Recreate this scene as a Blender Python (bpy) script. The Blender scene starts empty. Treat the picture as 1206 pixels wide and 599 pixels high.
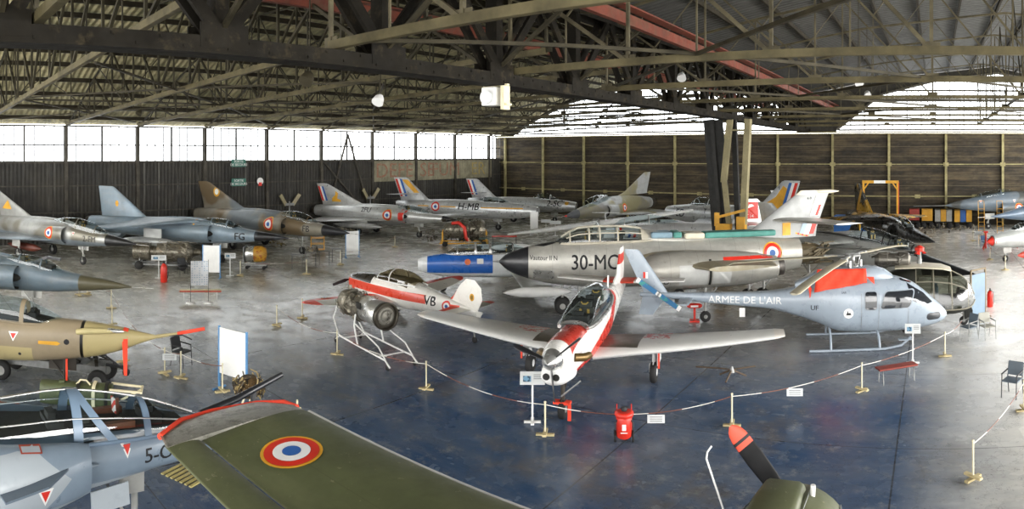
import bpy, bmesh, math, random
from math import sin, cos, tan, pi, radians, atan2, hypot, sqrt
from mathutils import Vector, Matrix
from mathutils.bvhtree import BVHTree
random.seed(7)
scene = bpy.context.scene
COL = scene.collection
# ---------------------------------------------------------------- camera, sky, lights, exposure
# World axes: +Y is square to the planked end wall, the windowed wall stands at X = -47.7.
# The photograph is a stitched panorama, so the camera is a level central cylindrical one.
F = 778.0; CAMZ = 6.7; HORIZ = 181.0; PXY = 1100.0
cam = bpy.data.cameras.new('camera'); camo = bpy.data.objects.new('camera', cam); COL.objects.link(camo)
cam.type = 'PANO'; cam.panorama_type = 'CENTRAL_CYLINDRICAL'
cam.central_cylindrical_range_u_min = -603 / F; cam.central_cylindrical_range_u_max = 603 / F
cam.central_cylindrical_range_v_min = -(599 - HORIZ) / F; cam.central_cylindrical_range_v_max = HORIZ / F
cam.central_cylindrical_radius = 1.0; cam.clip_end = 400
camo.location = (0, 0, CAMZ); camo.rotation_euler = (pi / 2, 0, (PXY - 603) / F)
scene.camera = camo
vs = scene.view_settings
vs.view_transform = 'Standard'; vs.look = 'None'; vs.exposure = 0.12; vs.gamma = 1.0
vs.use_curve_mapping = False
scene.cycles.max_bounces = 7; scene.cycles.diffuse_bounces = 4; scene.cycles.glossy_bounces = 3
scene.cycles.transparent_max_bounces = 12; scene.cycles.transmission_bounces = 4
scene.cycles.use_denoising = True; scene.cycles.sample_clamp_indirect = 6.0
scene.cycles.caustics_reflective = False; scene.cycles.caustics_refractive = False
world = bpy.data.worlds.new('overcast_sky'); scene.world = world; world.use_nodes = True
wn = world.node_tree.nodes; wb = wn['Background']
wb.inputs[0].default_value = (1.0, 0.99, 0.965, 1); wb.inputs[1].default_value = 6.0

def area(name, loc, rot, sx, sy, power, col=(1, 1, 1)):
    l = bpy.data.lights.new(name, 'AREA'); l.shape = 'RECTANGLE'; l.size = sx; l.size_y = sy
    l.energy = power; l.color = col
    o = bpy.data.objects.new(name, l); COL.objects.link(o); o.location = loc; o.rotation_euler = rot
    return o
# daylight entering by the open door side
area('door_daylight', (22.5, 32, 6.5), (0, pi / 2 - .45, 0), 6, 58, 19000, (1, .99, .97))
area('rear_fill_light', (-14, -9, 4.5), (pi / 2 - .45, 0, 0), 60, 7, 2000, (1, .98, .95))  # added fill lamp behind the camera; no door is known there

def Wp(px, py, z=0.0):
    t = (px - PXY) / F; r = (CAMZ - z) * F / (py - HORIZ)
    return (r * sin(t), r * cos(t))

# ---------------------------------------------------------------- node maths for procedural paint
class V:
    """A value in a node tree; arithmetic on it builds Math nodes."""
    def __init__(s, nt, so): s.nt = nt; s.so = so
    def m(s, op, *a):
        n = s.nt.nodes.new('ShaderNodeMath'); n.operation = op
        for i, x in enumerate((s,) + a):
            if isinstance(x, V): s.nt.links.new(x.so, n.inputs[i])
            else: n.inputs[i].default_value = x
        return V(s.nt, n.outputs[0])
    def __add__(s, o): return s.m('ADD', o)
    __radd__ = __add__
    def __sub__(s, o): return s.m('SUBTRACT', o)
    def __rsub__(s, o): return (s * -1) + o
    def __mul__(s, o): return s.m('MULTIPLY', o)
    __rmul__ = __mul__
    def __truediv__(s, o): return s.m('DIVIDE', o)
    def __gt__(s, o): return s.m('GREATER_THAN', o)
    def __lt__(s, o): return s.m('LESS_THAN', o)
    def __and__(s, o): return s.m('MULTIPLY', o)
    def __or__(s, o): return s.m('MAXIMUM', o)
    def abs(s): return s.m('ABSOLUTE')
    def frac(s): return s.m('FRACT')
    def sin(s): return s.m('SINE')
    def ramp(s, a, b):
        n = s.nt.nodes.new('ShaderNodeMapRange'); n.inputs[1].default_value = a; n.inputs[2].default_value = b
        s.nt.links.new(s.so, n.inputs[0]); return V(s.nt, n.outputs[0])

class Pnt:
    """Object-space position of a surface point, with noise."""
    def __init__(s, nt):
        s.nt = nt; tc = nt.nodes.new('ShaderNodeTexCoord'); s.vec = tc.outputs['Object']
        sp = nt.nodes.new('ShaderNodeSeparateXYZ'); nt.links.new(s.vec, sp.inputs[0])
        s.x, s.y, s.z = (V(nt, sp.outputs[i]) for i in range(3))
    def noise(s, scale, detail=3, rough=.55, stretch=None, off=(0, 0, 0)):
        n = s.nt.nodes.new('ShaderNodeTexNoise'); n.inputs['Scale'].default_value = scale
        n.inputs['Detail'].default_value = detail; n.inputs['Roughness'].default_value = rough
        mp = s.nt.nodes.new('ShaderNodeMapping'); mp.inputs['Scale'].default_value = stretch or (1, 1, 1)
        mp.inputs['Location'].default_value = off
        s.nt.links.new(s.vec, mp.inputs[0]); s.nt.links.new(mp.outputs[0], n.inputs['Vector'])
        return V(s.nt, n.outputs[0])

def rgb(h):
    """#rrggbb -> linear"""
    c = [int(h[i:i + 2], 16) / 255 for i in (0, 2, 4)]
    return tuple(x / 12.92 if x <= .04045 else ((x + .055) / 1.055) ** 2.4 for x in c) + (1,)

MATS = {}
def paint(name, base, layers=None, metal=0.0, rough=.5, wear=.12, wscale=1.5, bump=None, coat=0, spec=.5, emit=None):
    """layers: function(P) -> list of (mask, colour); wear: how far the base colour is mottled."""
    if name in MATS: return MATS[name]
    m = bpy.data.materials.new(name); m.use_nodes = True; nt = m.node_tree
    b = nt.nodes['Principled BSDF']; P = Pnt(nt)
    base = rgb(base) if isinstance(base, str) else tuple(base)
    def mix(fac, a, c):
        n = nt.nodes.new('ShaderNodeMix'); n.data_type = 'RGBA'
        if isinstance(fac, V): nt.links.new(fac.so, n.inputs[0])
        else: n.inputs[0].default_value = fac
        for k, x in ((6, a), (7, c)):
            if isinstance(x, tuple): n.inputs[k].default_value = x
            else: nt.links.new(x, n.inputs[k])
        return n.outputs[2]
    col = base
    if wear:
        dk = tuple(c * (1 - 2.2 * wear) for c in base[:3]) + (1,); lt = tuple(min(1, c * (1 + wear)) for c in base[:3]) + (1,)
        col = mix(P.noise(wscale, 4, .65).ramp(.3, .7), dk, lt)
    if layers:
        for mask, c in layers(P):
            col = mix(mask, col, rgb(c) if isinstance(c, str) else c)
    if isinstance(col, tuple): b.inputs['Base Color'].default_value = col
    else: nt.links.new(col, b.inputs['Base Color'])
    b.inputs['Metallic'].default_value = metal; b.inputs['Specular IOR Level'].default_value = spec
    if wear: nt.links.new((P.noise(wscale * 2.3, 3, .6, off=(3, 1, 2)).ramp(.2, .8) * (.25) + (rough - .12)).so, b.inputs['Roughness'])
    else: b.inputs['Roughness'].default_value = rough
    if coat: b.inputs['Coat Weight'].default_value = coat; b.inputs['Coat Roughness'].default_value = .12
    if bump:
        h, st, di = bump(P); n = nt.nodes.new('ShaderNodeBump'); n.inputs['Strength'].default_value = st
        n.inputs['Distance'].default_value = di; nt.links.new(h.so, n.inputs['Height']); nt.links.new(n.outputs[0], b.inputs['Normal'])
    if emit: b.inputs['Emission Color'].default_value = rgb(emit[0]); b.inputs['Emission Strength'].default_value = emit[1]
    MATS[name] = m; return m

def glassmat(name, tint=(.80, .86, .88, 1), rough=.03, f0=.0, ior=1.5):
    if name in MATS: return MATS[name]
    m = bpy.data.materials.new(name); m.use_nodes = True; nt = m.node_tree; nt.nodes.clear()
    o = nt.nodes.new('ShaderNodeOutputMaterial'); t = nt.nodes.new('ShaderNodeBsdfTransparent'); t.inputs[0].default_value = tint
    g = nt.nodes.new('ShaderNodeBsdfGlossy'); g.inputs['Roughness'].default_value = rough
    fr = nt.nodes.new('ShaderNodeFresnel'); fr.inputs[0].default_value = ior
    mx = nt.nodes.new('ShaderNodeMixShader'); ge = nt.nodes.new('ShaderNodeNewGeometry'); fac = (V(nt, fr.outputs[0]) + f0) * (1 - V(nt, ge.outputs['Backfacing']))
    nt.links.new(fac.so, mx.inputs[0]); nt.links.new(t.outputs[0], mx.inputs[1]); nt.links.new(g.outputs[0], mx.inputs[2])
    nt.links.new(mx.outputs[0], o.inputs[0]); MATS[name] = m; return m

# ---------------------------------------------------------------- mesh building
class MB:
    """Collects shapes; .obj() links them as one mesh object."""
    def __init__(s): s.v = []; s.f = []; s.sm = []; s.mi = []; s.m = 0
    def add(s, vs, fs, smooth=False):
        o = len(s.v); s.v += [tuple(v) for v in vs]
        for f in fs: s.f.append([o + i for i in f]); s.sm.append(smooth); s.mi.append(s.m)
        return s
    def box(s, c, d, rz=0, M=None):
        x, y, z = (k / 2 for k in d)
        vs = [Vector((a * x, b * y, e * z)) for e in (-1, 1) for b in (-1, 1) for a in (-1, 1)]
        R = M or Matrix.Rotation(rz, 3, 'Z')
        return s.add([R @ v + Vector(c) for v in vs], [(0, 2, 3, 1), (4, 5, 7, 6), (0, 1, 5, 4), (1, 3, 7, 5), (3, 2, 6, 7), (2, 0, 4, 6)])
    def bar(s, a, b, w, h=None):
        """Square bar of w across and h high from a to b."""
        a = Vector(a); b = Vector(b); d = b - a; L = d.length
        if L < 1e-6: return s
        h = h or w; z = d.normalized(); up = Vector((0, 0, 1)) if abs(z.z) < .98 else Vector((1, 0, 0))
        x = z.cross(up).normalized(); y = x.cross(z)
        M = Matrix((x, z, y)).transposed()
        return s.box((a + b) / 2, (w, L, h), M=M)
    def tube(s, pts, r, n=8, cap=True):
        pts = [Vector(p) for p in pts]; rs = r if isinstance(r, (list, tuple)) else [r] * len(pts)
        vs = []; px = None
        for i, p in enumerate(pts):
            t = (pts[min(i + 1, len(pts) - 1)] - pts[max(i - 1, 0)]).normalized()
            if px is None: px = t.cross(Vector((0, 0, 1)) if abs(t.z) < .9 else Vector((1, 0, 0))).normalized()
            px = (px - t * px.dot(t)).normalized(); py = t.cross(px)
            vs += [p + (px * cos(2 * pi * k / n) + py * sin(2 * pi * k / n)) * rs[i] for k in range(n)]
        fs = [(i * n + k, i * n + (k + 1) % n, (i + 1) * n + (k + 1) % n, (i + 1) * n + k) for i in range(len(pts) - 1) for k in range(n)]
        s.add(vs, fs, True)
        if cap:
            s.add(vs[:n], [tuple(range(n))[::-1]]); s.add(vs[-n:], [tuple(range(n))])
        return s
    def lathe(s, prof, c=(0, 0, 0), ax=(1, 0, 0), n=24, smooth=True):
        """prof: (distance along axis, radius) pairs."""
        z = Vector(ax).normalized(); x = z.cross(Vector((0, 0, 1)) if abs(z.z) < .9 else Vector((1, 0, 0))).normalized(); y = z.cross(x)
        vs = []
        for a, r in prof: vs += [Vector(c) + z * a + (x * cos(2 * pi * k / n) + y * sin(2 * pi * k / n)) * max(r, 1e-4) for k in range(n)]
        fs = [(i * n + k, i * n + (k + 1) % n, (i + 1) * n + (k + 1) % n, (i + 1) * n + k) for i in range(len(prof) - 1) for k in range(n)]
        s.add(vs, fs, smooth); s.add(vs[:n], [tuple(range(n))[::-1]]); s.add(vs[-n:], [tuple(range(n))])
        return s
    def loft(s, rings, closed=True, cap=True, smooth=True):
        n = len(rings[0]); vs = [p for r in rings for p in r]
        fs = [(i * n + k, i * n + (k + 1) % n, (i + 1) * n + (k + 1) % n, (i + 1) * n + k) for i in range(len(rings) - 1) for k in range(n if closed else n - 1)]
        s.add(vs, fs, smooth)
        if cap: s.add(rings[0], [tuple(range(n))[::-1]]); s.add(rings[-1], [tuple(range(n))])
        return s
    def prism(s, poly, z0, z1):
        n = len(poly); vs = [(x, y, z0) for x, y in poly] + [(x, y, z1) for x, y in poly]
        return s.add(vs, [tuple(range(n))[::-1], tuple(range(n, 2 * n))] + [(i, (i + 1) % n, n + (i + 1) % n, n + i) for i in range(n)])
    def slab(s, pts, t):
        """A polygon in space given thickness t along its normal."""
        pts = [Vector(p) for p in pts]; nn = (pts[1] - pts[0]).cross(pts[2] - pts[0]).normalized() * t / 2; n = len(pts)
        return s.add([p - nn for p in pts] + [p + nn for p in pts], [tuple(range(n))[::-1], tuple(range(n, 2 * n))] + [(i, (i + 1) % n, n + (i + 1) % n, n + i) for i in range(n)])
    def obj(s, name, mat, parent=None, loc=(0, 0, 0), rot=(0, 0, 0), bevel=0, auto=None):
        me = bpy.data.meshes.new(name); me.from_pydata(s.v, [], s.f)
        me.polygons.foreach_set('use_smooth', s.sm)
        mats = mat if isinstance(mat, (list, tuple)) else [mat]
        for m in mats: me.materials.append(m)
        me.polygons.foreach_set('material_index', s.mi)
        bm = bmesh.new(); bm.from_mesh(me)
        bmesh.ops.remove_doubles(bm, verts=bm.verts, dist=1e-5) if s.sm and all(s.sm) else None
        bmesh.ops.recalc_face_normals(bm, faces=bm.faces); bm.to_mesh(me); bm.free(); me.update()
        o = bpy.data.objects.new(name, me); COL.objects.link(o); o.location = loc; o.rotation_euler = rot
        if parent: o.parent = parent
        if bevel:
            b = o.modifiers.new('bevel', 'BEVEL'); b.width = bevel; b.segments = 2; b.limit_method = 'ANGLE'
        return o

def thing(name, label, cat, loc=(0, 0, 0), rz=0, group=None, sc=1):
    o = bpy.data.objects.new(name, None); COL.objects.link(o); o.empty_display_size = .3
    o.location = loc if len(loc) == 3 else (loc[0], loc[1], 0); o.rotation_euler = (0, 0, rz); o.scale = (sc,) * 3
    o['label'] = label; o['category'] = cat
    if group: o['group'] = group
    return o
def tag(o, label, cat, group=None, kind=None):
    o['label'] = label; o['category'] = cat
    if group: o['group'] = group
    if kind: o['kind'] = kind
    return o
def struct(o, label=None):
    o['kind'] = 'structure'
    if label: o['label'] = label
    return o
def dup(root, loc, rz=0, label=None, group=None, sc=None):
    r = root.copy(); COL.objects.link(r); r.location = loc if len(loc) == 3 else (loc[0], loc[1], 0); r.rotation_euler = (0, 0, rz)
    if sc: r.scale = (sc,) * 3
    if label: r['label'] = label
    if group: r['group'] = group
    for ch in list(root.children):
        c = ch.copy(); COL.objects.link(c); c.parent = r
        for g in list(ch.children):
            d = g.copy(); COL.objects.link(d); d.parent = c
    return r

def lerp(a, b, t): return a + (b - a) * t
def interp(tab, x):
    """Smooth (monotone cubic) interpolation in a table of rows (x, a, b, ...)."""
    if x <= tab[0][0]: return list(tab[0][1:])
    if x >= tab[-1][0]: return list(tab[-1][1:])
    for i in range(len(tab) - 1):
        if tab[i][0] <= x <= tab[i + 1][0]: break
    out = []
    h = tab[i + 1][0] - tab[i][0]; t = (x - tab[i][0]) / h
    def slope(j, k):
        if j <= 0 or j >= len(tab) - 1: 
            a, b = (0, 1) if j <= 0 else (-2, -1)
            return (tab[b][k] - tab[a][k]) / (tab[b][0] - tab[a][0])
        d0 = (tab[j][k] - tab[j - 1][k]) / (tab[j][0] - tab[j - 1][0]); d1 = (tab[j + 1][k] - tab[j][k]) / (tab[j + 1][0] - tab[j][0])
        return 0 if d0 * d1 <= 0 else 2 * d0 * d1 / (d0 + d1)
    for k in range(1, len(tab[0])):
        p0, p1 = tab[i][k], tab[i + 1][k]; m0, m1 = slope(i, k) * h, slope(i + 1, k) * h
        out.append((2 * t**3 - 3 * t**2 + 1) * p0 + (t**3 - 2 * t**2 + t) * m0 + (-2 * t**3 + 3 * t**2) * p1 + (t**3 - t**2) * m1)
    return out

# ---------------------------------------------------------------- markings projected onto a surface
def text2d(txt, h, weight=0.0, shear=0.0, sx=1.0, bars=None):
    """Lettering as flat triangles, centred, h high."""
    cu = bpy.data.curves.new('lettering', 'FONT'); cu.body = txt; cu.size = 1; cu.align_x = 'CENTER'; cu.align_y = 'CENTER'
    cu.shear = shear; cu.resolution_u = 3
    o = bpy.data.objects.new('lettering', cu); me = bpy.data.meshes.new_from_object(o)
    bpy.data.objects.remove(o); bpy.data.curves.remove(cu)
    if weight:
        b = bmesh.new(); b.from_mesh(me); n0 = len(me.vertices)
        for d in ((weight, weight * .6), (-weight, -weight * .6)):
            m2 = me.copy(); m2.transform(Matrix.Translation((*d, 0))); b.from_mesh(m2)
        b.to_mesh(me); b.free()
    k = h / .72; me.transform(Matrix.Diagonal((k * sx, k, 1, 1))); return me
def disc2d(r0, r1, n=28, w=1.0):
    me = bpy.data.meshes.new('ring'); vs = []; fs = []
    rs = [r0, (r0 + r1) / 2, r1] if r0 > 0 else [1e-3, r1 * .5, r1]
    for r in rs: vs += [(r * cos(2 * pi * k / n) * w, r * sin(2 * pi * k / n), 0) for k in range(n)]
    for i in range(2): fs += [(i * n + k, i * n + (k + 1) % n, (i + 1) * n + (k + 1) % n, (i + 1) * n + k) for k in range(n)]
    if r0 <= 0: fs.append(tuple(range(n)))
    me.from_pydata(vs, [], fs); return me
def poly2d(pts):
    me = bpy.data.meshes.new('shape'); me.from_pydata([(x, y, 0) for x, y in pts], [], [tuple(range(len(pts)))]); return me
def decal(target, layers, c, out, up=(0, 0, 1), name='marking', parent=None, off=.006, cut=.12, label=None, reach=3.0):
    """layers: (flat mesh, material). Drops each onto the target mesh, looking from c against out (all local)."""
    tv = []; tp = []
    for tg in (target if isinstance(target, (list, tuple)) else [target]):
        b0 = len(tv); tv += [v.co[:] for v in tg.data.vertices]; tp += [[b0 + i for i in p.vertices] for p in tg.data.polygons]
    bvh = BVHTree.FromPolygons(tv, tp)
    out = Vector(out).normalized(); up = Vector(up); right = up.cross(out).normalized(); up = out.cross(right).normalized(); c = Vector(c)
    cut = min(cut, .12); bm = bmesh.new(); mats = []
    for li, (me, mat) in enumerate(layers):
        b2 = bmesh.new(); b2.from_mesh(me)
        bmesh.ops.triangulate(b2, faces=b2.faces[:])
        if b2.verts:
            xs = [v.co.x for v in b2.verts]; ys = [v.co.y for v in b2.verts]
            for ax, lo, hi in ((0, min(xs), max(xs)), (1, min(ys), max(ys))):
                k = int((hi - lo) / cut)
                for i in range(1, min(k, 60) + 1):
                    p = [0, 0, 0]; p[ax] = lo + (hi - lo) * i / (k + 1); nn = [0, 0, 0]; nn[ax] = 1
                    bmesh.ops.bisect_plane(b2, geom=b2.verts[:] + b2.edges[:] + b2.faces[:], plane_co=p, plane_no=nn)
        vm = {}
        b2.verts.index_update()
        for v in b2.verts:
            w = c + right * v.co.x + up * v.co.y
            hit = bvh.ray_cast(w + out * reach, -out, reach * 2)
            if hit[0] is not None and hit[1].dot(out) > .12: vm[v.index] = bm.verts.new(hit[0] + out * (off * (1 + li * .5)))
        b2.verts.ensure_lookup_table()
        for f in b2.faces:
            if all(v.index in vm for v in f.verts):
                try: g = bm.faces.new([vm[v.index] for v in f.verts]); g.material_index = li; g.smooth = True
                except ValueError: pass
        b2.free(); mats.append(mat)
    me = bpy.data.meshes.new(name); bm.to_mesh(me); bm.free()
    for m in mats: me.materials.append(m)
    o = bpy.data.objects.new(name, me); COL.objects.link(o)
    if parent: o.parent = parent
    if label: o['label'] = label
    return o
# ================================================================ MATERIALS
STEEL = paint('dark_steel', '3f3a2c', spec=.2, wear=.25, rough=.6, metal=.2, wscale=1.2)
STEELL = paint('khaki_steel', '5d553c', spec=.2, wear=.25, rough=.6, wscale=1.0)
BLACK = paint('black_rubber', '161616', wear=.1, rough=.6)
DARK = paint('dark_interior', '14140f', wear=.1, rough=.7)
RED = paint('red_paint', 'd23122', wear=.08, rough=.4)
REDC = paint('red_cover', 'e8452a', wear=.1, rough=.8)
WHITE = paint('white_paint', 'e9e9e6', wear=.05, rough=.45)
CREAM = paint('cream_paint', 'e6dcb8', wear=.08, rough=.6)
BLUE = paint('blue_paint', '2b5fa6', wear=.05, rough=.5)
NAVY = paint('navy_paint', '26508c', wear=.04, rough=.5)
YEL = paint('yellow_paint', 'dca32c', wear=.12, rough=.5)
INK = paint('black_ink', '1a1b1e', wear=0, rough=.6)
CHROME = paint('bright_metal', 'c9c9c6', wear=.12, metal=.8, rough=.3)
GREYM = paint('grey_metal', '8e8f8d', wear=.18, metal=.5, rough=.45, wscale=3)
WOODR = paint('red_brown_paint', 'a8492f', wear=.12, rough=.5)
GLASS = glassmat('canopy_glass', f0=.04)
# ================================================================ ROOM SHELL
XL, YE, XV, XR = -47.7, 62.0, -12.1, 24.0
def floor_layers(P):
    blue = P.noise(.16, 5, .6, off=(2, 7, 0)).ramp(.40, .60)
    zx = P.x.ramp(-27, -14) * P.x.ramp(2.5, -.8) * P.y.ramp(32, 17)
    streak = P.noise(.5, 6, .75, stretch=(.5, 2.0, 1)).ramp(.38, .66)
    fine = P.noise(2.6, 6, .8, stretch=(.6, 1.6, 1), off=(7, 2, 0)).ramp(.42, .68)
    spots = P.noise(2.2, 5, .75, off=(9, 0, 0)).ramp(.54, .72)
    warm = P.noise(.35, 5, .7, off=(20, 4, 0)).ramp(.54, .68)
    joint = (((P.x + .87) / 6.1).frac() < .006) | (((P.y + .1) / 5.03).frac() < .005)
    pale = (P.x - P.y * .03).ramp(-2.0, .6) * P.y.ramp(10, 18)  # door light on the right of the floor, painted in as near-white
    crack = (P.noise(.7, 6, .7, off=(3, 9, 0)) - .5).abs() < .0035
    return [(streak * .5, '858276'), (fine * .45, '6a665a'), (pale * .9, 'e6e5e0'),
            (zx * (blue * .2 + .8) * (1 - streak * .18), '12406a'), (zx * fine * .22, '24394f'), (warm * .5 * (1 - pale), '6d5f47'), (spots * .32, 'c2bfb2'), (P.noise(.55, 6, .75, stretch=(.45, 1.8, 1), off=(31, 5, 0)).ramp(.5, .66) * .45 * (1 - zx), 'e2dfd4'), (joint * .8, '2b2a27'), (crack * .5, '2b2a27')]
fl = MB().box((-10, 25, -.1), (90, 100, .2)).obj('floor', paint('painted_concrete', 'cbc8bd', floor_layers, spec=.32, wear=.12, rough=.25, wscale=.5,
     bump=lambda P: (P.noise(1.3, 5, .7, stretch=(.6, 1.5, 1)), .12, .03)))
struct(fl)
# --- left wall: corrugated sheet below a band of windows
sheet = paint('left_wall_sheet', '2c2a25', lambda P: [(P.noise(.9, 4, .7, stretch=(1, 3.5, .10)).ramp(.48, .66) * .8, '16140f'),
     (P.noise(1.4, 4, .8, stretch=(1, 4, .07), off=(4, 4, 0)).ramp(.60, .70) * .7, '8f8d86'), (P.noise(.3, 3, .6).ramp(.5, .7) * .3, '4a4436'),
     ((P.y.ramp(56.5, 56.9) | P.y.ramp(36.6, 36.2) | P.z.ramp(6.42, 6.4) * 0) * 0, '4a4a47')], wear=.2, rough=.7,
     bump=lambda P: ((P.y * 21).sin(), .7, .03))
WB, WT = 6.05, 8.78
mb = MB(); nseg = 330
w = MB().box((XL - .1, 25, WB / 2), (.2, 78, WB)).obj('wall_left', sheet); struct(w)
posts = [-.3, 6.2, 12.5, 18.2, 24.0, 29.9, 35.7, 41.8, 47.7, 53.7, 59.6]
fr = MB()
for i, y in enumerate(posts):
    fr.box((XL + .12, y, WT / 2), (.22, .26, WT))
for z, t in ((WB, .1), (WT, .12), (4.3, .09), (2.3, .09)): fr.box((XL + .08, 28, z), (.12, 68, t))
fr.bar((XL + .3, 35.9, .3), (XL + .3, 38.6, 8.5), .14); fr.bar((XL + .3, 41.6, .3), (XL + .3, 38.6, 8.5), .14)
fr.bar((XL + .3, 35.9, 5.9), (XL + .3, 41.6, .4), .12)
struct(fr.obj('trim_1', paint('wall_frame_steel', '4c4840', spec=.2, wear=.25, rough=.6)), 'dark steel posts and rails of the windowed wall')
allp = [-6.5] + posts + [62]
pane = paint('window_bar_grey', '35332e', wear=.1)
frost = glassmat('window_glass', tint=(.93, .95, .97, 1), f0=0)
for i in range(len(allp) - 1):
    y0, y1 = allp[i] + .13, allp[i + 1] - .13; m = MB(); n = max(2, round((y1 - y0) / .72))
    for k in range(n + 1):
        y = lerp(y0, y1, k / n); m.box((XL, y, (WB + WT) / 2), (.07, .07 if k != n // 2 else .16, WT - WB))
    m.box((XL, (y0 + y1) / 2, lerp(WB, WT, .48)), (.06, y1 - y0, .1)); m.box((XL, (y0 + y1) / 2, WB + .08), (.08, y1 - y0, .08))
    o = struct(m.obj('window_%d' % (i + 1), pane))
    MB().box((XL - .04, (y0 + y1) / 2, (WB + WT) / 2), (.012, y1 - y0, WT - WB)).obj('window_glass', frost, o)
# painted no-smoking boards high on the left wall
bm_ = paint('worn_board', '8f8a72', lambda P: [(P.noise(1.6, 4, .7, stretch=(1, 3, .15)).ramp(.4, .7) * .5, '5f5b4a')], wear=.2, rough=.8)
FADE = paint('faded_red_letter', '94604c', lambda P: [(P.noise(3, 4, .7, stretch=(1, 3, .3)).ramp(.45, .6) * .7, '8f8a72')], wear=.2, rough=.8)
FADY = paint('faded_yellow_letter', 'a08a4a', lambda P: [(P.noise(3, 4, .7, stretch=(1, 3, .3)).ramp(.45, .6) * .7, '8f8a72')], wear=.2, rough=.8)
def wall_lettering(o, txt, y, z, h, mat, sx=1.0):
    me = text2d(txt, h, 0, sx=sx); d = bpy.data.objects.new('lettering', me); COL.objects.link(d); me.materials.append(mat)
    d.parent = o; d.location = (XL + .17, y, z); d.rotation_euler = (pi / 2, 0, pi / 2)
for (y0, y1, txts, lab) in ((41.9, 47.5, (('DEFE', 44.7, FADE),), 'faded wooden board lettered DEFE on the windowed wall'),
                            (47.9, 53.5, (('SE', 49.3, FADE), ('FUM', 52.2, FADE)), 'faded wooden board lettered SE FUM on the windowed wall'),
                            (53.9, 60.0, (('ER', 57.6, FADY),), 'faded wooden board with yellow letters nearest the wall corner')):
    o = MB().box((XL + .12, (y0 + y1) / 2, 5.0), (.07, y1 - y0, 2.0)).obj('painted_board', bm_)
    tag(o, lab, 'board', 'no-smoking boards high on the wall')
    for t, y, mt in txts: wall_lettering(o, t, y, 5.0, 1.45, mt, 1.15)
# --- end wall: horizontal planks between pale steel posts
def plank(P):
    row = (P.z / .46).frac(); hb = P.noise(.45, 3, .6, stretch=(1, 1, 6)).ramp(.35, .65)
    return [(P.noise(.8, 5, .7, stretch=(.35, 1, 2.2)).ramp(.42, .7) * .6, '6e5f44'), (P.noise(.4, 4, .7, off=(7, 3, 0)).ramp(.5, .68) * .6, '1d1a13'),
            (P.noise(2.2, 4, .7, stretch=(.5, 1, 2), off=(1, 3, 7)).ramp(.62, .75) * .5, '857a62'), ((row < .09) * .8, '120f0b'), (((P.z / .92).frac() < .05) * .4, '85785c')]
we = MB().box((-10, YE + .15, 4.3), (77, .3, 8.6)).obj('wall_end', paint('dark_planks', '2a2316', plank, wear=.2, rough=.75)); struct(we)
fr = MB(); x = -46.9; i = 0
fr2 = MB()
while x < 24:
    fr.box((x, YE - .14, 4.3), (.1, .28, 8.6)); fr.box((x, YE - .28, 4.3), (.22, .03, 8.6))
    for z in (5.72, 2.72): fr.box((x, YE - .25, z), (.5, .05, .34)); x += 2.668
for z in (8.6, 5.72, 2.72): fr.box((-10, YE - .2, z), (76, .14, .09))
fr.box((-10, YE - .5, 8.72), (76, .7, .1))
struct(fr.obj('trim_2', paint('khaki_post_steel', 'a0976d', spec=.2, wear=.25, rough=.6)), 'khaki steel posts and rails of the planked end wall')
# corner stack of boards
# --- roof profile (x, z)
R1 = [(-47.9, 8.85), (-44, 10.3), (-38.4, 12.7), (-30, 14.3), (-20, 13.7), (XV, 12.3)]
R2 = [(XV, 12.3), (-5, 13.7), (5.7, 14.9), (16, 12.6), (26, 9)]
def roofz(x):
    T = R1 if x < XV else R2
    for (a, za), (b, zb) in zip(T, T[1:]):
        if a <= x <= b: return lerp(za, zb, (x - a) / (b - a))
    return T[-1][1]
def gable_wall():
    G1 = [(-45.5, 8.95), (-44, 10.0), (-38.2, 12.3), (-30, 13.8), (-21, 13.2), (-15, 11.5), (-13.2, 8.95)]
    G2 = [(-9.2, 8.95), (-4.9, 12.3), (0, 13.5), (6, 14.3), (14, 12.8), (23, 9.2), (23, 8.95)]
    m = MB(); Y = YE + .1
    for T, G, nm in ((R1, G1, 'window_21'), (R2, G2, 'window_22')):
        xs = sorted(set([p[0] for p in T] + [p[0] for p in G] + [lerp(T[0][0], T[-1][0], k / 40) for k in range(41)]))
        def gz(x):
            if x < G[0][0] or x > G[-1][0]: return 8.7
            for (a, za), (b, zb) in zip(G, G[1:]):
                if a <= x <= b: return za if b == a else lerp(za, zb, (x - a) / (b - a))
        for a, b in zip(xs, xs[1:]):
            m.add([(a, Y, gz(a)), (b, Y, gz(b)), (b, Y, roofz(b - 1e-4)), (a, Y, roofz(a + 1e-4))], [(0, 1, 2, 3)])
        wn_ = MB(); z = 8.95
        k = 0
        while z < 14.5:
            seg = [x for x in [lerp(G[0][0], G[-1][0], j / 200) for j in range(201)] if gz(x) > z]
            if seg: wn_.box(((seg[0] + seg[-1]) / 2, YE, z), (seg[-1] - seg[0], .08, .26 if k % 2 else .17))
            z += .92; k += 1
        x = G[0][0]
        while x < G[-1][0]:
            if gz(x) > 9.1: wn_.box((x, YE, (8.9 + gz(x)) / 2), (.07, .06, gz(x) - 8.9))
            x += 2.668 / 2
        for (a, za), (b, zb) in zip(G, G[1:]): wn_.bar((a, YE, za), (b, YE, zb), .2)
        o = struct(wn_.obj(nm, paint('gable_bar', '5b574c', wear=.2)))
        pts = [(x, YE + .05, z) for x, z in G] 
        MB().slab(pts, .012).obj('window_glass', frost, o)
    return m
struct(gable_wall().obj('trim_3', paint('gable_board', '35322a', wear=.2, rough=.8)), 'dark boards closing the gables round the glazing')
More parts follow.
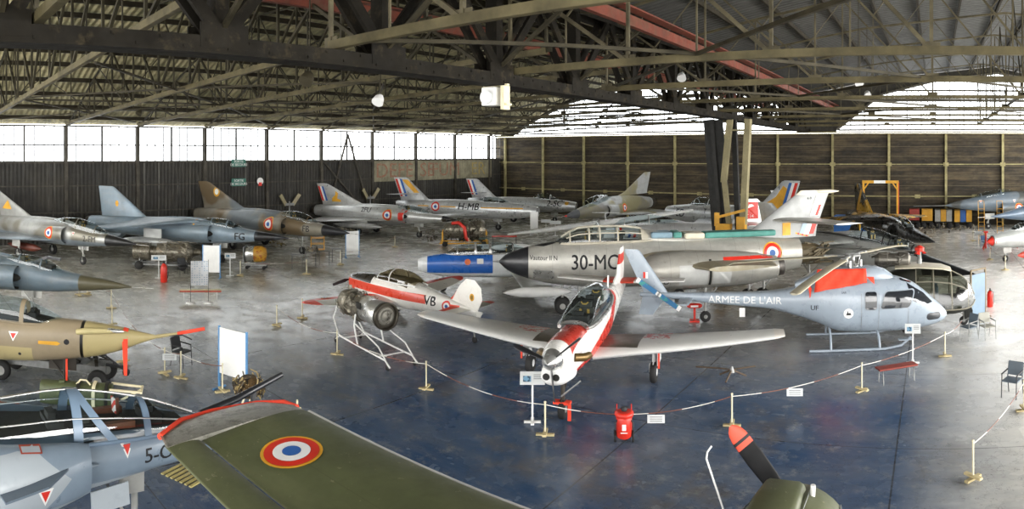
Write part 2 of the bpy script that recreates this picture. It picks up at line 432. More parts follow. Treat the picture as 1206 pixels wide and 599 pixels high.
def roof_l(P):
    return [(P.noise(.9, 4, .7, stretch=(.3, 3, 1)).ramp(.45, .7) * .5, '5f5a45'), (P.noise(2.5, 4, .7, stretch=(.3, 1.5, 1), off=(3, 8, 0)).ramp(.6, .7) * .55, 'a79f7c'),
            ((P.noise(.35, 3, .6, off=(8, 8, 0)).ramp(.5, .62)) * .5, '4c5237')]
RF1 = paint('roof_sheet_olive', 'bdb48d', roof_l, wear=.2, rough=.75, bump=lambda P: ((P.y * 16).sin(), .8, .04))
RF2 = paint('roof_sheet_grey', '43423e', lambda P: [(P.noise(.5, 4, .7).ramp(.45, .7) * .5, '45443f')], wear=.15, rough=.7, bump=lambda P: ((P.y * 16).sin(), .6, .04))
def roof(T, name, mat):
    m = MB()
    for (a, za), (b, zb) in zip(T, T[1:]): m.slab([(a, -14, za + .1), (b, -14, zb + .1), (b, YE + .6, zb + .1), (a, YE + .6, za + .1)], .1)
    return struct(m.obj(name, mat))
roof(R1, 'ceiling', RF1); roof(R2, 'ceiling', RF2)
pur = MB()
x = -46.3
while x < 24:
    z = roofz(x) - .12; d = .26 if x < XV else .2
    pur.bar((x, -13, z), (x, YE, z), .12, d)
    x += 1.75 if x < XV else 2.1
struct(pur.obj('trim_4', paint('purlin_brown', '2e291e', spec=.2, wear=.2, rough=.8)), 'dark purlins running the length of the roof')
# --- roof trusses
WEB1 = paint('web_dark', '3b3729', spec=.2, wear=.25, rough=.7); WEB2 = paint('web_khaki', '5c5541', spec=.2, wear=.25, rough=.6)
def truss(x0, x1, y, zc, camber, mat, n, name, w=.16, tops=.25, sub=True):
    m = MB(); th = .09 if y < 20 else (.06 if y < 32 else .035); ch = .2 if y < 26 else .12
    def zb(x):
        t = (x - x0) / (x1 - x0); return zc + camber * t
    xs = [lerp(x0, x1, k / n) for k in range(n + 1)]
    for a, b in zip(xs, xs[1:]):
        m.m = 0; m.bar((a, y - .07, zb(a)), (b, y - .07, zb(b)), .05, ch); m.bar((a, y + .07, zb(a)), (b, y + .07, zb(b)), .05, ch)
        m.bar((a, y, zb(a) - .09), (b, y, zb(b) - .09), .15, .03)
        m.m = 1; m.bar((a, y, roofz(a) - tops), (b, y, roofz(b) - tops), .1, .1)
    for k, x in enumerate(xs):
        if roofz(x) - tops - zb(x) > .4: m.bar((x, y, zb(x)), (x, y, roofz(x) - tops), th)
        m.box((x, y, zb(x) + .08), (.45, .03, .24))
        if k < n:
            a, b = (x, xs[k + 1]) if k < n / 2 else (xs[k + 1], x)
            m.bar((a, y, roofz(a) - tops), (b, y, zb(b)), th * 1.15)
            if sub:
                mx, mz = (a + b) / 2, (roofz(a) - tops + zb(b)) / 2
                m.bar((mx, y, mz), (b, y, roofz(b) - tops), th * .6); m.bar((mx, y, mz), (mx, y, zb(mx)), th * .5)
    return struct(m.obj(name, [mat, WEB1 if x0 < -20 else WEB2]), 'steel roof truss spanning the bay')
for y in [6.2, 12.5, 18.2, 24.0, 29.9, 35.7, 41.8, 47.7, 53.7, 59.6]:
    truss(XL + .2, XV, y, 8.95, 1.15, paint('chord_khaki', '5f573e', spec=.2, wear=.25, rough=.6) if y < 30 else paint('mid_steel', '5a533f', spec=.2, wear=.25, rough=.6), 10, 'roof_truss')
for y in [2.6, 9.35, 16.2, 22.4, 29.2, 36.2, 43, 50, 57]:
    truss(XV, XR, y, 9.2, .1, STEELL, 9, 'roof_truss')
def sway(x, mat, zc, step, y0, name='sway_frame'):
    m = MB(); y = y0; zt = roofz(x) - .3
    m.bar((x, y0, zc), (x, 60, zc), .1)
    while y < 58:
        m.bar((x, y, zc), (x, y, zt), .06); m.bar((x, y, zc), (x, y + step / 2, zt), .05); m.bar((x, y + step / 2, zt), (x, y + step, zc), .05)
        m.bar((x, y + step / 2, zc), (x, y + step / 2, zt), .05); y += step
    return struct(m.obj(name, mat), 'lengthwise roof bracing frame')
for x in (-40.5, -34): sway(x, STEEL, 9.55, 6.0, 6.2)
for x in (4, 12): sway(x, STEEL, 9.35, 6.8, 2.6)
# horizontal wind bracing
m = MB()
for y in (6.2, 18.2, 29.9, 41.8): 
    m.bar((XL + .5, y, 9.1), (-34, y + 11.7, 9.6), .08); m.bar((-34, y, 9.6), (XL + .5, y + 11.7, 9.1), .08)
    m.bar((-34, y, 9.6), (-20, y + 11.7, 9.6), .08); m.bar((-20, y, 9.6), (-34, y + 11.7, 9.6), .08)
for y in (9.35, 22.4, 36.2): m.bar((XV, y, 9.3), (0, y + 13.5, 9.3), .09); m.bar((0, y, 9.3), (XV, y + 13.5, 9.3), .09); m.bar((0, y, 9.3), (14, y + 13.5, 9.3), .08)
struct(m.obj('trim_5', STEEL), 'flat cross bracing under the roof')
# --- the deep valley girder
g = MB(); GB, GT = 8.75, 11.9
for s in (-.28, .28):
    g.box((XV + s, 25, GB + .16), (.05, 76, .32)); g.box((XV + s, 25, GT - .14), (.05, 76, .28))
    for yy in range(-12, 62, 1): g.box((XV + s * 1.12, yy * 1.0, GB + .24), (.03, .06, .06)); g.box((XV + s * 1.12, yy + .5, GB + .08), (.03, .06, .06))
g.box((XV, 25, GB - .01), (.72, 76, .05)); g.box((XV, 25, GT), (.72, 76, .05))
y = -2.6
while y < 60:
    g.box((XV, y, (GB + GT) / 2), (.42, .3, GT - GB))
    for s in (-.22, .22):
        g.bar((XV + s, y, GB + .3), (XV + s, y + 2.25, GT - .2), .12, .26); g.bar((XV + s, y + 2.25, GT - .2), (XV + s, y + 4.5, GB + .3), .12, .26)
        g.box((XV + s * 1.35, y, GB + .34), (.04, 1.1, .5))
    y += 4.5
struct(g.obj('valley_girder', paint('girder_steel', '1d1a14', lambda P: [(P.noise(2, 4, .7).ramp(.55, .75) * .4, '574d38')], wear=.2, rough=.8, spec=.15)), 'deep riveted steel girder under the roof valley')
for s, nm in ((-2.9, 'trim_6'), (2.7, 'trim_7')):
    m = MB(); m.box((XV + s, 26, 10.95), (.2, 72, .34)); m.box((XV + s * 1.08, 26, 11.25), (.4, 72, .05))
    struct(m.obj(nm, paint('red_lead', '70301a', lambda P: [(P.noise(2.5, 4, .7).ramp(.5, .6) * .7, '5c3a26')], wear=.2, rough=.7)), 'red lead painted gutter beam')
    m = MB(); y = -2.6
    while y < 60: m.bar((XV, y, 9.1), (XV + s, y, 10.9), .1); m.bar((XV, y, 11.7), (XV + s, y, 11.2), .08); y += 4.5
    struct(m.obj('trim_8' if s < 0 else 'trim_9', STEEL), 'struts holding the gutter beam to the girder')
# --- valley column: leaning dark stanchions and timber-coloured legs with yellow pads at the foot
def column(cx, cy):
    t = thing('roof_column', 'tall column of dark and khaki legs with yellow padded foot under the girder', 'column', (cx, cy, 0)); t['kind'] = 'structure'
    d = MB(); H = 8.75
    for sx in (-.16, .16): d.bar((-.62 + sx * 2.2, 0, H), (.12 + sx * 2.2, 0, 0), .12, .5)
    d.bar((-.62, 0, H), (.12, 0, 0), .62, .2)
    d.bar((.55, .5, H), (.95, .3, 0), .3, .3)
    d.obj('steel_leg', paint('column_dark', '191814', wear=.2, rough=.7), t)
    k = MB(); k.bar((.55, -.3, H), (.1, -.1, 5.0), .3, .34); k.bar((1.65, -.2, H), (1.2, -.1, 0), .48, .34); k.bar((.42, -.4, 8.1), (1.6, -.4, 8.1), .08, .1)
    k.bar((.1, -.1, 5.4), (.5, -.1, 1.8), .2, .3); k.obj('khaki_leg', paint('column_khaki', '8f8664', lambda P: [(P.noise(3, 4, .7).ramp(.5, .7) * .5, '5a5340')], wear=.2, rough=.8), t)
    y = MB(); y.box((.15, -.25, 2.3), (.9, .5, .5)); y.box((1.25, -.25, 2.4), (.5, .5, 1.2)); y.bar((-.3, -.3, 2.9), (1.5, -.3, 3.4), .16); y.box((-.25, -.25, 2.8), (.3, .3, .8))
    y.box((.1, -.05, .5), (1.2, 1.0, 1.0)); y.obj('padding', YEL, t)
    return t
column(XV - .35, 37.6)
# ================================================================ AIRCRAFT PARTS
# Aircraft frame: +X points to the nose, Y to the left wing, Z up from the ground; stations s are metres behind the nose tip (x = -s).
def ring(x, zt, zb, hw, n=28, ex=2.0, ext=None, yc=0):
    zc = (zt + zb) / 2; hh = max((zt - zb) / 2, .004); hw = max(hw, .004); out = []
    for k in range(n):
        a = 2 * pi * k / n; c, s_ = cos(a), sin(a); e = (ext if (ext and s_ > 0) else ex)
        out.append((x, yc + hw * abs(c) ** (2 / e) * (1 if c >= 0 else -1), zc + hh * abs(s_) ** (2 / e) * (1 if s_ >= 0 else -1)))
    return out
def body(tab, n=28, steps=44, ex=2.0, ext=None, extra=()):
    """tab rows: (s, z_top, z_bottom, half_width)."""
    ss = sorted(set([lerp(tab[0][0], tab[-1][0], k / steps) for k in range(steps + 1)] + [r[0] for r in tab] + list(extra)))
    m = MB(); m.loft([ring(-s, *interp(tab, s), n=n, ex=ex, ext=ext) for s in ss]); return m
def foil(secs, n=9, vertical=False, sharp=False):
    """secs: (span position, offset across the span, s of leading edge, s of trailing edge, thickness). Horizontal: span y, offset z. Vertical: span z, offset y."""
    m = MB(); rings = []
    for sp, of, le, te, t in secs:
        c = te - le; top = []; bot = []
        for k in range(n + 1):
            u = (1 - cos(pi * k / n)) / 2
            h = t / 2 * (2.97 * sqrt(u) - 1.26 * u - 3.52 * u * u + 2.84 * u**3 - 1.03 * u**4) if not sharp else t / 2 * (1 - abs(2 * u - .8) ** 2 if u < .4 else 1 - ((u - .4) / .6) ** 1.6)
            h = max(h, .004); top.append((le + c * u, h)); bot.append((le + c * u, -h))
        r = top + bot[::-1]
        rings.append([(-s, sp, of + h) if not vertical else (-s, of + h, sp) for s, h in r])
    return m.loft(rings)
def pair(f, name, mat, parent, both=True):
    """Build left part from secs function f(sign)."""
    return [f(sg).obj(name, mat, parent) for sg in ((1, -1) if both else (1,))]
def mirror_secs(secs, sg): return [(sp * sg, of, le, te, t) for sp, of, le, te, t in secs]
def canopy(tab, parent, glass=None, frame=None, arches=(), rail=.035, interior=None, n=14, ex=2.0, name='canopy', aw=.05, edge=True):
    """tab rows: (s, z_top, z_base, half_width)."""
    steps = 22; ss = [lerp(tab[0][0], tab[-1][0], k / steps) for k in range(steps + 1)]
    def half(s, gr=0.0):
        zt, zb, hw = interp(tab, s); h = max(zt - zb, .005) + gr; hw = max(hw, .005) + gr; out = []
        for k in range(n + 1):
            a = pi * k / n; c, s_ = cos(a), sin(a); out.append((-s, hw * abs(c) ** (2 / ex) * (1 if c > 0 else -1), zb + h * abs(s_) ** (2 / ex)))
        return out
    g = MB(); g.loft([half(s) for s in ss], closed=False, cap=False)
    o = g.obj(name, glass or GLASS, parent)
    fm = frame or CHROME
    for a in arches:
        w = aw
        if isinstance(a, tuple): a, w = a
        m = MB(); m.loft([half(a - w / 2, .012), half(a + w / 2, .012)], closed=False, cap=False)
        m.loft([half(a - w / 2, -.02), half(a + w / 2, -.02)], closed=False, cap=False); m.obj('canopy_frame', fm, o)
    if edge:
        m = MB()
        for sg in (0, -1): m.tube([Vector(half(s)[sg]) for s in ss], rail, 5)
        m.obj('canopy_rail', fm, o)
    return o
TYRE = paint('tyre_rubber', '1c1b1a', wear=.12, rough=.75)
HUB = paint('wheel_hub_grey', '9a9a96', wear=.2, rough=.4, metal=.4)
LEG = paint('gear_leg_silver', 'a9a9a4', wear=.15, rough=.4, metal=.5)
def gear(parent, x, y, ztop, r=.3, w=.16, twin=0, name='landing_gear', mat=None, door=None, hubm=None, lean=0, xt=None, scis=True):
    mat = mat or LEG; xt = x if xt is None else xt; L = MB()
    L.tube([(xt, y - lean, ztop), (x, y, r + .22 * min(1, ztop))], .055, 8); L.tube([(x, y, r + .4 * (ztop - r)), (x, y, r)], .035, 8)
    if twin: L.tube([(x, y - twin / 2 - w * .3, r), (x, y + twin / 2 + w * .3, r)], .035, 8)
    else: L.tube([(x, y - w * .62, r * 1.75), (x, y - w * .62, r), (x, y, r)], .03, 6); L.tube([(x, y - w * .62, r * 1.72), (x, y, r * 1.9)], .03, 6)
    L.bar((x - .02, y, r + .45 * (ztop - r)), (xt - .55, y - lean, ztop), .045)
    if scis: L.bar((x, y, r + .5 * (ztop - r)), (x + .16, y, r + .3 * (ztop - r)), .03); L.bar((x + .16, y, r + .3 * (ztop - r)), (x, y, r + .1 * (ztop - r)), .03)
    leg = L.obj(name, mat, parent)
    for dy in ((-twin / 2, twin / 2) if twin else (0,)):
        W_ = MB(); W_.lathe([(-w / 2, r * .6), (-w / 2, r * .86), (-w * .3, r), (w * .3, r), (w / 2, r * .86), (w / 2, r * .6)], (x, y + dy, r), (0, 1, 0), 20)
        t = W_.obj('wheel', TYRE, leg)
        H = MB(); H.lathe([(-w * .52, .01), (-w * .52, r * .35), (-w * .42, r * .42), (-w * .46, r * .62), (w * .46, r * .62), (w * .42, r * .42), (w * .52, r * .35), (w * .52, .01)], (x, y + dy, r), (0, 1, 0), 14, smooth=False)
        H.obj('wheel_hub', hubm or HUB, leg)
    if door:
        D = MB(); dx, dz = door; D.box((x - .1, y + (.14 if y >= 0 else -.14), ztop - dz / 2 + .05), (dx, .03, dz)); D.obj('gear_door', mat, leg)
    return leg
def store(parent, x0, L, r, y, z, mat, name='drop_tank', fins=0, nose=.3, finm=None, pyl=.0):
    m = MB(); pr = [(0, .001)]; 
    for k in range(1, 8): u = k / 7; pr.append((-L * nose * u, r * sin(u * pi / 2) ** .8))
    for k in range(1, 8): u = k / 7; pr.append((-L * nose - L * (1 - nose) * (.35 + .65 * u), r * max(.02, cos(u * pi / 2) ** .7)))
    m.lathe(pr, (x0, y, z), (1, 0, 0), 18)
    o = m.obj(name, mat, parent)
    if fins:
        f = MB()
        for k in range(fins):
            a = pi / 4 + 2 * pi * k / fins; f.slab([(x0 - L * .8, y, z), (x0 - L, y, z), (x0 - L * 1.0, y + cos(a) * r * 2, z + sin(a) * r * 2), (x0 - L * .93, y + cos(a) * r * 2, z + sin(a) * r * 2)], .02)
        f.obj('tank_fin', finm or mat, o)
    if pyl:
        f = MB(); f.box((x0 - L * .45, y, z + r + pyl / 2), (L * .3, .08, pyl + .1)); f.obj('pylon', mat, o)
    return o
def roundel(parent, target, c, out, R, ring=True, up=(0, 0, 1), name='roundel', off=.006):
    L = []
    if ring: L.append((disc2d(R, R * 1.12), YEL))
    L += [(disc2d(R * .68, R), RED), (disc2d(R * .34, R * .68), WHITE), (disc2d(0, R * .34), BLUE)]
    o = decal(target, L, c, out, up, name, parent, off, cut=9); return o
STRAP = paint('seat_strap', 'a08238', wear=.15)
def seat(parent, s, z, w=.26, straps=STRAP, k=1.0):
    m = MB(); m.box((-s - .12, 0, z + .15 * k), (.16, w * 2, .95 * k)); m.box((-s - .2, 0, z + .72 * k), (.2, w * 1.3, .28 * k)); m.box((-s + .15, 0, z - .25), (.5, w * 2, .12))
    o = m.obj('ejection_seat', paint('seat_dark', '33352f', wear=.2, rough=.8), parent)
    q = MB()
    for sg in (-1, 1): q.box((-s - .02, sg * .11, z + .22 * k), (.05, .06, .7 * k))
    q.tube([(-s - .06, -.1, z + .88 * k), (-s - .02, -.05, z + .8 * k), (-s - .02, .05, z + .8 * k), (-s - .06, .1, z + .88 * k)], .02, 6)
    q.obj('seat_straps', straps, o); return o
def dash(parent, s, z, w=.35):
    m = MB(); m.box((-s, 0, z), (.25, w * 2, .25)); m.box((-s - .03, 0, z + .16), (.12, w, .12)); return m.obj('instrument_panel', DARK, parent)
def scoop(parent, s0, s1, y, z, hw, hh, mat, name='air_intake', sg=1, dark=True, cone=True, lip=None, taper=.5, ex=2.2, depth=.25):
    """Half-round side intake from s0 (mouth) blending into the body by s1."""
    m = MB(); rings = []
    for k in range(9):
        u = k / 8; s = lerp(s0, s1, u); q = 1 - (u ** 2) * (1 - taper)
        r = []
        for j in range(17):
            a = -pi / 2 + pi * j / 16; r.append((-s, sg * (y - .02 + hw * q * abs(cos(a)) ** (2 / ex)), z + hh * (1 - .25 * u * u) * abs(sin(a)) ** (2 / ex) * (1 if a > 0 else -1)))
        r.append((-s, sg * (y - .35), z)); rings.append(r)
    m.loft(rings, cap=False); m.add(rings[-1], [tuple(range(18))])
    o = m.obj(name, mat, parent)
    d = MB(); r0 = rings[0]; cy = sg * (y + hw * .35)
    inner = [(-s0 - depth, cy + (p[1] - cy) * .88, z + (p[2] - z) * .88) for p in r0]
    edge = [(-s0, cy + (p[1] - cy) * .97, z + (p[2] - z) * .97) for p in r0]
    d.loft([edge, inner], cap=False); d.add(inner, [tuple(range(18))]); d.obj('intake_mouth', DARK, o)
    if cone:
        c = MB(); c.lathe([(.28, .005), (0, hh * .32), (-.3, hh * .45)], (-s0, sg * (y - .02), z), (1, 0, 0), 16); c.obj('intake_cone', cone if cone is not True else DARK, o)
    return o
def nozzle(parent, s, z, r, L=.5, mat=None, y=0, name='exhaust_nozzle'):
    m = MB(); m.lathe([(.25, r * 1.03), (0, r), (-L, r * .86), (-L, r * .78), (-L * .3, r * .8), (-L * .25, .01)], (-s, y, z), (1, 0, 0), 22)
    return m.obj(name, mat or paint('burnt_metal', '4b4640', wear=.25, metal=.6, rough=.45), parent)
def fin_flag(parent, fin, s_te, z0, z1, shift, w, sg=1, y=0, label=None):
    """Blue, white and red bands up the trailing edge of a fin; shift: how far the edge moves aft per metre up."""
    L = []
    for i, mt in enumerate((RED, WHITE, BLUE)):
        a, b = i * w, (i + 1) * w
        P = [(-(s_te - a), z0), (-(s_te - b), z0), (-(s_te + shift * (z1 - z0) - b), z1), (-(s_te + shift * (z1 - z0) - a), z1)]
        if sg > 0: P = [(-x, z) for x, z in P]
        L.append((poly2d(P), mt))
    for s2 in (sg,):
        return decal(fin, L, (0, y, 0), (0, s2, 0), name='rudder_flag', parent=parent, off=.008, cut=.3)
def side_x(sg, s):  # horizontal coordinate of a side marking seen from side sg
    return s if sg > 0 else -s
def mark(parent, target, txt, s, z, h, sg=1, mat=None, weight=.01, sx=1.0, shear=0, out=None, name='lettering', y=0):
    return decal(target, [(text2d(txt, h, weight, shear, sx), mat or INK)], (-s, y, z), out or (0, sg, 0), name=name, parent=parent, cut=h * .45)
def alufin(extra=None, base='c6c7c5', name='bare_metal', rough=.34, metal=.5):
    def L(P):
        o = [(P.noise(1.4, 4, .7, stretch=(.5, 1, 2)).ramp(.45, .7) * .35, '8b8a86'), (((P.x * .9).frac() < .012) * .5, '6d6c69'),
             (P.noise(3, 4, .8, stretch=(1, 1, .4), off=(8, 2, 1)).ramp(.62, .78) * .4, '6b6353')]
        return o + (extra(P) if extra else [])
    return paint(name, base, L, metal=metal, rough=rough, wear=.08)
ALU = alufin()
BLKN = paint('radome_black', '26272a', wear=.1, rough=.35, coat=.2)
# ================================================================ JETS OF THE BACK ROW
def delta(name, label, pose, skin, num, seats=1, canopy_tab=None, group=None, radome=2.0, fink=None, flag=False, collar=None, numpos=(3.4, 1.75, .34), nx=1.0, ship=None, s_in=5.0, sg=-1, tanks=None, roundel_s=6.6, finlogo=None, nose_dz=0, dart=True, belly_tab=None, detail=True, roundel_r=.36, roundel_z=1.9):
    """Delta-winged single-jet fighter."""
    X, Y, rz, sc = pose
    t = thing(name, label, 'fighter jet', (X, Y, 0), rz, group, sc)
    tab = belly_tab or [(0, 1.70, 1.66, .02), (.9, 1.92, 1.5, .2), (radome, 2.08, 1.38, .36), (3.2, 2.22, 1.26, .48), (4.6, 2.42, 1.14, .6), (6.2, 2.62, 1.08, .8), (8, 2.66, 1.08, .86), (10, 2.64, 1.12, .82), (12.6, 2.56, 1.24, .68), (14.6, 2.42, 1.42, .5)]
    fus = body(tab, 28, 48, ex=2.1).obj('fuselage', skin, t)
    m = MB(); m.lathe([(0, .015), (.95, .012)], (0, 0, tab[0][1] - .02), (1, 0, 0), 6); m.obj('pitot_tube', CHROME, t)
    wing = [(.5, 1.42, 6.0, 13.5, .34), (1.6, 1.38, 7.9, 13.35, .24), (3.0, 1.34, 10.3, 13.1, .14), (4.11, 1.3, 12.3, 12.95, .05)]
    for s_ in (1, -1): foil(mirror_secs(wing, s_)).obj('wing', skin, t)
    fin = [(2.45, 0, 8.2, 13.9, .22), (2.75, 0, 9.5, 13.95, .16), (4.4, 0, 13.2, 14.6, .06), (4.48, 0, 13.5, 14.62, .03)]
    fo = foil(fin, vertical=True).obj('tail_fin', fink or skin, t)
    sp = MB(); sp.loft([ring(-s, 2.62 + h, 2.3, w, 12) for s, h, w in ((4.9, -.1, .1), (6, .12, .2), (8, .16, .2), (10, .1, .18), (13.5, -.1, .08))]); sp.obj('dorsal_spine', skin, t)
    nozzle(t, 14.55, 1.93, .46, .5)
    sc_ = {s_: scoop(t, s_in, s_in + 4.0, .52, 1.82, .5, .52, skin, sg=s_) for s_ in (1, -1)}
    ct = canopy_tab or ([(2.5, 2.17, 2.15, .06), (3.0, 2.42, 2.12, .3), (3.7, 2.68, 2.15, .36), (4.6, 2.8, 2.25, .36), (5.6, 2.74, 2.4, .3)] if seats == 1 else
                        [(2.2, 2.12, 2.1, .06), (2.8, 2.42, 2.08, .3), (3.6, 2.72, 2.12, .38), (5.0, 2.92, 2.3, .4), (6.2, 2.86, 2.45, .34), (6.9, 2.74, 2.55, .2)])
    canopy(ct, t, arches=(3.25, 5.1) if seats == 1 else (3.1, 4.7, 6.0), frame=skin)
    MB().loft([ring(-s, interp(ct, s)[1] + .05, interp(ct, s)[1] - .3, max(.05, interp(ct, s)[2] * .92), 12) for s in [lerp(ct[0][0] + .2, ct[-1][0] - .1, k / 8) for k in range(9)]]).obj('cockpit_floor', DARK, t)
    for k in range(seats): seat(t, 4.35 + 1.5 * k if seats > 1 else 4.6, 2.2 + .1 * k, .2, k=.6)
    gear(t, -s_in + 1.0, 0, 1.35, .26, .16, door=(.9, .5), scis=True)
    for s_ in (1, -1): gear(t, -8.9, 1.55 * s_, 1.35, .36, .2, lean=-.05 * s_, door=(.8, .55))
    roundel(t, [fus, sc_[sg]], (-roundel_s, 0, roundel_z), (0, sg, 0), roundel_r)
    if num: mark(t, fus, num, numpos[0], numpos[1], numpos[2], sg, sx=nx, weight=.01)
    if collar:
        decal([fus, sc_[sg]], [(poly2d([(-.25, -.72), (.25, -.72), (.25, .1), (.5, .72), (-.1, .72), (-.25, .2)]), RED)], (-s_in - .35, 0, 1.85), (0, sg, 0), name='red_collar', parent=t)
    if flag: fin_flag(t, fo, 13.95, 2.85, 4.2, .39, .22, sg)
    if tanks:
        for s_ in (1, -1): store(t, -6.2, 5.2, .27, 1.9 * s_, .95, tanks, pyl=.12)
    return t, fus, fo
def tri(parent, target, s, z, sg, h=.16, inner=RED):
    return decal(target, [(poly2d([(-h, h * .85), (0, -h), (h, h * .85)]), WHITE), (poly2d([(-h * .6, h * .55), (0, -h * .55), (h * .6, h * .55)]), inner)], (-s, 0, z), (0, sg, 0), name='warning_triangle', parent=parent, cut=9)
RADx = lambda P, s: P.x > -s
camo_br = alufin(lambda P: [(P.noise(.33, 2, .5, off=(2, 1, 4)).ramp(.47, .53), '6f5f47'), (P.noise(.3, 2, .5, off=(9, 5, 0)).ramp(.60, .64) * .8, '5f6a72'), (P.z.ramp(1.3, 1.2) * .6, '7f93a5'), (P.x > -2.0, '27272a')], name='camouflage_brown_grey', base='8b8577', metal=.25, rough=.45)
gl_2fm = alufin(lambda P: [(P.noise(.4, 2, .5, off=(6, 1, 4)).ramp(.47, .55) * .8, '6f6a5b'), (P.z.ramp(1.62, 1.5) * .6, '8294a6'), (P.x > -2.2, '2a2a2b')], name='weathered_grey_metal', base='a0a19e', metal=.5, rough=.38)
alu_c = alufin(lambda P: [(P.x > -1.3, '2b2b2d')], name='bare_metal_black_nose')
# 1 two-seat delta at the left edge
t, fus, fo = delta('fighter_jet', 'weathered grey two-seat delta jet numbered 2-FM at the left edge, black nose cone', (-34.68, 13.18, .5015, .96), gl_2fm, '2-FM', seats=2, numpos=(3.4, 1.72, .36), s_in=5.4)
decal(fo, [(poly2d([(-.6, -.3), (.5, -.3), (.05, .35)]), YEL)], (-12.0, 0, 3.35), (0, -1, 0), name='fin_emblem', parent=t); tri(t, fus, 4.7, 1.98, -1, .12)
store(t, -7.2, 3.6, .26, -1.0, .78, paint('dark_red_store', '5e2a1c', wear=.25, rough=.5), 'underwing_store')
# 3 brown camouflaged delta
t, fus, fo = delta('fighter_jet', 'brown and grey camouflaged delta jet with white patch on its fin, third from the left', (-32.04, 26.24, .2252, 1.02), camo_br, 'FB', numpos=(3.2, 1.75, .4), s_in=4.9, roundel_r=.42, roundel_s=6.1)
decal(fo, [(disc2d(0, .36), YEL), (disc2d(0, .22), WHITE)], (-12.4, 0, 3.75), (0, -1, 0), name='fin_emblem', parent=t, cut=9); tri(t, fus, 5.3, 1.9, -1, .12)
# 4 silver delta with red collar
t, fus, fo = delta('fighter_jet', 'silver delta jet with red collar at its intake and long silver drop tank', (-34.0, 38.6, .30, .92), alu_c, None, flag=True, collar=True, tanks=ALU, s_in=4.6, roundel_s=6.3, roundel_r=.45)
mark(t, fus, '2FU', 8.6, 2.25, .42, -1, sx=1.1)
decal(fo, [(poly2d([(-.5, -.5), (.55, -.5), (.5, -.3), (.1, -.2), (.2, .3), (-.1, .5), (-.15, .1), (-.5, -.2)]), YEL)], (-12.3, 0, 3.3), (0, -1, 0), name='fin_emblem', parent=t)

# 2 blue-grey high-wing swept fighter
def high_wing_fighter(name, label, pose, skin, num, cat='fighter jet', full=True, sg=-1, group=None):
    X, Y, rz, sc = pose; t = thing(name, label, cat, (X, Y, 0), rz, group, sc)
    tab = [(0, 1.75, 1.71, .02), (.9, 1.93, 1.58, .18), (2.2, 2.08, 1.42, .36), (3.3, 2.24, 1.3, .48), (4.8, 2.5, 1.2, .56), (6.4, 2.62, 1.14, .66), (8.5, 2.62, 1.16, .8), (11, 2.55, 1.3, .74), (13, 2.5, 1.4, .62), (14.5, 2.42, 1.5, .52)]
    fus = body(tab, 28, 46, ex=2.2).obj('fuselage', skin, t)
    MB().lathe([(0, .015), (.9, .01)], (0, 0, 1.73), (1, 0, 0), 6).obj('pitot_tube', CHROME, t)
    wing = [(.5, 2.5, 5.7, 10.2, .34), (1.0, 2.46, 6.7, 10.2, .28), (2.4, 2.34, 8.1, 10.6, .18), (4.2, 2.18, 9.9, 11.3, .1)]
    for s_ in (1, -1): foil(mirror_secs(wing, s_)).obj('wing', skin, t)
    tail = [(.5, 1.75, 12.1, 14.6, .16), (2.3, 1.7, 13.9, 14.9, .06)]
    for s_ in (1, -1): foil(mirror_secs(tail, s_)).obj('tailplane', skin, t)
    fo = foil([(2.4, 0, 9.7, 13.6, .24), (4.4, 0, 12.5, 13.9, .08), (4.5, 0, 12.7, 13.9, .03)], vertical=True).obj('tail_fin', skin, t)
    for s_ in (1, -1):
        foil([(1.4, .35 * s_, 11.6, 13.6, .08), (.95, .6 * s_, 12.4, 13.4, .04)], vertical=True).obj('ventral_fin', skin, t)
        scoop(t, 4.9, 9.2, .5, 1.82, .48, .5, skin, sg=s_)
        gear(t, -8.6, .8 * s_, 1.3, .32, .18, twin=.3, door=(.9, .5))
        store(t, -6.4, 4.3, .26, 1.75 * s_, 1.25, ALU if full else skin, 'underwing_tank', pyl=.5)
    nozzle(t, 14.4, 1.95, .48, .45)
    ct = [(3.05, 2.22, 2.18, .06), (3.5, 2.46, 2.16, .3), (4.2, 2.7, 2.2, .36), (5.0, 2.74, 2.32, .34), (5.6, 2.68, 2.45, .25)]
    canopy(ct, t, arches=(3.95, 5.0), frame=skin); seat(t, 4.7, 2.2, .2, k=.55)
    MB().box((-4.4, 0, 2.3), (1.9, .5, .16)).obj('cockpit_floor', DARK, t)
    gear(t, -4.5, 0, 1.3, .26, .14, twin=.22, door=(1.0, .45))
    if num: mark(t, fus, num, 3.0, 1.72, .42, sg, sx=1.0, weight=.02)
    return t, fus, fo
blue_f1 = alufin(lambda P: [(P.x > -2.1, '1f1f21'), (P.z.ramp(1.5, 1.35) * .5, 'a7b2ba'), (P.noise(.5, 3, .6).ramp(.55, .7) * .25, '93a9bb')], name='blue_grey_satin', base='74848f', metal=.12, rough=.4)
t, fus, fo = high_wing_fighter('fighter_jet', 'blue-grey high-wing fighter jet with black nose, second from the left edge', (-32.16, 21.73, .6079, 1.0), blue_f1, 'FG')
decal(fo, [(disc2d(0, .2, w=.7), YEL)], (-12.3, 0, 3.35), (0, -1, 0), name='fin_emblem', parent=t, cut=9)
decal(fus, [(poly2d([(-.06, -.5), (.04, -.5), (.04, .5), (-.06, .5)]), YEL)], (-6.1, 0, 2.3), (0, -1, .5), name='yellow_band', parent=t)

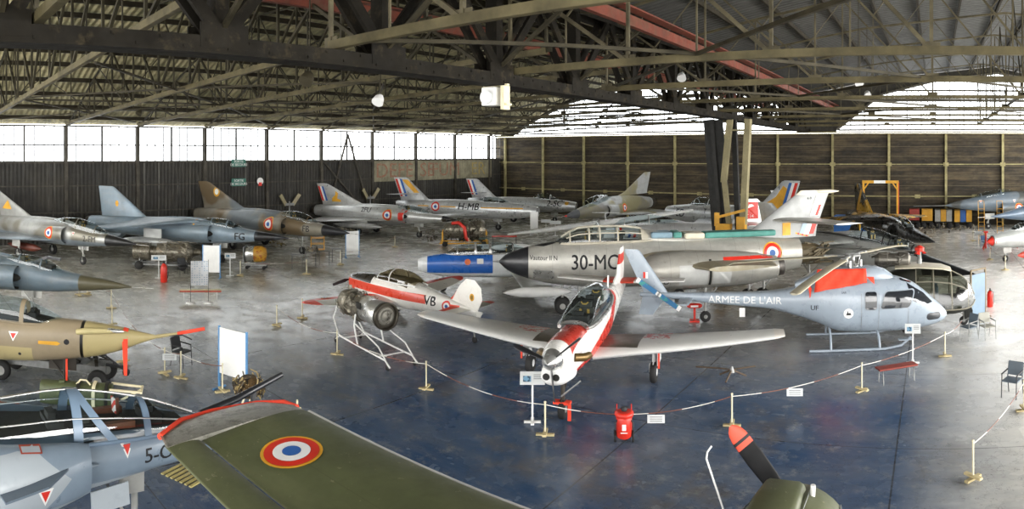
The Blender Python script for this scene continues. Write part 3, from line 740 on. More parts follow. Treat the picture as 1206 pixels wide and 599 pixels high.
# 5 & 6 & H older swept-wing jets with nose intakes
def nose_intake_jet(name, label, pose, skin, L=13.0, span=5.5, num=None, numpos=(5, 2, .5), sg=-1, zt=4.5, stripe=None, flag=True, nw=3.0, cs=3.4, mid=True, hw=.68, fink=None, lip=None, oval=False, tanks=False, roundel_s=None, bub=.42, group=None):
    X, Y, rz, sc = pose; t = thing(name, label, 'fighter jet', (X, Y, 0), rz, group, sc)
    k = L / 13.0
    tab = [(0, 2.15, 1.28, .4 if not oval else .5), (.5, 2.24, 1.2, .5), (2 * k, 2.4, 1.06, .62), (4 * k, 2.55, .98, hw), (7 * k, 2.6, 1.0, hw + .04), (9.5 * k, 2.52, 1.18, hw * .85), (11.5 * k, 2.42, 1.42, .5), (12.6 * k, 2.34, 1.56, .38)]
    fus = body(tab, 28, 40, ex=2.15).obj('fuselage', skin, t)
    m = MB(); r = ring(0, 2.15, 1.28, tab[0][3]); r2 = ring(-.0, 2.07, 1.36, tab[0][3] - .07); r3 = ring(-.5, 2.0, 1.42, tab[0][3] - .12)
    m.loft([[(p[0] + .004, p[1], p[2]) for p in r2], r3], cap=False); m.add(r3, [tuple(range(len(r3)))]); m.obj('intake_mouth', DARK, t)
    m = MB(); m.loft([[(p[0] - .1, p[1], p[2]) for p in r], [(p[0] + .04, p[1], p[2]) for p in ring(0, 2.12, 1.31, tab[0][3] - .02)], [(p[0] + .04, p[1], p[2]) for p in ring(0, 2.08, 1.35, tab[0][3] - .06)], r2], cap=False); m.obj('intake_lip', lip or CHROME, t)
    wing = [(.5, 1.45, 3.9 * k, 7.2 * k, .34), (2.0, 1.44, 5.0 * k, 7.7 * k, .24), (span, 1.42, 7.4 * k, 9.0 * k, .1)]
    for s_ in (1, -1): foil(mirror_secs(wing, s_)).obj('wing', skin, t)
    b0 = L - 3.6
    fo = foil([(2.3, 0, b0 - .9, L - .8, .3), (2.6, 0, b0, L - .75, .2), (zt - .08, 0, L - 1.55, L - .05, .09), (zt, 0, L - 1.35, L - .05, .04)], vertical=True).obj('tail_fin', fink or skin, t)
    tz = 3.0 if mid else 2.3
    for s_ in (1, -1): foil(mirror_secs([(.02, tz, L - 2.7, L - 1.1, .14), (2.2, tz + .05, L - 1.3, L - .4, .05)], s_)).obj('tailplane', skin, t)
    nozzle(t, 12.5 * k, 1.95, .38, .35)
    c0 = cs
    ct = [(c0 - .9, 2.48, 2.44, .06), (c0 - .35, 2.72, 2.4, .3), (c0 + .3, 2.5 + bub, 2.4, .38), (c0 + 1.1, 2.5 + bub, 2.42, .38), (c0 + 1.9, 2.7, 2.46, .2)]
    canopy(ct, t, arches=(c0 - .05, c0 + 1.4), frame=skin); seat(t, c0 + .7, 2.25, .2, k=.5)
    MB().box((-c0 - .5, 0, 2.5), (1.9, .5, .14)).obj('cockpit_floor', DARK, t)
    gear(t, -nw, 0, 1.1, .26, .14, door=(.8, .45))
    for s_ in (1, -1): gear(t, -6.6 * k, 1.5 * s_, 1.35, .36, .18, door=(.7, .5))
    if roundel_s: roundel(t, fus, (-roundel_s, 0, 1.95), (0, sg, 0), .42, ring=False)
    if num: mark(t, fus, num, *numpos, sg, weight=.02, shear=.15)
    if flag: fin_flag(t, fo, L - .78, 2.75, zt - .15, .36, .24, sg)
    return t, fus, fo
smb = alufin(name='bright_silver_skin', base='c4c6c6', metal=.45, rough=.32)
t, fus, fo = nose_intake_jet('fighter_jet', 'silver swept-wing jet with white fin, yellow side stripe and letters MB', (-32.17, 47.06, .33, 1.0), smb, L=14.0, span=5.2, num='H-MB', numpos=(6.2, 2.02, .6), roundel_s=9.4, nw=3.6, cs=3.5, oval=True)
decal(fus, [(poly2d([(-7.4, -.035), (-3.3, -.035), (-3.3, .035), (-7.4, .035)]), YEL)], (0, 0, 1.98), (0, -1, 0), name='yellow_stripe', parent=t) if 0 else None
for a, b in ((1.2, 5.0), (7.4, 8.9), (10.1, 11.2)): decal(fus, [(poly2d([(0, -.05), (b - a, -.05), (b - a, .05), (0, .05)]), YEL)], (-b, 0, 1.98), (0, -1, 0), name='yellow_stripe', parent=t, cut=.5)
decal(fo, [(poly2d([(-.75, .45), (-.1, .45), (1.1, -.75), (.55, -.75)]), YEL)], (-12.35, 0, 3.85), (0, -1, 0), name='yellow_fin_band', parent=t, off=.012)
t, fus, fo = nose_intake_jet('fighter_jet', 'silver swept-wing jet lettered 2-SC with hump canopy behind its nose', (-33.13, 55.12, .2673, .92), smb, L=12.9, span=5.4, num='2-SC', numpos=(2.3, 2.0, .62), nw=2.4, cs=2.9, bub=.55)
decal(fus, [(disc2d(0, .2), YEL)], (-.95, 0, 2.05), (0, -1, 0), name='nose_emblem', parent=t, cut=9)
t, fus, fo = nose_intake_jet('fighter_jet', 'silver jet with yellow nose ring and yellow fin, behind the roof column', (-21.9, 51.5, 2.7347, 1.06), smb, L=12.8, span=5.1, num='ED', numpos=(1.9, 1.75, .6), sg=1, lip=YEL, cs=3.2, bub=.55, nw=2.2, mid=False)
decal(fo, [(poly2d([(-1.9, -.8), (.1, -.8), (.75, .55), (.3, .85), (-.35, .05)]), YEL)], (-11.1, 0, 3.3), (0, 1, 0), name='yellow_fin_panel', parent=t, off=.004)
mark(t, fus, 'T', 4.6, 2.05, .35, 1)

# 7 two-seat delta facing the camera
camo_2k = alufin(lambda P: [(P.noise(.4, 2, .5, off=(1, 8, 4)).ramp(.5, .56), '8f8a6c'), (P.noise(.4, 2, .5, off=(4, 3, 0)).ramp(.60, .64) * .7, '7d7a74'), (P.x > -1.7, '5c5e62')], name='camouflage_sand_grey', base='b1b4b4', metal=.2, rough=.4)
t2k = [(0, 1.75, 1.7, .03), (.9, 2.0, 1.5, .22), (2.2, 2.25, 1.35, .42), (3.6, 2.5, 1.22, .55), (5.2, 2.75, 1.15, .7), (7, 2.95, 1.1, .82), (9.5, 2.92, 1.15, .8), (12.2, 2.7, 1.3, .68), (14.0, 2.5, 1.45, .52)]
t, fus, fo = delta('fighter_jet', 'sand and grey camouflaged two-seat delta jet facing the camera by the end wall', (-27.93, 44.62, -1.6348, 1.0), camo_2k, None, seats=2, belly_tab=t2k, sg=1, roundel_s=8,
     canopy_tab=[(2.3, 2.3, 2.2, .08), (3.0, 2.75, 2.2, .33), (3.9, 3.05, 2.3, .42), (5.2, 3.2, 2.45, .44), (6.3, 3.15, 2.65, .36), (7.0, 3.0, 2.8, .2)], s_in=5.3)
fo.scale = (1, 1, 1.0); fo.location = (0.2, 0, .45)
MB().lathe([(0, .03), (-.25, .1)], (.02, 0, 1.73), (1, 0, 0), 10).obj('nose_cover', RED, t)

# 9 straight-wing silver trainer jet: rounded fin with red patch
def t_bird():
    X, Y, rz, sc = (-21.8, 37.2, 3.62, 1.06)
    t = thing('trainer_jet', 'silver straight-wing trainer jet with rounded fin carrying a red patch, beside the roof column', 'trainer jet', (X, Y, 0), rz, None, sc)
    tab = [(0, 1.5, 1.46, .03), (.8, 1.75, 1.2, .32), (2.2, 2.0, .95, .5), (4.5, 2.15, .85, .68), (7, 2.08, .9, .62), (9, 1.95, 1.1, .45), (11, 1.8, 1.3, .3)]
    fus = body(tab).obj('fuselage', ALU, t)
    for s_ in (1, -1):
        foil(mirror_secs([(.4, 1.1, 4.3, 7.0, .34), (5.3, 1.35, 4.9, 6.2, .14)], s_)).obj('wing', ALU, t)
        foil(mirror_secs([(.1, 2.05, 9.3, 10.8, .14), (2.2, 2.05, 9.8, 10.7, .06)], s_)).obj('tailplane', ALU, t)
        store(t, -3.6, 3.6, .3, 5.5 * s_, 1.4, ALU, 'tip_tank')
        gear(t, -5.8, 1.6 * s_, 1.05, .3, .15)
    fo = foil([(1.75, 0, 9.0, 11.2, .22), (2.6, 0, 9.45, 11.25, .16), (3.2, 0, 9.7, 11.1, .12), (3.5, 0, 10.0, 10.8, .06)], vertical=True).obj('tail_fin', ALU, t)
    decal(fo, [(poly2d([(-.5, -.5), (.5, -.5), (.5, .55), (-.5, .55)]), RED), (text2d('★', .3) if 0 else poly2d([(-.2, .15), (.25, .3), (.1, .42), (-.1, .4)]), WHITE)], (-10.35, 0, 2.75), (0, 1, 0), name='red_fin_patch', parent=t, cut=9)
    mark(t, fo, '314', 10.35, 2.42, .2, 1, WHITE, weight=0)
    roundel(t, fus, (-8.3, 0, 1.5), (0, 1, 0), .34)
    canopy([(1.8, 1.95, 1.9, .06), (2.4, 2.35, 1.9, .34), (3.4, 2.6, 1.95, .4), (4.8, 2.5, 2.0, .36), (5.8, 2.15, 2.05, .15)], t, arches=(2.5, 4.0)); seat(t, 3.1, 1.7, .2, k=.6); seat(t, 4.4, 1.75, .2, k=.6)
    gear(t, -1.5, 0, 1.0, .22, .12); nozzle(t, 10.95, 1.55, .26, .3)
t_bird()

# white glider-like aircraft with the long slim wing behind the twin-jet's canopy
def sailplane():
    t = thing('sailplane', 'white slender-winged glider parked behind the twin-jet, one long wing slanting up', 'glider', (-22.6, 40.0, 0), -1.19)
    white = paint('gloss_white', 'e4e4e1', wear=.06, rough=.25, coat=.3)
    body([(-.0, 1.15, 1.1, .03), (.7, 1.45, .7, .27), (2, 1.65, .5, .32), (3.4, 1.45, .7, .25), (5, 1.2, .9, .12), (7.2, 1.15, 1.0, .07)], 20, 30).obj('fuselage', white, t)
    for s_, z1 in ((1, 2.6), (-1, .62)): foil(mirror_secs([(.1, 1.6, 2.0, 3.5, .46), (4.0, lerp(1.6, z1, .57), 2.1, 3.4, .36), (6.9, z1, 2.4, 3.1, .16)], s_)).obj('wing', white, t)
    foil([(1.1, 0, 6.2, 7.2, .1), (2.0, 0, 6.6, 7.3, .05)], vertical=True).obj('tail_fin', white, t)
    for s_ in (1, -1): foil(mirror_secs([(.02, 2.0, 6.6, 7.2, .06), (1.1, 2.0, 6.8, 7.15, .03)], s_)).obj('tailplane', white, t)
    canopy([(.5, 1.35, 1.3, .05), (1.0, 1.6, 1.3, .22), (1.8, 1.75, 1.4, .24), (2.3, 1.62, 1.5, .1)], t, arches=(1.9,))
    gear(t, -2.3, 0, .6, .25, .1, scis=False)
sailplane()

# 16 dark jet with yellow spine facing the camera's right, beside it a black-topped silver twin-canopy jet
spec = alufin(lambda P: [((P.noise(.45, 3, .6, off=(3, 3, 3)).ramp(.52, .56)) * (P.x < -6.5), 'c79a2e'), ((P.x > -3.2) * .8, '2c2d2e')], name='black_yellow_tiger_skin', base='3b3a36', metal=.45, rough=.3)
t, fus, fo = high_wing_fighter('fighter_jet', 'black and yellow patterned fighter jet with yellow-edged fin by the end wall', (.07, 37.07, -1.119, 1.0), spec, None, full=False)
decal(fo, [(poly2d([(-.5, -1.1), (.2, -1.1), (1.3, 1.1), (1.0, 1.1)]), YEL)], (-13.0, 0, 3.5), (0, -1, 0), name='yellow_fin_edge', parent=t)
sepe = alufin(lambda P: [((P.y.abs() < .33) & (P.z > 1.9), '26282b'), (P.x > -2.6, '2b2d2f')], name='silver_black_top', base='bcbeba', metal=.2, rough=.33)
def twin_seat_strike():
    t = thing('fighter_jet', 'silver twin-canopy jet with black spine and framed red panel, behind the grey helicopter', 'fighter jet', (1.75, 28.0, 0), -.66)
    tab = [(0, 1.62, 1.58, .03), (1.0, 1.82, 1.4, .2), (2.4, 2.1, 1.2, .4), (4, 2.42, 1.05, .55), (6, 2.62, .98, .72), (9, 2.68, .98, .85), (12, 2.55, 1.1, .75), (15, 2.4, 1.4, .5)]
    fus = body(tab, 28, 44, ex=2.5).obj('fuselage', sepe, t)
    canopy([(2.5, 2.12, 2.08, .06), (3.0, 2.45, 2.1, .3), (3.7, 2.72, 2.2, .38), (4.7, 2.9, 2.35, .38), (5.3, 3.05, 2.45, .38), (6.4, 3.15, 2.55, .38), (7.4, 2.85, 2.62, .25)], t, arches=(3.3, 4.6, 5.0, 6.4), frame=BLKN)
    MB().loft([ring(-s, z, z - .3, .33, 12) for s, z in ((2.8, 2.2), (4.5, 2.45), (7.2, 2.65))]).obj('cockpit_floor', DARK, t)
    seat(t, 4.2, 2.25, .2, k=.55); seat(t, 5.9, 2.5, .2, k=.55)
    for s_ in (1, -1):
        foil(mirror_secs([(.6, 2.45, 6.6, 10.6, .3), (4.3, 2.2, 9.9, 11.6, .1)], s_)).obj('wing', sepe, t)
        scoop(t, 6.0, 10, .62, 1.85, .4, .48, sepe, sg=s_, cone=None); gear(t, -9.2, 1.2 * s_, 1.2, .32, .18, twin=.34)
        foil(mirror_secs([(.4, 1.9, 13.2, 15.2, .14), (2.2, 1.6, 14.6, 15.6, .06)], s_)).obj('tailplane', sepe, t)
    foil([(2.4, 0, 11.6, 14.6, .22), (3.9, 0, 13.7, 15.1, .08)], vertical=True).obj('tail_fin', ALU, t)
    gear(t, -3.6, 0, 1.15, .26, .14, twin=.2); nozzle(t, 14.9, 1.9, .42, .4)
    decal(fus, [(poly2d([(-.34, -.4), (.34, -.4), (.34, .4), (-.34, .4)]), paint('brown_frame', '6b5a3c', wear=.1)), (poly2d([(-.25, -.32), (.25, -.32), (.25, .32), (-.25, .32)]), paint('pale_panel', 'c9b9a0', wear=.1)), (text2d('M', .4), RED)], (-8.2, 0, 1.75), (0, -1, 0), name='framed_panel', parent=t)
    mark(t, fus, '306', 6.3, 1.6, .26, -1)
twin_seat_strike()
# jets entering from the right edge
t, fus, fo = delta('fighter_jet', 'blue-grey camouflaged jet with long nose probe entering at the right edge by the end wall', (1.0, 57.6, 3.43, 1.0), alufin(lambda P: [(P.noise(.35, 2, .5).ramp(.48, .52), '4b4d4a'), (P.noise(.3, 2, .5, off=(5, 5, 5)).ramp(.6, .63), '6c7f8d')], name='dark_blue_green_camouflage', base='66727c', metal=.1, rough=.4), None, belly_tab=[(0, 2.22, 2.16, .03), (.9, 2.5, 1.95, .22), (2.2, 2.75, 1.75, .42), (3.6, 3.0, 1.6, .55), (5.2, 3.25, 1.5, .7), (7, 3.3, 1.4, .82), (9.5, 3.2, 1.4, .8), (12.2, 2.9, 1.5, .68), (14.0, 2.7, 1.6, .52)], sg=1, canopy_tab=[(2.4, 2.8, 2.72, .06), (3.0, 3.08, 2.7, .3), (3.9, 3.4, 2.8, .38), (5.2, 3.55, 3.0, .4), (6.3, 3.45, 3.1, .3)])
MB().lathe([(0, .03), (2.9, .015)], (0, 0, 2.19), (1, 0, 0), 6).obj('nose_probe', GREYM, t)
tri(t, fus, 3.1, 2.5, 1, .14); tri(t, fus, 6.2, 2.5, 1, .14)
t, fus, fo = delta('fighter_jet', 'dark blue jet nose pointing left at the right edge, in front of the camouflaged jet', (3.9, 45.5, 3.62, 1.08), alufin(name='slate_blue_satin', base='5d6e80', metal=.1, rough=.35), None, belly_tab=[(0, 2.2, 2.16, .02), (1.2, 2.42, 1.98, .22), (2.6, 2.75, 1.8, .42), (4.2, 3.1, 1.6, .55), (6, 3.2, 1.45, .75), (9.5, 3.1, 1.4, .8), (14.0, 2.7, 1.6, .52)], sg=1, canopy_tab=[(2.8, 2.85, 2.8, .06), (3.5, 3.2, 2.8, .3), (4.5, 3.5, 2.95, .38), (6, 3.45, 3.05, .3)])
t, fus, fo = nose_intake_jet('trainer_jet', 'small grey jet with red nose tip and red wing tank at the right edge', (3.55, 40.2, 3.72, .8), alufin(name='pale_grey_satin', base='a9aca9', metal=.3, rough=.35), L=11, span=4.6, flag=False, nw=1.3, cs=2.6)
t['category'] = 'trainer jet'
MB().lathe([(.5, .02), (.35, .16), (.05, .34), (-.1, .44)], (0, 0, 1.71), (1, 0, 0), 18).obj('nose_cap', RED, t)
store(t, -.9, 3.4, .3, 1.9, .75, paint('red_tank_paint', 'c44a3c', wear=.1, rough=.35), 'wing_tank', pyl=.3)
# nose of a blue and green jet, left edge
lt = alufin(lambda P: [((P.x > -2.2) & (P.x < 9), '4f4b38')], name='blue_grey_olive_nose', base='5a6973', metal=.08, rough=.42)
t, fus, fo = high_wing_fighter('fighter_jet', 'blue-grey jet with olive nose cone and open dark canopy at the left edge', (-23.5, 8.75, .8754, .95), lt, None)

MB().bar((-4.7, .1, 2.3), (-3.7, -.1, 2.72), .12).bar((-3.75, -.1, 2.72), (-3.1, -.1, 2.66), .1).obj('refuelling_probe', BLKN, t)
# ================================================================ TWIN-ENGINED NIGHT FIGHTER 30-MC
def twin_jet():
    t = thing('twin_jet', 'large silver twin-engined jet with black nose lettered 30-MC, green sheets on its back', 'jet aircraft', (-17, 22, 0), radians(-145))
    skin = alufin(lambda P: [(P.noise(.7, 4, .7, stretch=(.4, 1, 1.5)).ramp(.4, .7) * .45, '8a8272'), (P.noise(2.2, 4, .8, off=(4, 4, 4)).ramp(.6, .75) * .4, '5d574a'),
            (((P.x + 2.42 + (P.z - 3.0) * 4) > 0) * ((P.z > 2.86)), '25262a')], name='aged_silver', base='bdbbb3', metal=.4, rough=.4)
    tab = [(0, 2.22, 2.12, .05), (.25, 2.44, 1.9, .27), (.6, 2.6, 1.7, .43), (1.21, 2.80, 1.48, .6), (2.4, 3.02, 1.24, .76), (4, 3.12, 1.12, .84), (6.2, 3.12, 1.06, .88), (10, 3.10, 1.15, .84), (11.8, 2.98, 1.32, .7), (13.2, 2.84, 1.5, .55)]
    fus = body(tab, 36, 60, ex=2.15).obj('fuselage', skin, t)
    nose = body([(0, 2.225, 2.115, .055), (.25, 2.45, 1.89, .28), (.6, 2.612, 1.69, .44), (1.22, 2.812, 1.47, .612)], 36, 16, ex=2.15).obj('nose_cone', BLKN, t)
    MB().lathe([(0, .02), (-.3, .05)], (.28, 0, 2.17), (1, 0, 0), 8).obj('nose_probe', GREYM, t)
    # canopy
    ct = [(2.3, 2.98, 2.95, .1), (2.75, 3.3, 2.96, .4), (3.3, 3.58, 2.98, .46), (4.3, 3.64, 3.0, .48), (5.3, 3.62, 3.02, .46), (6.0, 3.52, 3.04, .42), (6.6, 3.25, 3.06, .3)]
    cf = paint('aged_cream_frame', 'b9b2a0', wear=.15, rough=.45)
    canopy(ct, t, arches=((2.95, .06), (3.75, .07), (4.2, .07), (4.95, .07), (6.1, .3)), frame=cf, rail=.06); o_ = [c for c in t.children if c.name.startswith('canopy')][0]
    MB().tube([(-s, 0, interp(ct, s)[0]) for s in (2.6, 2.9, 3.3, 3.8, 4.3, 4.9, 5.4, 6.0)], .06, 6).obj('canopy_frame', cf, o_)
    for s_ in (1, -1): MB().tube([(-s, s_ * interp(ct, s)[2] * .8, lerp(interp(ct, s)[1], interp(ct, s)[0], .62)) for s in (2.8, 3.3, 3.8, 4.3, 4.9, 5.4, 6.0)], .03, 6).obj('canopy_frame', cf, o_)
    MB().box((-4.2, 0, 3.0), (3.4, .7, .2)).obj('cockpit_floor', DARK, t)
    seat(t, 3.6, 2.9, .22, k=.6); seat(t, 5.0, 2.9, .22, k=.6); dash(t, 2.95, 3.05, .26)
    fair = MB(); fair.loft([ring(-s, zt, 2.7, hw, 20) for s, zt, hw in ((6.1, 3.5, .36), (6.8, 3.38, .42), (8, 3.22, .45), (10, 3.14, .4), (11, 3.08, .3))]); fair = fair.obj('back_fairing', skin, t)
    # teal masking sheets
    tl = paint('teal_sheet', '4f8f84', wear=.12, rough=.6); tb = paint('blue_grey_sheet', '7d98a6', wear=.1, rough=.6); cr = paint('cream_sheet', 'd8d0ba', wear=.08, rough=.6)
    for a, b, mt in ((6.35, 7.3, tb), (7.3, 7.7, tl), (7.8, 8.7, cr), (8.7, 12.0, tl)):
        m = MB(); m.box((-(a + b) / 2, .02, 3.13 + .13 * (1 if a < 7.7 else .55) - (a - 6.3) * .005), (b - a - .02, .95 if a < 8 else .8, .26)); m.obj('masking_sheet', mt, t, bevel=.08)
    for s_ in (1, -1):
        ny, nz = 2.35 * s_, 2.05
        nt = [(5.75, 2.62, 1.52, .5), (6.1, 2.78, 1.44, .6), (7.2, 2.86, 1.38, .66), (9.3, 2.8, 1.38, .62), (11.2, 2.5, 1.6, .44)]
        ss = [lerp(5.75, 11.2, k / 22) for k in range(23)]
        nac = MB(); nac.loft([ring(-s, *interp(nt, s), n=28, yc=ny) for s in ss]); nac = nac.obj('engine_nacelle', skin, t)
        m = MB(); m.lathe([(.06, .46), (.02, .53), (-.14, .56)], (-5.75, ny, nz), (1, 0, 0), 24); m.obj('intake_lip', paint('cream_lip', 'c9c2ae', wear=.1, rough=.4), nac)
        m = MB(); m.lathe([(.065, .44), (-.02, .42), (-.03, .01)], (-5.75, ny, nz), (1, 0, 0), 24); m.lathe([(.35, .01), (.2, .1), (0, .2)], (-5.75, ny, nz), (1, 0, 0), 14); m.obj('intake_mouth', DARK, nac)
        m = MB(); m.lathe([(0, .4), (-.35, .34), (-.35, .3), (-.1, .3), (-.09, .01)], (-11.15, ny, nz), (1, 0, 0), 20); m.obj('exhaust_nozzle', paint('burnt_metal', '4b4640'), nac)
        for a, b in ((7.0, 8.15), (8.35, 9.1)):
            decal(nac, [(poly2d([(-(b - a) / 2, -.42), ((b - a) / 2, -.42), ((b - a) / 2, .34), (-(b - a) / 2, .34)]), paint('panel_silver', 'c4c4c0', wear=.08, rough=.5, metal=.2))], (-(a + b) / 2, ny, nz - .1), (0, s_, .15), name='engine_panel', parent=nac, off=.02)
        decal(nac, [(poly2d([(-.05, -.5), (.05, -.5), (.05, .5), (-.05, .5)]), DARK)], (-8.25, ny, nz - .05), (0, s_, .15), name='panel_gap', parent=nac, off=.012)
        for q in ((9.9, .44, 1.1, .07), (7.6, -.36, .25, .05), (7.95, -.3, .12, .09)):
            decal(nac, [(poly2d([(-q[2], -q[3]), (q[2], -q[3]), (q[2], q[3]), (-q[2], q[3])]), RED)], (-q[0], ny, nz + q[1]), (0, s_, .15), name='red_marking', parent=nac)
        decal(nac, [(disc2d(.07, .1), INK)], (-6.5, ny, nz - .3), (0, s_, 0), name='ring_marking', parent=nac, cut=9)
        wing = [(.5, 2.42, 5.6, 11.0, .5), (1.6, 2.42, 6.4, 10.9, .42), (3.0, 2.34, 7.5, 10.9, .34), (3.6, 2.3, 8.0, 10.8, .22)]
        foil(mirror_secs(wing, s_)).obj('wing', paint('tan_primer', 'a59c84', lambda P: [(P.noise(1.1, 4, .7).ramp(.5, .7) * .4, 'b9b9b5')], wear=.12, metal=.35, rough=.45), t)
        foil(mirror_secs([(.03, 3.72, 11.9, 14.2, .2), (3.1, 3.75, 13.6, 14.9, .08)], s_)).obj('tailplane', skin, t)
    finm = paint('grey_fin_paint', '969795', lambda P: [((P.z > 4.82) * 1.0, 'd8d0bc'), ((P.x < -13.6) * (P.z > 3.9) * 0, 'ffffff')], wear=.08, rough=.45, metal=.2)
    fin = foil([(2.9, 0, 9.9, 14.1, .3), (3.3, 0, 10.9, 14.15, .24), (4.85, 0, 13.1, 14.75, .12), (5.02, 0, 13.35, 14.8, .05)], vertical=True).obj('tail_fin', finm, t)
    LB = paint('pale_blue_band', 'a3b6c6', wear=.05)
    for z0, z1, mm in ((3.02, 3.66, (RED, WHITE, LB)), (3.85, 4.78, (WHITE, WHITE))):
        L = []
        for i, mt in enumerate(mm):
            w = .25; s0 = 14.1 + (z0 - 3.3) * .37; s1 = 14.1 + (z1 - 3.3) * .37; a, b = i * w + .02, (i + 1) * w + .02
            L.append((poly2d([(s0 - b, z0), (s0 - a, z0), (s1 - a, z1), (s1 - b, z1)]), mt))
        decal(fin, L, (0, 0, 0), (0, 1, 0), name='rudder_flag', parent=t, off=.01, cut=.3)
    decal(fin, [(poly2d([(14.05, 3.86), (14.2, 3.86), (14.38, 4.35), (14.25, 4.35)]), RED)], (0, 0, 0), (0, 1, 0), name='red_streak', parent=t, off=.02)
    decal(fin, [(poly2d([(-.2, -.28), (.2, -.28), (.2, .28), (-.2, .28)]), YEL)], (-12.6, 0, 3.3), (0, 1, 0), name='yellow_panel', parent=t, off=.012)
    decal(fin, [(poly2d([(k * .1, -k * .025), (k * .1 + .1, -k * .025 - .025), (k * .1 + .1, -k * .025 + .045), (k * .1, -k * .025 + .07)]), RED if k % 2 else YEL) for k in range(8)], (-13.05, 0, 3.06), (0, 1, 0), name='warning_strip', parent=t, off=.012, cut=9)
    mark(t, fin, '4-9', 13.75, 4.65, .13, 1)
    m = MB(); m.lathe([(.3, .02), (0, .09), (-.6, .09), (-1.0, .02)], (-14.3, 0, 4.95), (1, 0, 0), 12); m.obj('fin_bullet', finm, t)
    # stripped tail end with exposed innards
    g = MB(); rnd = random.Random(3)
    g.lathe([(0, .48), (-.5, .44), (-1.3, .3), (-1.31, .01)], (-13.15, 0, 2.15), (1, 0, 0), 14, smooth=False)
    for k in range(34):
        a = rnd.uniform(0, 2 * pi); r = rnd.uniform(.3, .55); x = -13.2 - rnd.random() * 1.2
        g.bar((x, r * cos(a), 2.15 + r * sin(a)), (x - rnd.uniform(.2, .7), r * cos(a + .5) * .9, 2.15 + r * sin(a + .5) * .9), rnd.uniform(.03, .1))
    g.obj('exposed_tail_frame', paint('dirty_brown_metal', '5a4f38', wear=.3, metal=.3, rough=.6), t)
    mark(t, fus, '30-MC', 3.95, 2.22, .62, 1, weight=.012, sx=.82)
    mark(t, fus, 'Vautour II N', 1.85, 2.42, .2, 1, sx=.8)
    decal(fus, [(poly2d([(-.42, -.2), (.42, -.2), (.42, .2), (-.42, .2)]), CHROME)], (-1.85, 0, 1.86), (0, 1, -.2), name='access_panel', parent=t, off=.015)
    roundel(t, fus, (-11.7, 0, 2.35), (0, 1, 0), .42)
    for s in (3.0, 11.2):
        for dx in (-.35, .35): gear(t, -s + dx, 0, 1.3, .34, .2, twin=.4, scis=False)
    for s_ in (1, -1): gear(t, -8.2, 2.35 * s_, 1.45, .22, .14, scis=False)
twin_jet()

# ================================================================ BLUE-NOSED TWO-SEAT TRAINER
def blue_trainer():
    t = thing('trainer_jet', 'small white two-seat jet with blue nose and wingtip tank, behind the 30-MC jet nose', 'trainer jet', (-22.75, 22.95, 0), radians(-139), None, 1.1)
    sk = paint('white_blue_trainer_paint', 'd9dcdd', lambda P: [((P.x < -.42) & (P.x > -3.3) & (P.z < 1.72) & (P.z > .86), '2a62b5'), (P.z.ramp(.8, .7) * .6, 'a9acad')], wear=.06, rough=.3, coat=.2)
    tab = [(0, 1.42, .95, .12), (.2, 1.5, .86, .26), (.8, 1.62, .72, .36), (1.8, 1.72, .64, .42), (3.4, 1.76, .62, .46), (5, 1.78, .66, .46), (7, 1.66, .82, .32), (8.8, 1.5, 1.02, .16), (9.7, 1.4, 1.12, .08)]
    fus = body(tab, 28, 40, ex=2.2).obj('fuselage', sk, t)
    canopy([(1.25, 1.7, 1.66, .06), (1.7, 2.0, 1.66, .3), (2.3, 2.14, 1.68, .34), (3.3, 2.2, 1.7, .34), (4.0, 2.16, 1.72, .32), (4.9, 1.85, 1.76, .15)], t, arches=((1.75, .06), (2.55, .1), (3.2, .1), (4.2, .06)), frame=CHROME)
    MB().box((-3.0, 0, 1.7), (2.8, .5, .14)).obj('cockpit_floor', DARK, t); seat(t, 2.5, 1.55, .2, k=.5); seat(t, 3.9, 1.6, .2, k=.5)
    decal(fus, [(disc2d(0, .13), paint('orange_spot', 'd96b35', wear=0))], (-2.2, 0, 1.36), (0, 1, 0), name='emblem', parent=t, cut=9)
    decal(fus, [(poly2d([(-.14, -.1), (.14, -.1), (.14, .12), (-.14, .12)]), WHITE)], (-2.75, 0, 1.38), (0, 1, 0), name='white_panel', parent=t, cut=9)
    wsk = paint('trainer_wing_silver', 'b9b9b4', wear=.12, metal=.5, rough=.35)
    for s_ in (1, -1):
        foil(mirror_secs([(.35, 1.0, 4.0, 5.9, .26), (5.6, 1.12, 4.2, 5.2, .12)], s_)).obj('wing', wsk, t)
        store(t, -3.4, 2.5, .19, 5.72 * s_, 1.12, WHITE, 'tip_tank', nose=.4)
        scoop(t, 3.9, 7.0, .36, 1.25, .3, .3, sk, sg=s_, cone=None); gear(t, -4.9, 1.2 * s_, .85, .22, .12)
        v = MB(); c0, c1 = Vector((-8.1, .08 * s_, 1.5)), Vector((-8.75, 1.35 * s_, 2.55))
        v.slab([c0, c1, c1 + Vector((-.75, 0, 0)), c0 + Vector((-1.3, 0, 0))], .07); v = v.obj('v_tail', WHITE, t, bevel=.02)
        for i, mt in enumerate((RED, WHITE, BLUE)):
            q = MB(); e0 = c0 + Vector((-1.3 + .16 * i, 0, 0)); e1 = c1 + Vector((-.75 + .12 * i, 0, 0)); w = .15
            q.slab([e0.lerp(e1, .12) , e1, e1 + Vector((.115, 0, 0)), e0.lerp(e1, .12) + Vector((w, 0, 0))], .084); q.obj('tail_stripe', mt, v)
    gear(t, -1.1, 0, .75, .18, .1)
blue_trainer()

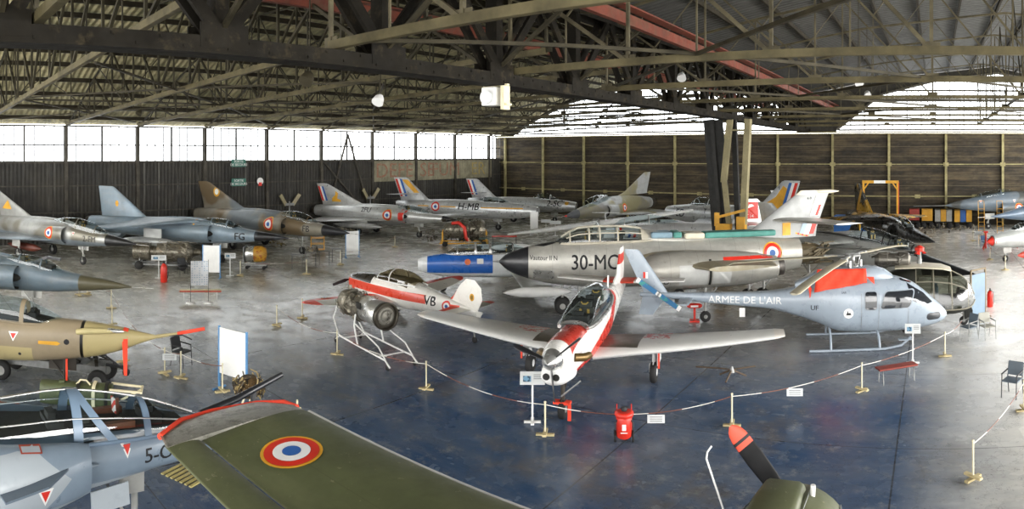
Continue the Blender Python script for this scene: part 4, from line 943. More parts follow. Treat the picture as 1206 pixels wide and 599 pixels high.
# ================================================================ RED AND WHITE AEROBATIC LIGHT AIRCRAFT
def light_plane():
    t = thing('light_aircraft', 'white light aircraft with broad red side stripe and red-edged wings, lettered VB', 'light aircraft', (-22.22, 18.35, 0), -3.19, None, 1.03)
    OR = 'd8432a'
    sk = paint('light_aircraft_paint', 'e9e6e0', lambda P: [((P.z < 1.37 + (P.x + 3) * -.0) & (P.z > 1.05 + P.x * .0) & (P.x > -4.9), OR), ((P.x > -1.9) & (P.z > 1.38), '2a2622'), ((P.x > -.75) & (P.z < 1.05) & (P.z > .8), OR), ((P.x < -5.75) & (P.x > -6.4) & (P.z > 1.0) & (P.z < 1.2), OR)], wear=.05, rough=.3, coat=.3)
    tab = [(.1, 1.38, 1.0, .14), (.2, 1.5, .9, .34), (.7, 1.6, .8, .46), (1.6, 1.68, .7, .53), (2.4, 1.7, .62, .56), (3.6, 1.68, .62, .54), (4.8, 1.52, .72, .38), (6.2, 1.3, .84, .18), (7.1, 1.12, .9, .05)]
    fus = body(tab, 30, 40, ex=2.6).obj('fuselage', sk, t)
    canopy([(1.85, 1.66, 1.6, .3), (2.3, 1.9, 1.6, .46), (2.9, 2.06, 1.6, .5), (3.5, 2.02, 1.6, .48), (4.3, 1.72, 1.58, .32)], t, glass=glassmat('smoked_canopy', (.55, .5, .38, 1), f0=.08), arches=((2.25, .05), (3.0, .05)), frame=WHITE, ex=2.4)
    MB().box((-3.0, 0, 1.55), (1.9, .85, .3)).obj('cockpit_floor', paint('tan_cockpit', '4a4026', wear=.2), t)
    for s_ in (1, -1): o = seat(t, 3.3, 1.35, .18, k=.4); o.location = (0, .24 * s_, 0)
    wsk = paint('light_wing_paint', 'dedbd4', lambda P: [((P.y.abs() > .6) & (P.x > -2.42) & (P.y.abs() < 3.9), OR), ((P.y.abs() > 3.5) & (P.x > -3.1), OR)], wear=.02, rough=.35)
    for s_ in (1, -1):
        w = foil(mirror_secs([(.4, .88, 1.75, 3.45, .26), (2.0, 1.0, 1.8, 3.35, .2), (3.2, 1.1, 1.95, 3.1, .14), (3.8, 1.15, 2.15, 2.85, .09), (4.03, 1.17, 2.35, 2.6, .03)], s_)).obj('wing', wsk, t)
        roundel(t, w, (-2.15, 2.9 * s_, 1.1), (0, 0, 1), .13, name='wing_roundel', up=(1, 0, 0))
        tp = foil(mirror_secs([(.05, 1.12, 6.0, 6.9, .08), (.9, 1.12, 6.15, 6.85, .06), (1.4, 1.12, 6.4, 6.7, .03)], s_)).obj('tailplane', paint('tail_red_edge', 'dedbd4', lambda P: [(P.x > -6.42, OR), (P.y.abs() > 1.1, OR)], wear=.05), t)
        lg = MB(); lg.tube([(-1.9, .5 * s_, .75), (-1.75, .95 * s_, .25)], .05); lg.obj('wheel_leg', WHITE, t)
        lg = MB(); lg.lathe([(.4, .02), (.2, .14), (-.1, .18), (-.6, .03)], (-1.85, 1.0 * s_, .28), (1, 0, 0), 14); sp = lg.obj('wheel_spat', WHITE, t)
        lg = MB(); lg.lathe([(-.05, .1), (-.05, .19), (.05, .19), (.05, .1)], (-1.75, 1.0 * s_, .19), (0, 1, 0), 16); lg.obj('wheel', TYRE, sp)
    fsk = paint('light_fin_paint', 'ece9e2', lambda P: [((P.x * 1.0 + P.z * .55) > -5.22, OR), (P.x.abs() > 9, OR)], wear=.04, rough=.3)
    f = foil([(1.1, 0, 5.5, 7.15, .12), (1.5, 0, 6.0, 7.35, .1), (1.9, 0, 6.3, 7.3, .07), (2.15, 0, 6.6, 7.0, .03)], vertical=True).obj('tail_fin', fsk, t)
    foil([(.75, 0, 6.75, 7.15, .08), (1.1, 0, 6.7, 7.4, .08)], vertical=True).obj('rudder', fsk, t)
    decal(f, [(disc2d(0, .13, w=.8), YEL), (disc2d(0, .08, w=.8), paint('brown_emblem', '8a6a2a', wear=0))], (-6.9, 0, 1.55), (0, 1, 0), name='fin_emblem', parent=t, cut=9)
    mark(t, fus, 'VB', 4.35 + .75, 1.18, .34, 1, weight=.025); roundel(t, fus, (-5.85, 0, 1.1), (0, 1, 0), .2, ring=False)
    m = MB()
    for s_ in (1, -1): m.slab([(.12, 0, 1.2), (.14, .3 * s_, 1.24), (.14, .92 * s_, 1.1), (.12, .9 * s_, 1.0), (.1, .3 * s_, 1.1)], .03)
    m.obj('propeller', INK, t); MB().lathe([(.28, .01), (.2, .08), (0, .15), (-.08, .15)], (-.05, 0, 1.18), (1, 0, 0), 16).obj('spinner', RED, t)
    tw = MB(); tw.tube([(-6.9, 0, .9), (-7.0, 0, .12)], .03); tw = tw.obj('tail_wheel_leg', GREYM, t); MB().lathe([(-.03, .03), (-.03, .1), (.03, .1), (.03, .03)], (-7.0, 0, .1), (0, 1, 0), 12).obj('wheel', TYRE, tw)
light_plane()

# ================================================================ RED AND WHITE TURBOPROP TRAINER (centre)
def turboprop():
    t = thing('turboprop_trainer', 'red and white propeller trainer with bubble canopy in the middle, facing the camera', 'propeller aircraft', (-8.53, 12.87, 0), radians(-73.5), None, 1.03)
    # red belly sweeping up behind the canopy
    def lay(P):
        line = (P.x + 5.6).m('MULTIPLY', -1)
        low = (P.z < 1.08 - P.x * .12) & (P.x > -5.6) & (P.x < -.9)
        band = ((P.z - (1.2 + (P.x * -1 - 4.2) * .38)).abs() < .2) & (P.x < -3.6) & (P.x > -6.6)
        hood = (P.z > 1.72) & (P.x > -2.4) & (P.x < -.85) & (P.y.abs() < .36)
        return [(low, 'd0392b'), (band, 'd0392b'), (hood, 'b03428'), (P.noise(5, 4, .8).ramp(.66, .72) * .3, '8f8a80')]
    sk = paint('trainer_red_white_paint', 'e8e6e1', lay, wear=.05, rough=.28, coat=.3)
    tab = [(.42, 1.98, 1.42, .27), (.8, 2.06, 1.18, .36), (1.4, 2.08, 1.02, .42), (2.4, 2.06, .92, .47), (3.6, 2.06, .86, .48), (5.0, 2.16, .9, .46), (6.0, 2.18, 1.0, .38), (7.4, 2.1, 1.2, .26), (8.8, 2.02, 1.45, .14), (9.7, 1.95, 1.6, .06)]
    fus = body(tab, 32, 54, ex=2.25).obj('fuselage', sk, t)
    # chin intake
    m = MB(); m.loft([ring(-s, zt, zb, hw, 22) for s, zt, zb, hw in ((.3, 1.5, 1.2, .2), (.34, 1.55, 1.14, .27), (.7, 1.6, 1.02, .36), (1.3, 1.5, .92, .36))]); c = m.obj('chin_intake', WHITE, t)
    for s_ in (1, -1):
        m = MB(); m.loft([[(p[0], p[1] + .12 * s_, p[2]) for p in ring(-.285, 1.42, 1.26, .085, 14)], [(p[0], p[1] + .12 * s_, p[2]) for p in ring(-.34, 1.42, 1.26, .085, 14)]]); m.obj('intake_opening', DARK, c)
    sp = MB(); sp.lathe([(0, .01), (-.06, .09), (-.2, .19), (-.36, .25), (-.46, .265)], (.0, 0, 1.72), (1, 0, 0), 24); sp.obj('spinner', CHROME, t)
    for ang in (-86, 38, 160):
        a = radians(ang + 2); m = MB(); d = Vector((0, cos(a), sin(a))); e = Vector((0, -sin(a), cos(a))); rr = []
        for r, w, tw in ((.18, .05, 1.5), (.3, .08, 1.45), (.6, .11, 1.35), (.8, .1, 1.25), (.92, .07, 1.2)):
            cc = Vector((-.25, 0, 1.72)) + d * r; ee = (e * cos(tw) + Vector((1, 0, 0)) * sin(tw)); nn = d.cross(ee)
            rr.append([cc + ee * w * cos(q) + nn * .018 * sin(q) for q in [2 * pi * k / 10 for k in range(10)]])
        m.loft(rr); b = m.obj('propeller_blade', BLKN, t)
    for s_ in (1, -1):
        m = MB(); m.tube([(-1.0, .36 * s_, 1.62), (-1.2, .56 * s_, 1.58), (-1.5, .62 * s_, 1.55)], [.1, .1, .085], 12); m.obj('exhaust_stub', paint('bronze_exhaust', '7a6238', wear=.2, metal=.6, rough=.4), t)
    ct = [(2.3, 2.06, 1.99, .38), (2.6, 2.3, 1.98, .46), (3.2, 2.56, 1.97, .5), (4.0, 2.7, 1.98, .5), (4.9, 2.68, 2.02, .47), (5.7, 2.48, 2.08, .36), (6.2, 2.22, 2.13, .16)]
    canopy(ct, t, arches=((2.36, .07),), frame=CHROME, rail=.055, ex=2.0)
    MB().box((-4.1, 0, 2.03), (3.0, .66, .1)).obj('cockpit_floor', DARK, t)
    seat(t, 3.5, 1.85, .24, k=.6); seat(t, 4.9, 1.9, .22, k=.58); dash(t, 2.75, 2.08, .3); dash(t, 4.2, 2.2, .26)
    wsk = paint('trainer_wing_paint', 'd2d2ce', lambda P: [((P.y.abs() < 1.5) & (P.x < -3.45), '57534a'), ((P.y.abs() > 1.5) & (P.y.abs() < 2.3) & (P.x < -4.2) * (P.noise(4, 3, .7) > .5), 'b8483a'), ((P.y.abs() > 5.25), 'd9d4cb')], wear=.02, rough=.35)
    for s_ in (1, -1):
        foil(mirror_secs([(.35, 1.02, 3.0, 5.35, .34), (1.3, 1.1, 3.25, 5.25, .3), (5.3, 1.4, 3.95, 4.95, .14), (5.55, 1.41, 4.1, 4.85, .05)], s_)).obj('wing', wsk, t)
        foil(mirror_secs([(.05, 2.0, 8.35, 9.4, .12), (2.3, 2.02, 8.75, 9.4, .06)], s_)).obj('tailplane', paint('trainer_tail_paint', 'e3e1dc', lambda P: [(P.y.abs() < .55, 'c2442f')], wear=.05), t)
        lg = gear(t, -4.3, 1.84 * s_, 1.1, .3, .18, door=(.7, .6), hubm=WHITE, mat=paint('white_gear', 'd9d9d6', wear=.1, rough=.4))
        MB().box((-4.0, 1.84 * s_ + .18 * s_, .85), (.03, .05, .7)).obj('red_ribbon', REDC, t)
    fin = foil([(2.0, 0, 7.3, 9.5, .2), (2.3, 0, 8.2, 9.6, .14), (3.05, 0, 8.75, 9.55, .1), (3.15, 0, 8.9, 9.5, .05)], vertical=True).obj('tail_fin', paint('trainer_fin_paint', 'e1dfda', lambda P: [((P.z - P.x * -.0 > 2.62) & (P.z < 2.95), 'c8372a'), (P.noise(6, 3, .8).ramp(.6, .68) * .4, '9b958a')], wear=.06), t)
    decal(fus, [(disc2d(0, .11), YEL)], (-6.1, 0, 1.95), (0, 1, .3), name='emblem', parent=t, cut=9)
    MB().tube([(-6.7, 0, 2.1), (-6.75, 0, 2.55)], .03).obj('antenna', WHITE, t)
    m = MB(); m.tube([(-.9, .3, 1.6), (-1.6, .75, 2.02), (-2.3, 1.2, 2.4)], .025); m.obj('pitot_boom', CHROME, t) if 0 else None
    lg = gear(t, -1.3, 0, 1.0, .24, .16, mat=paint('dark_gear', '3f3a33', wear=.2, metal=.3)); MB().tube([(-1.1, .02, .62), (-.9, .55, 1.1)], .02).obj('gear_brace', CHROME, lg)
    MB().box((-1.25, 0, .42), (.2, .42, .06)).box((-1.1, .22, .25), (.04, .08, .4)).obj('red_ribbon', REDC, t)
turboprop()
# ================================================================ PALE GREY HELICOPTER
def helicopter():
    t = thing('helicopter', 'pale grey helicopter lettered ARMEE DE L AIR with red cover on its engine cowling', 'helicopter', (.75, 24.2, 0), .25)
    sk = paint('pale_blue_grey_gloss', '98a3ae', wear=.04, rough=.3, coat=.35)
    tab = [(.36, 1.02, .8, .22), (.5, 1.2, .7, .42), (.84, 1.5, .58, .62), (1.25, 1.86, .5, .75), (1.7, 2.16, .45, .8), (2.3, 2.34, .42, .88), (3.2, 2.42, .42, .9), (4.2, 2.42, .48, .88), (5.0, 2.3, .78, .74), (5.7, 2.06, 1.02, .54), (6.8, 1.88, 1.28, .32), (8.6, 1.82, 1.42, .22), (10.2, 1.78, 1.56, .13), (11.3, 1.74, 1.6, .08)]
    fus = body(tab, 36, 66, ex=2.5).obj('fuselage', sk, t)
    m = MB(); m.loft([ring(-s, zt, 2.0, hw, 24, ex=2.8) for s, zt, hw in ((2.35, 2.42, .3), (2.6, 2.6, .42), (3.0, 2.72, .5), (4.3, 2.74, .52), (5.0, 2.6, .45), (5.8, 2.2, .25))]); cow = m.obj('engine_cowling', sk, t)
    DG = paint('dark_window_glass', '20242a', None, wear=0, rough=.08, spec=.9, coat=.6)
    def rr(w, h, r, sk_=0):
        P = []
        for cx, cy, a0 in ((w - r, h - r, 0), (-w + r, h - r, 90), (-w + r, -h + r, 180), (w - r, -h + r, 270)):
            for k in range(5): a = radians(a0 + 22.5 * k); P.append((cx + r * cos(a) + sk_ * (cy + r * sin(a)), cy + r * sin(a)))
        return poly2d(P)
    for s_ in (1, -1):
        f = -s_
        decal(fus, [(rr(.56, .32, .12, .35 * s_ * -f), paint('window_rubber', '8d969e', wear=0)), (rr(.52, .285, .1, .35 * s_ * -f), DG)], (-2.28, 0, 1.66), (0, s_, 0), name='door_window', parent=t, cut=.1, off=.016)
        decal(fus, [(rr(.23, .34, .1), paint('window_rubber', '8d969e')), (rr(.2, .3, .08), DG)], (-3.22, 0, 1.66), (0, s_, 0), name='rear_window', parent=t, cut=.1, off=.016)
        decal(fus, [(rr(.27, .13, .12), DG)], (-.95, 0, .98), (0, s_, 0), name='chin_window', parent=t, cut=.1, off=.012)
        g_ = -s_; P5 = [(-1.9, 2.17), (-1.78, 1.6), (-1.3, 1.4), (-.98, 1.47), (-1.3, 1.8)]; P5 = [(x * s_ * -1, z) for x, z in P5]
        decal(fus, [(poly2d(P5), DG)], (0, 0, 0), (0, s_, 0), name='windscreen', parent=t, cut=.1, off=.014)
        decal(fus, [(rr(.22, .11, .09), DG)], (-1.9, .3 * s_, 2.25), (0, .6 * s_, .8), name='roof_window', parent=t, cut=.1, off=.012)
        for sx in (1.9, 2.95, 3.55): decal(fus, [(poly2d([(-.008, -.75), (.008, -.75), (.008, .55), (-.008, .55)]), GREYM)], (-sx, 0, 1.35), (0, s_, 0), name='door_seam', parent=t, cut=.12)
        foil(mirror_secs([(.1, 1.62, 9.35, 9.85, .06), (1.25, 1.62, 9.4, 9.8, .05)], s_)).obj('stabiliser', sk, t)
        # skid
        k = MB(); y = 1.05 * s_
        k.tube([(-5.35, y, .05), (-2.75, y, .05), (-2.2, y, .14), (-1.85, y, .42)], .045, 10)
        k.tube([(-4.62, y, .05), (-4.62, y * .8, .5), (-4.62, 0, .78)], .045, 10); k.tube([(-2.95, y, .05), (-2.95, y * .8, .42), (-2.95, 0, .62)], .045, 10)
        k.box((-2.05, y, .34), (.5, .22, .03)); k.obj('skid', sk, t)
    decal(fus, [(text2d("ARMEE DE L'AIR", .25, 0, 0, 1.05), WHITE)], (-7.55, 0, 1.6), (0, -1, 0), name='lettering', parent=t, cut=.1)
    mark(t, fus, 'UF', 5.15, 1.42, .17, -1, weight=.01)
    decal(fus, [(disc2d(0, .17), WHITE), (poly2d([(-.09, -.06), (.1, -.06), (.06, .03), (.0, .01), (-.03, .1), (-.06, 0)]), INK)], (-4.0, 0, 1.25), (0, -1, 0), name='round_emblem', parent=t, cut=9)
    mark(t, fus, 'SAR', 4.15, 1.95, .07, -1, weight=0)
    # red cover hanging over the cowling side
    m = MB(); P = []
    for i in range(13):
        for j in range(7):
            u, v = i / 12, j / 6; s = lerp(5.05, 3.35, u); z = lerp(2.72, lerp(1.98, 2.28, u), v); yy = -.55 - .26 * v - .03 * sin(u * 19 + v * 6); P.append((-s - .12 * v * (u < .5), yy, z))
    m.add(P, [(i * 7 + j, i * 7 + j + 1, i * 7 + j + 8, i * 7 + j + 7) for i in range(12) for j in range(6)], True)
    cv = m.obj('red_cover', REDC, t); so = cv.modifiers.new('thick', 'SOLIDIFY'); so.thickness = .02
    MB().slab([(-3.35, -.7, 2.45), (-3.1, -.72, 2.45), (-3.08, -.74, 2.2), (-3.2, -.73, 2.3)], .02).obj('cover_strap', REDC, t)
    m = MB(); m.box((-5.3, -.62, 1.95), (.04, .03, .55)); m.slab([(-5.24, -.64, 2.1), (-5.36, -.64, 2.1), (-5.3, -.66, 1.75)], .02); m.obj('red_ribbon', REDC, t)
    MB().slab([(-7.55, -.1, 1.3), (-7.75, -.1, 1.3), (-7.75, -.1, .98), (-7.55, -.1, .98)], .01).obj('paper_tag', WHITE, t)
    # mast and rotor head
    h = MB(); h.lathe([(0, .22), (.12, .2), (.14, .09), (.42, .08)], (-3.75, 0, 2.68), (0, 0, 1), 16)
    for k in range(3):
        a = radians(-115 + 120 * k); h.tube([(-3.75 + .2 * cos(a), .2 * sin(a), 2.78), (-3.75 + .3 * cos(a + .3), .3 * sin(a + .3), 3.08)], .02)
        h.tube([(-3.75 + .3 * cos(a), .3 * sin(a), 2.7), (-3.75 + .3 * cos(a), .3 * sin(a), 2.95)], .05)
    h.lathe([(0, .3), (.03, .32), (.07, .3)], (-3.75, 0, 3.07), (0, 0, 1), 6, smooth=False); h.obj('rotor_head', CHROME, t)
    bl = paint('beige_rotor_blade', 'b5ad95', wear=.1, rough=.5)
    for wa, L in ((-101, 5.3), (-163, 4.6), (72, 5.3)):
        a = radians(wa) - .25; d = Vector((cos(a), sin(a), 0)); e = Vector((-sin(a), cos(a), 0)); c0 = Vector((-3.75, 0, 3.1)); rr_ = []
        for r, w, dz in ((.55, .07, 0), (.8, .08, -.01), (1.05, .17, -.02), (2.5, .175, -.08), (4.2, .175, -.2), (L - .1, .175, -.32), (L, .1, -.33)):
            cc = c0 + d * r + Vector((0, 0, dz)); rr_.append([cc + e * w * cos(q) + Vector((0, 0, .028 * sin(q))) for q in [2 * pi * k / 12 for k in range(12)]])
        b = MB(); b.loft(rr_); b = b.obj('rotor_blade', bl, t); c = MB(); c.tube([c0 + d * .2, c0 + d * .85], .05); c.box(c0 + d * .95 + Vector((0, 0, 0)), (.16, .2, .07), rz=a); c.obj('blade_cuff', GREYM, b)
    # tail
    f = foil([(1.7, 0, 10.25, 11.15, .1), (3.2, 0, 11.3, 11.88, .06), (3.27, 0, 11.4, 11.85, .03)], vertical=True).obj('upper_fin', sk, t)
    foil([(.95, 0, 10.85, 11.35, .04), (1.65, 0, 10.3, 11.2, .09)], vertical=True).obj('lower_fin', sk, t)
    decal(f, [(poly2d([(-.09, -.1), (0, -.1), (0, .12), (-.09, .12)]), RED), (poly2d([(0, -.1), (.09, -.1), (.09, .12), (0, .12)]), WHITE)], (-11.1, 0, 2.35), (0, -1, 0), name='fin_marking', parent=t, cut=9)
    tr = MB(); tr.lathe([(0, .07), (.1, .09), (.16, .03)], (-10.6, -.08, 1.73), (0, -1, 0), 12); tr = tr.obj('tail_rotor_hub', GREYM, t)
    for sg in (1, -1):
        d = Vector((-.8 * sg, 0, .52 * sg)).normalized(); n_ = Vector((0, -1, 0)); e = d.cross(n_)
        for a, b, mt, w in ((.1, .8, paint('blue_teal_blade', '2f6f9e', lambda P: [(P.noise(5, 2, .5) > .55, '3c8f8a')], wear=.05), .085), (.8, .93, WHITE, .09), (.02, .1, WHITE, .06)):
            c0, c1 = Vector((-10.6, -.22, 1.73)) + d * a, Vector((-10.6, -.22, 1.73)) + d * b
            m = MB(); m.slab([c0 - e * w, c1 - e * w, c1 + e * w, c0 + e * w], .02); m.obj('tail_rotor_blade', mt, tr)
helicopter()
def bubble_heli():
    t = thing('helicopter', 'dark helicopter with glass bubble cabin and cream roof behind the pale grey one', 'helicopter', (1.6, 25.9, 0), .06, None, .87)
    dk = paint('dark_olive_panel', '2f302a', wear=.25, rough=.5, metal=.2); cr = paint('cream_roof', 'c9c2ac', wear=.12, rough=.4)
    # nose section: glazed bubble
    ct = [(0, 1.3, 1.15, .12), (.2, 1.8, .95, .5), (.6, 2.2, .9, .8), (1.2, 2.5, .9, .95), (2.0, 2.62, .9, 1.0), (2.7, 2.6, .9, 1.0)]
    o = canopy(ct, t, glass=glassmat('bubble_glass', (.5, .52, .47, 1), f0=.05, rough=.12), arches=((.35, .03), (1.1, .05), (1.9, .05), (2.7, .1)), frame=paint('bubble_frame', '7d7868', wear=.1), name='bubble_cabin')
    m = MB(); m.tube([(-s, 0, interp(ct, s)[0] + .02) for s in (.02, .2, .6, 1.2, 2.0)], .03); 
    for s_ in (1, -1): m.tube([(-s, interp(ct, s)[2] * .72 * s_, interp(ct, s)[1] + (interp(ct, s)[0] - interp(ct, s)[1]) * .70) for s in (.15, .6, 1.2, 2.0, 2.7)], .03)
    m.obj('canopy_frame', paint('bubble_frame', '7d7868'), o)
    body([(0, 1.25, 1.05, .1), (.3, 1.4, .75, .5), (1, 1.35, .6, .92), (2.7, 1.3, .55, 1.0), (3.9, 1.2, .6, .9), (4.6, 1.9, .9, .55)], 24, 20, ex=2.6).obj('belly', dk, t)
    m = MB(); m.loft([ring(-s, zt, .9, hw, 20, ex=3) for s, zt, hw in ((2.7, 2.58, .98), (3.6, 2.5, .95), (4.3, 2.2, .7))]); m.obj('cabin_rear', dk, t)
    m = MB(); m.loft([ring(-s, zt, zt - .16, hw, 20) for s, zt, hw in ((1.1, 2.6, .5), (1.5, 2.72, .7), (2.6, 2.8, .8), (3.6, 2.74, .7))]); m.obj('cabin_roof', cr, t)
    for x, y in ((-1.5, .4), (-1.5, -.4), (-2.4, 0)):
        m = MB(); m.box((x, y, 1.15), (.5, .5, .14)); m.box((x - .24, y, 1.5), (.1, .5, .7)); m.obj('cabin_seat', paint('blue_grey_seat', '55697a', wear=.15), t)
    m = MB(); m.box((-.55, 0, 1.3), (.3, 1.0, .4)); m.lathe([(0, .16), (.1, .16)], (-.7, .2, 1.5), (-1, 0, .3), 14); m.obj('instrument_panel', DARK, t)
    # engine
    e = MB(); rnd = random.Random(5)
    e.lathe([(0, .2), (.1, .34), (.5, .36), (.6, .3), (1.0, .3), (1.05, .36), (1.4, .33), (1.6, .2)], (-2.9, 0, 2.95), (-1, 0, 0), 20, smooth=False)
    for k in range(24):
        a = rnd.uniform(0, 2 * pi); x = -2.9 - rnd.random() * 1.5; e.tube([(x, .37 * cos(a), 2.95 + .37 * sin(a)), (x - .2, .4 * cos(a + .4), 2.95 + .4 * sin(a + .4)), (x - .45, .36 * cos(a + .2), 2.95 + .36 * sin(a + .2))], .025, 5)
    e.obj('engine', paint('grey_engine_metal', '77736a', wear=.25, metal=.6, rough=.4), t)
    m = MB(); m.lathe([(0, .12), (.6, .07), (.75, .16), (.8, .05)], (-2.5, 0, 2.75), (0, 0, 1), 12); m = m.obj('rotor_mast', GREYM, t)
    c = MB(); c.lathe([(0, .03), (.05, .2), (.2, .22), (.3, .05)], (-2.5, 0, 3.3), (0, 0, 1), 8, smooth=False)
    for k in range(3): c.slab([(-2.5, 0, 3.5), (-2.5 + .3 * cos(k * 2.1), .3 * sin(k * 2.1), 3.25), (-2.5 + .22 * cos(k * 2.1 + .6), .22 * sin(k * 2.1 + .6), 3.2)], .03)
    c.obj('mast_cover', RED, m)
    for a in (2.75,):
        b = MB(); d = Vector((cos(a), sin(a), 0)); b.bar(Vector((-2.5, 0, 3.35)) + d * .3, Vector((-2.5, 0, 3.2)) + d * 5.2, .28, .04); b.obj('rotor_blade', paint('dark_rotor_blade', '4b4a42', wear=.1), t)
    body([(4.2, 2.2, 1.3, .4), (5.2, 2.1, 1.4, .3), (6.2, 2.05, 1.5, .25)], 16, 12).obj('tail_boom', dk, t)
    gear(t, -.5, 0, .8, .2, .12, scis=False); MB().box((-.3, 0, .55), (.35, .5, .35)).obj('nose_gear_box', DARK, t)
    for s_ in (1, -1): gear(t, -3.1, 1.2 * s_, .9, .22, .12, lean=.3 * s_, scis=False)
bubble_heli()
# ================================================================ SAND-COLOURED STRIKE JET (left)
def sand_jet():
    t = thing('fighter_jet', 'sand-coloured jet with long pointed nose and red-sleeved probe at the left', 'fighter jet', (-15.3, 8.31, 0), 1.059, None, .866)
    def L(P): return [((P.x > -4.35), 'a4966a'), ((P.x < -5.9) & (P.z < 1.72), 'a99b70'), ((P.x + 4.35).abs() < .05, '17150f'), (P.noise(1.5, 3, .7).ramp(.55, .75) * .25, '7d7058')]
    sk = paint('sand_paint', '8f8169', L, wear=.08, rough=.42)
    tab = [(2.03, 2.17, 2.11, .03), (2.6, 2.27, 1.92, .15), (3.27, 2.40, 1.66, .32), (4.25, 2.52, 1.42, .48), (5.1, 2.56, 1.3, .56), (6.0, 2.56, 1.18, .6), (7.2, 2.6, 1.1, .68), (9, 2.75, 1.0, .85), (12, 2.7, 1.1, .85), (16, 2.5, 1.5, .5)]
    fus = body(tab, 32, 50, ex=2.3).obj('fuselage', sk, t)
    canopy([(5.1, 2.6, 2.46, .12), (5.7, 2.86, 2.42, .38), (6.4, 3.1, 2.42, .44), (7.3, 3.16, 2.45, .46), (8.6, 3.02, 2.5, .42), (9.4, 2.8, 2.6, .2)], t, arches=((6.3, .14), (7.9, .1)), frame=sk, rail=.04)
    MB().loft([ring(-s, z, z - .3, hw, 14) for s, z, hw in ((5.2, 2.55, .2), (5.8, 2.62, .38), (9.0, 2.66, .42))]).obj('cockpit_floor', DARK, t); seat(t, 7.3, 2.5, .22, k=.55); dash(t, 6.0, 2.6, .25)
    p = MB(); p.tube([(-2.1, 0, 2.14), (-1.5, 0, 2.24), (-.7, 0, 2.4)], [.06, .045, .03], 10); p.obj('nose_probe', sk, t)
    MB().tube([(-1.45, 0, 2.25), (-.62, 0, 2.415)], .055, 10).obj('red_sleeve', REDC, t)
    MB().tube([(-1.75, -.02, 2.18), (-1.3, -.05, 2.22), (-1.0, -.1, 2.1)], .02).obj('probe_cable', INK, t)
    m = MB(); m.tube([(-4.5, -.42, 2.28), (-4.2, -.45, 2.33), (-3.5, -.36, 2.35), (-3.2, -.3, 2.33)], [.09, .1, .08, .05], 10); m = m.obj('side_fairing', paint('sand_light', 'b5a878', wear=.08), t)
    MB().tube([(-3.55, -.37, 2.36), (-3.2, -.31, 2.34), (-3.05, -.28, 2.33)], [.075, .06, .02], 10).obj('probe_tip', CHROME, m)
    # red strap hanging round the nose
    m = MB(); m.loft([ring(-2.95, 2.36, 1.76, .245, 20), ring(-3.1, 2.39, 1.72, .275, 20)], cap=False); m.slab([(-2.95, -.24, 2.1), (-3.12, -.27, 2.1), (-3.06, -.3, 1.0), (-2.96, -.3, 1.0)], .02); m.obj('red_strap', REDC, t)
    decal(fus, [(disc2d(0, .085), INK)], (-4.8, 0, 1.98), (0, -1, 0), name='round_port', parent=t, cut=9)
    decal(fus, [(poly2d([(-.34, -.05), (.26, -.06), (.36, 0), (.26, .06), (-.34, .05)]), YEL)], (-5.35, 0, 1.92), (0, -1, 0), name='rescue_arrow', parent=t)
    tri(t, fus, 6.5, 2.05, -1, .16)
    decal(fus, [(disc2d(0, .05), INK)], (-6.3, 0, 1.5), (0, -1, 0), name='small_port', parent=t, cut=9)
    for s_ in (1, -1):
        scoop(t, 8.6, 13, .7, 1.9, .45, .55, sk, sg=s_, cone=None)
        foil(mirror_secs([(.7, 2.6, 8.6, 12.2, .3), (4.3, 2.45, 11.2, 12.9, .1)], s_)).obj('wing', sk, t); gear(t, -10.5, 1.1 * s_, 1.2, .3, .18, twin=.34)
        foil(mirror_secs([(.5, 2.0, 14.3, 16, .14), (2.3, 1.8, 15.6, 16.6, .06)], s_)).obj('tailplane', sk, t)
    foil([(2.5, 0, 12.6, 15.6, .22), (4.9, 0, 15, 16.4, .08)], vertical=True).obj('tail_fin', sk, t); nozzle(t, 15.9, 2.0, .4, .4)
    lg = gear(t, -5.0, 0, 1.35, .3, .16, twin=.26, door=(.9, .5), mat=paint('dark_gear', '3f3a33'))
    MB().box((-4.88, -.2, .85), (.06, .03, 1.1)).obj('red_ribbon', REDC, lg)
sand_jet()
def trolley():
    c = Wp(68, 448); t = thing('trolley', 'long low wheeled equipment trolley under the sand-coloured jet nose', 'trolley', (c[0] - .1, c[1] - .1, 0), 1.0)
    m = MB(); m.box((0, .35, .55), (3.4, .08, .2)); m.box((0, -.35, .55), (3.4, .08, .2)); m.box((-1.3, 0, .5), (.3, .7, .15)); m.box((1.2, 0, .5), (.3, .7, .15)); m.obj('chassis', GREYM, t)
    for x in (-1.45, 1.5):
        for y in (-.55, .55):
            w = MB(); w.lathe([(-.09, .15), (-.09, .27), (-.05, .3), (.05, .3), (.09, .27), (.09, .15)], (x, y, .3), (0, 1, 0), 20); w = w.obj('wheel', TYRE, t)
            MB().lathe([(-.095, .01), (-.095, .14), (.095, .14), (.095, .01)], (x, y, .3), (0, 1, 0), 12, smooth=False).obj('wheel_hub', HUB, w)
    m = MB(); rnd = random.Random(9)
    for k in range(46):
        x = rnd.uniform(-.9, 1.5); y = rnd.uniform(-.4, .4); z = rnd.uniform(.6, .95); m.bar((x, y, z), (x + rnd.uniform(-.35, .35), y + rnd.uniform(-.3, .3), z + rnd.uniform(-.12, .16)), rnd.uniform(.03, .1))
    m.obj('machinery', paint('dark_machine', '2c2920', wear=.3, metal=.4), t)
    m = MB(); m.bar((1.6, 0, .6), (2.15, .05, .55), .07); m.bar((1.6, -.2, .95), (2.2, .0, .45), .05); m.lathe([(-.03, .06), (-.03, .11), (.03, .11), (.03, .06)], (2.2, .03, .42), (0, 1, 0), 12); m.obj('tow_bar', INK, t)
trolley()
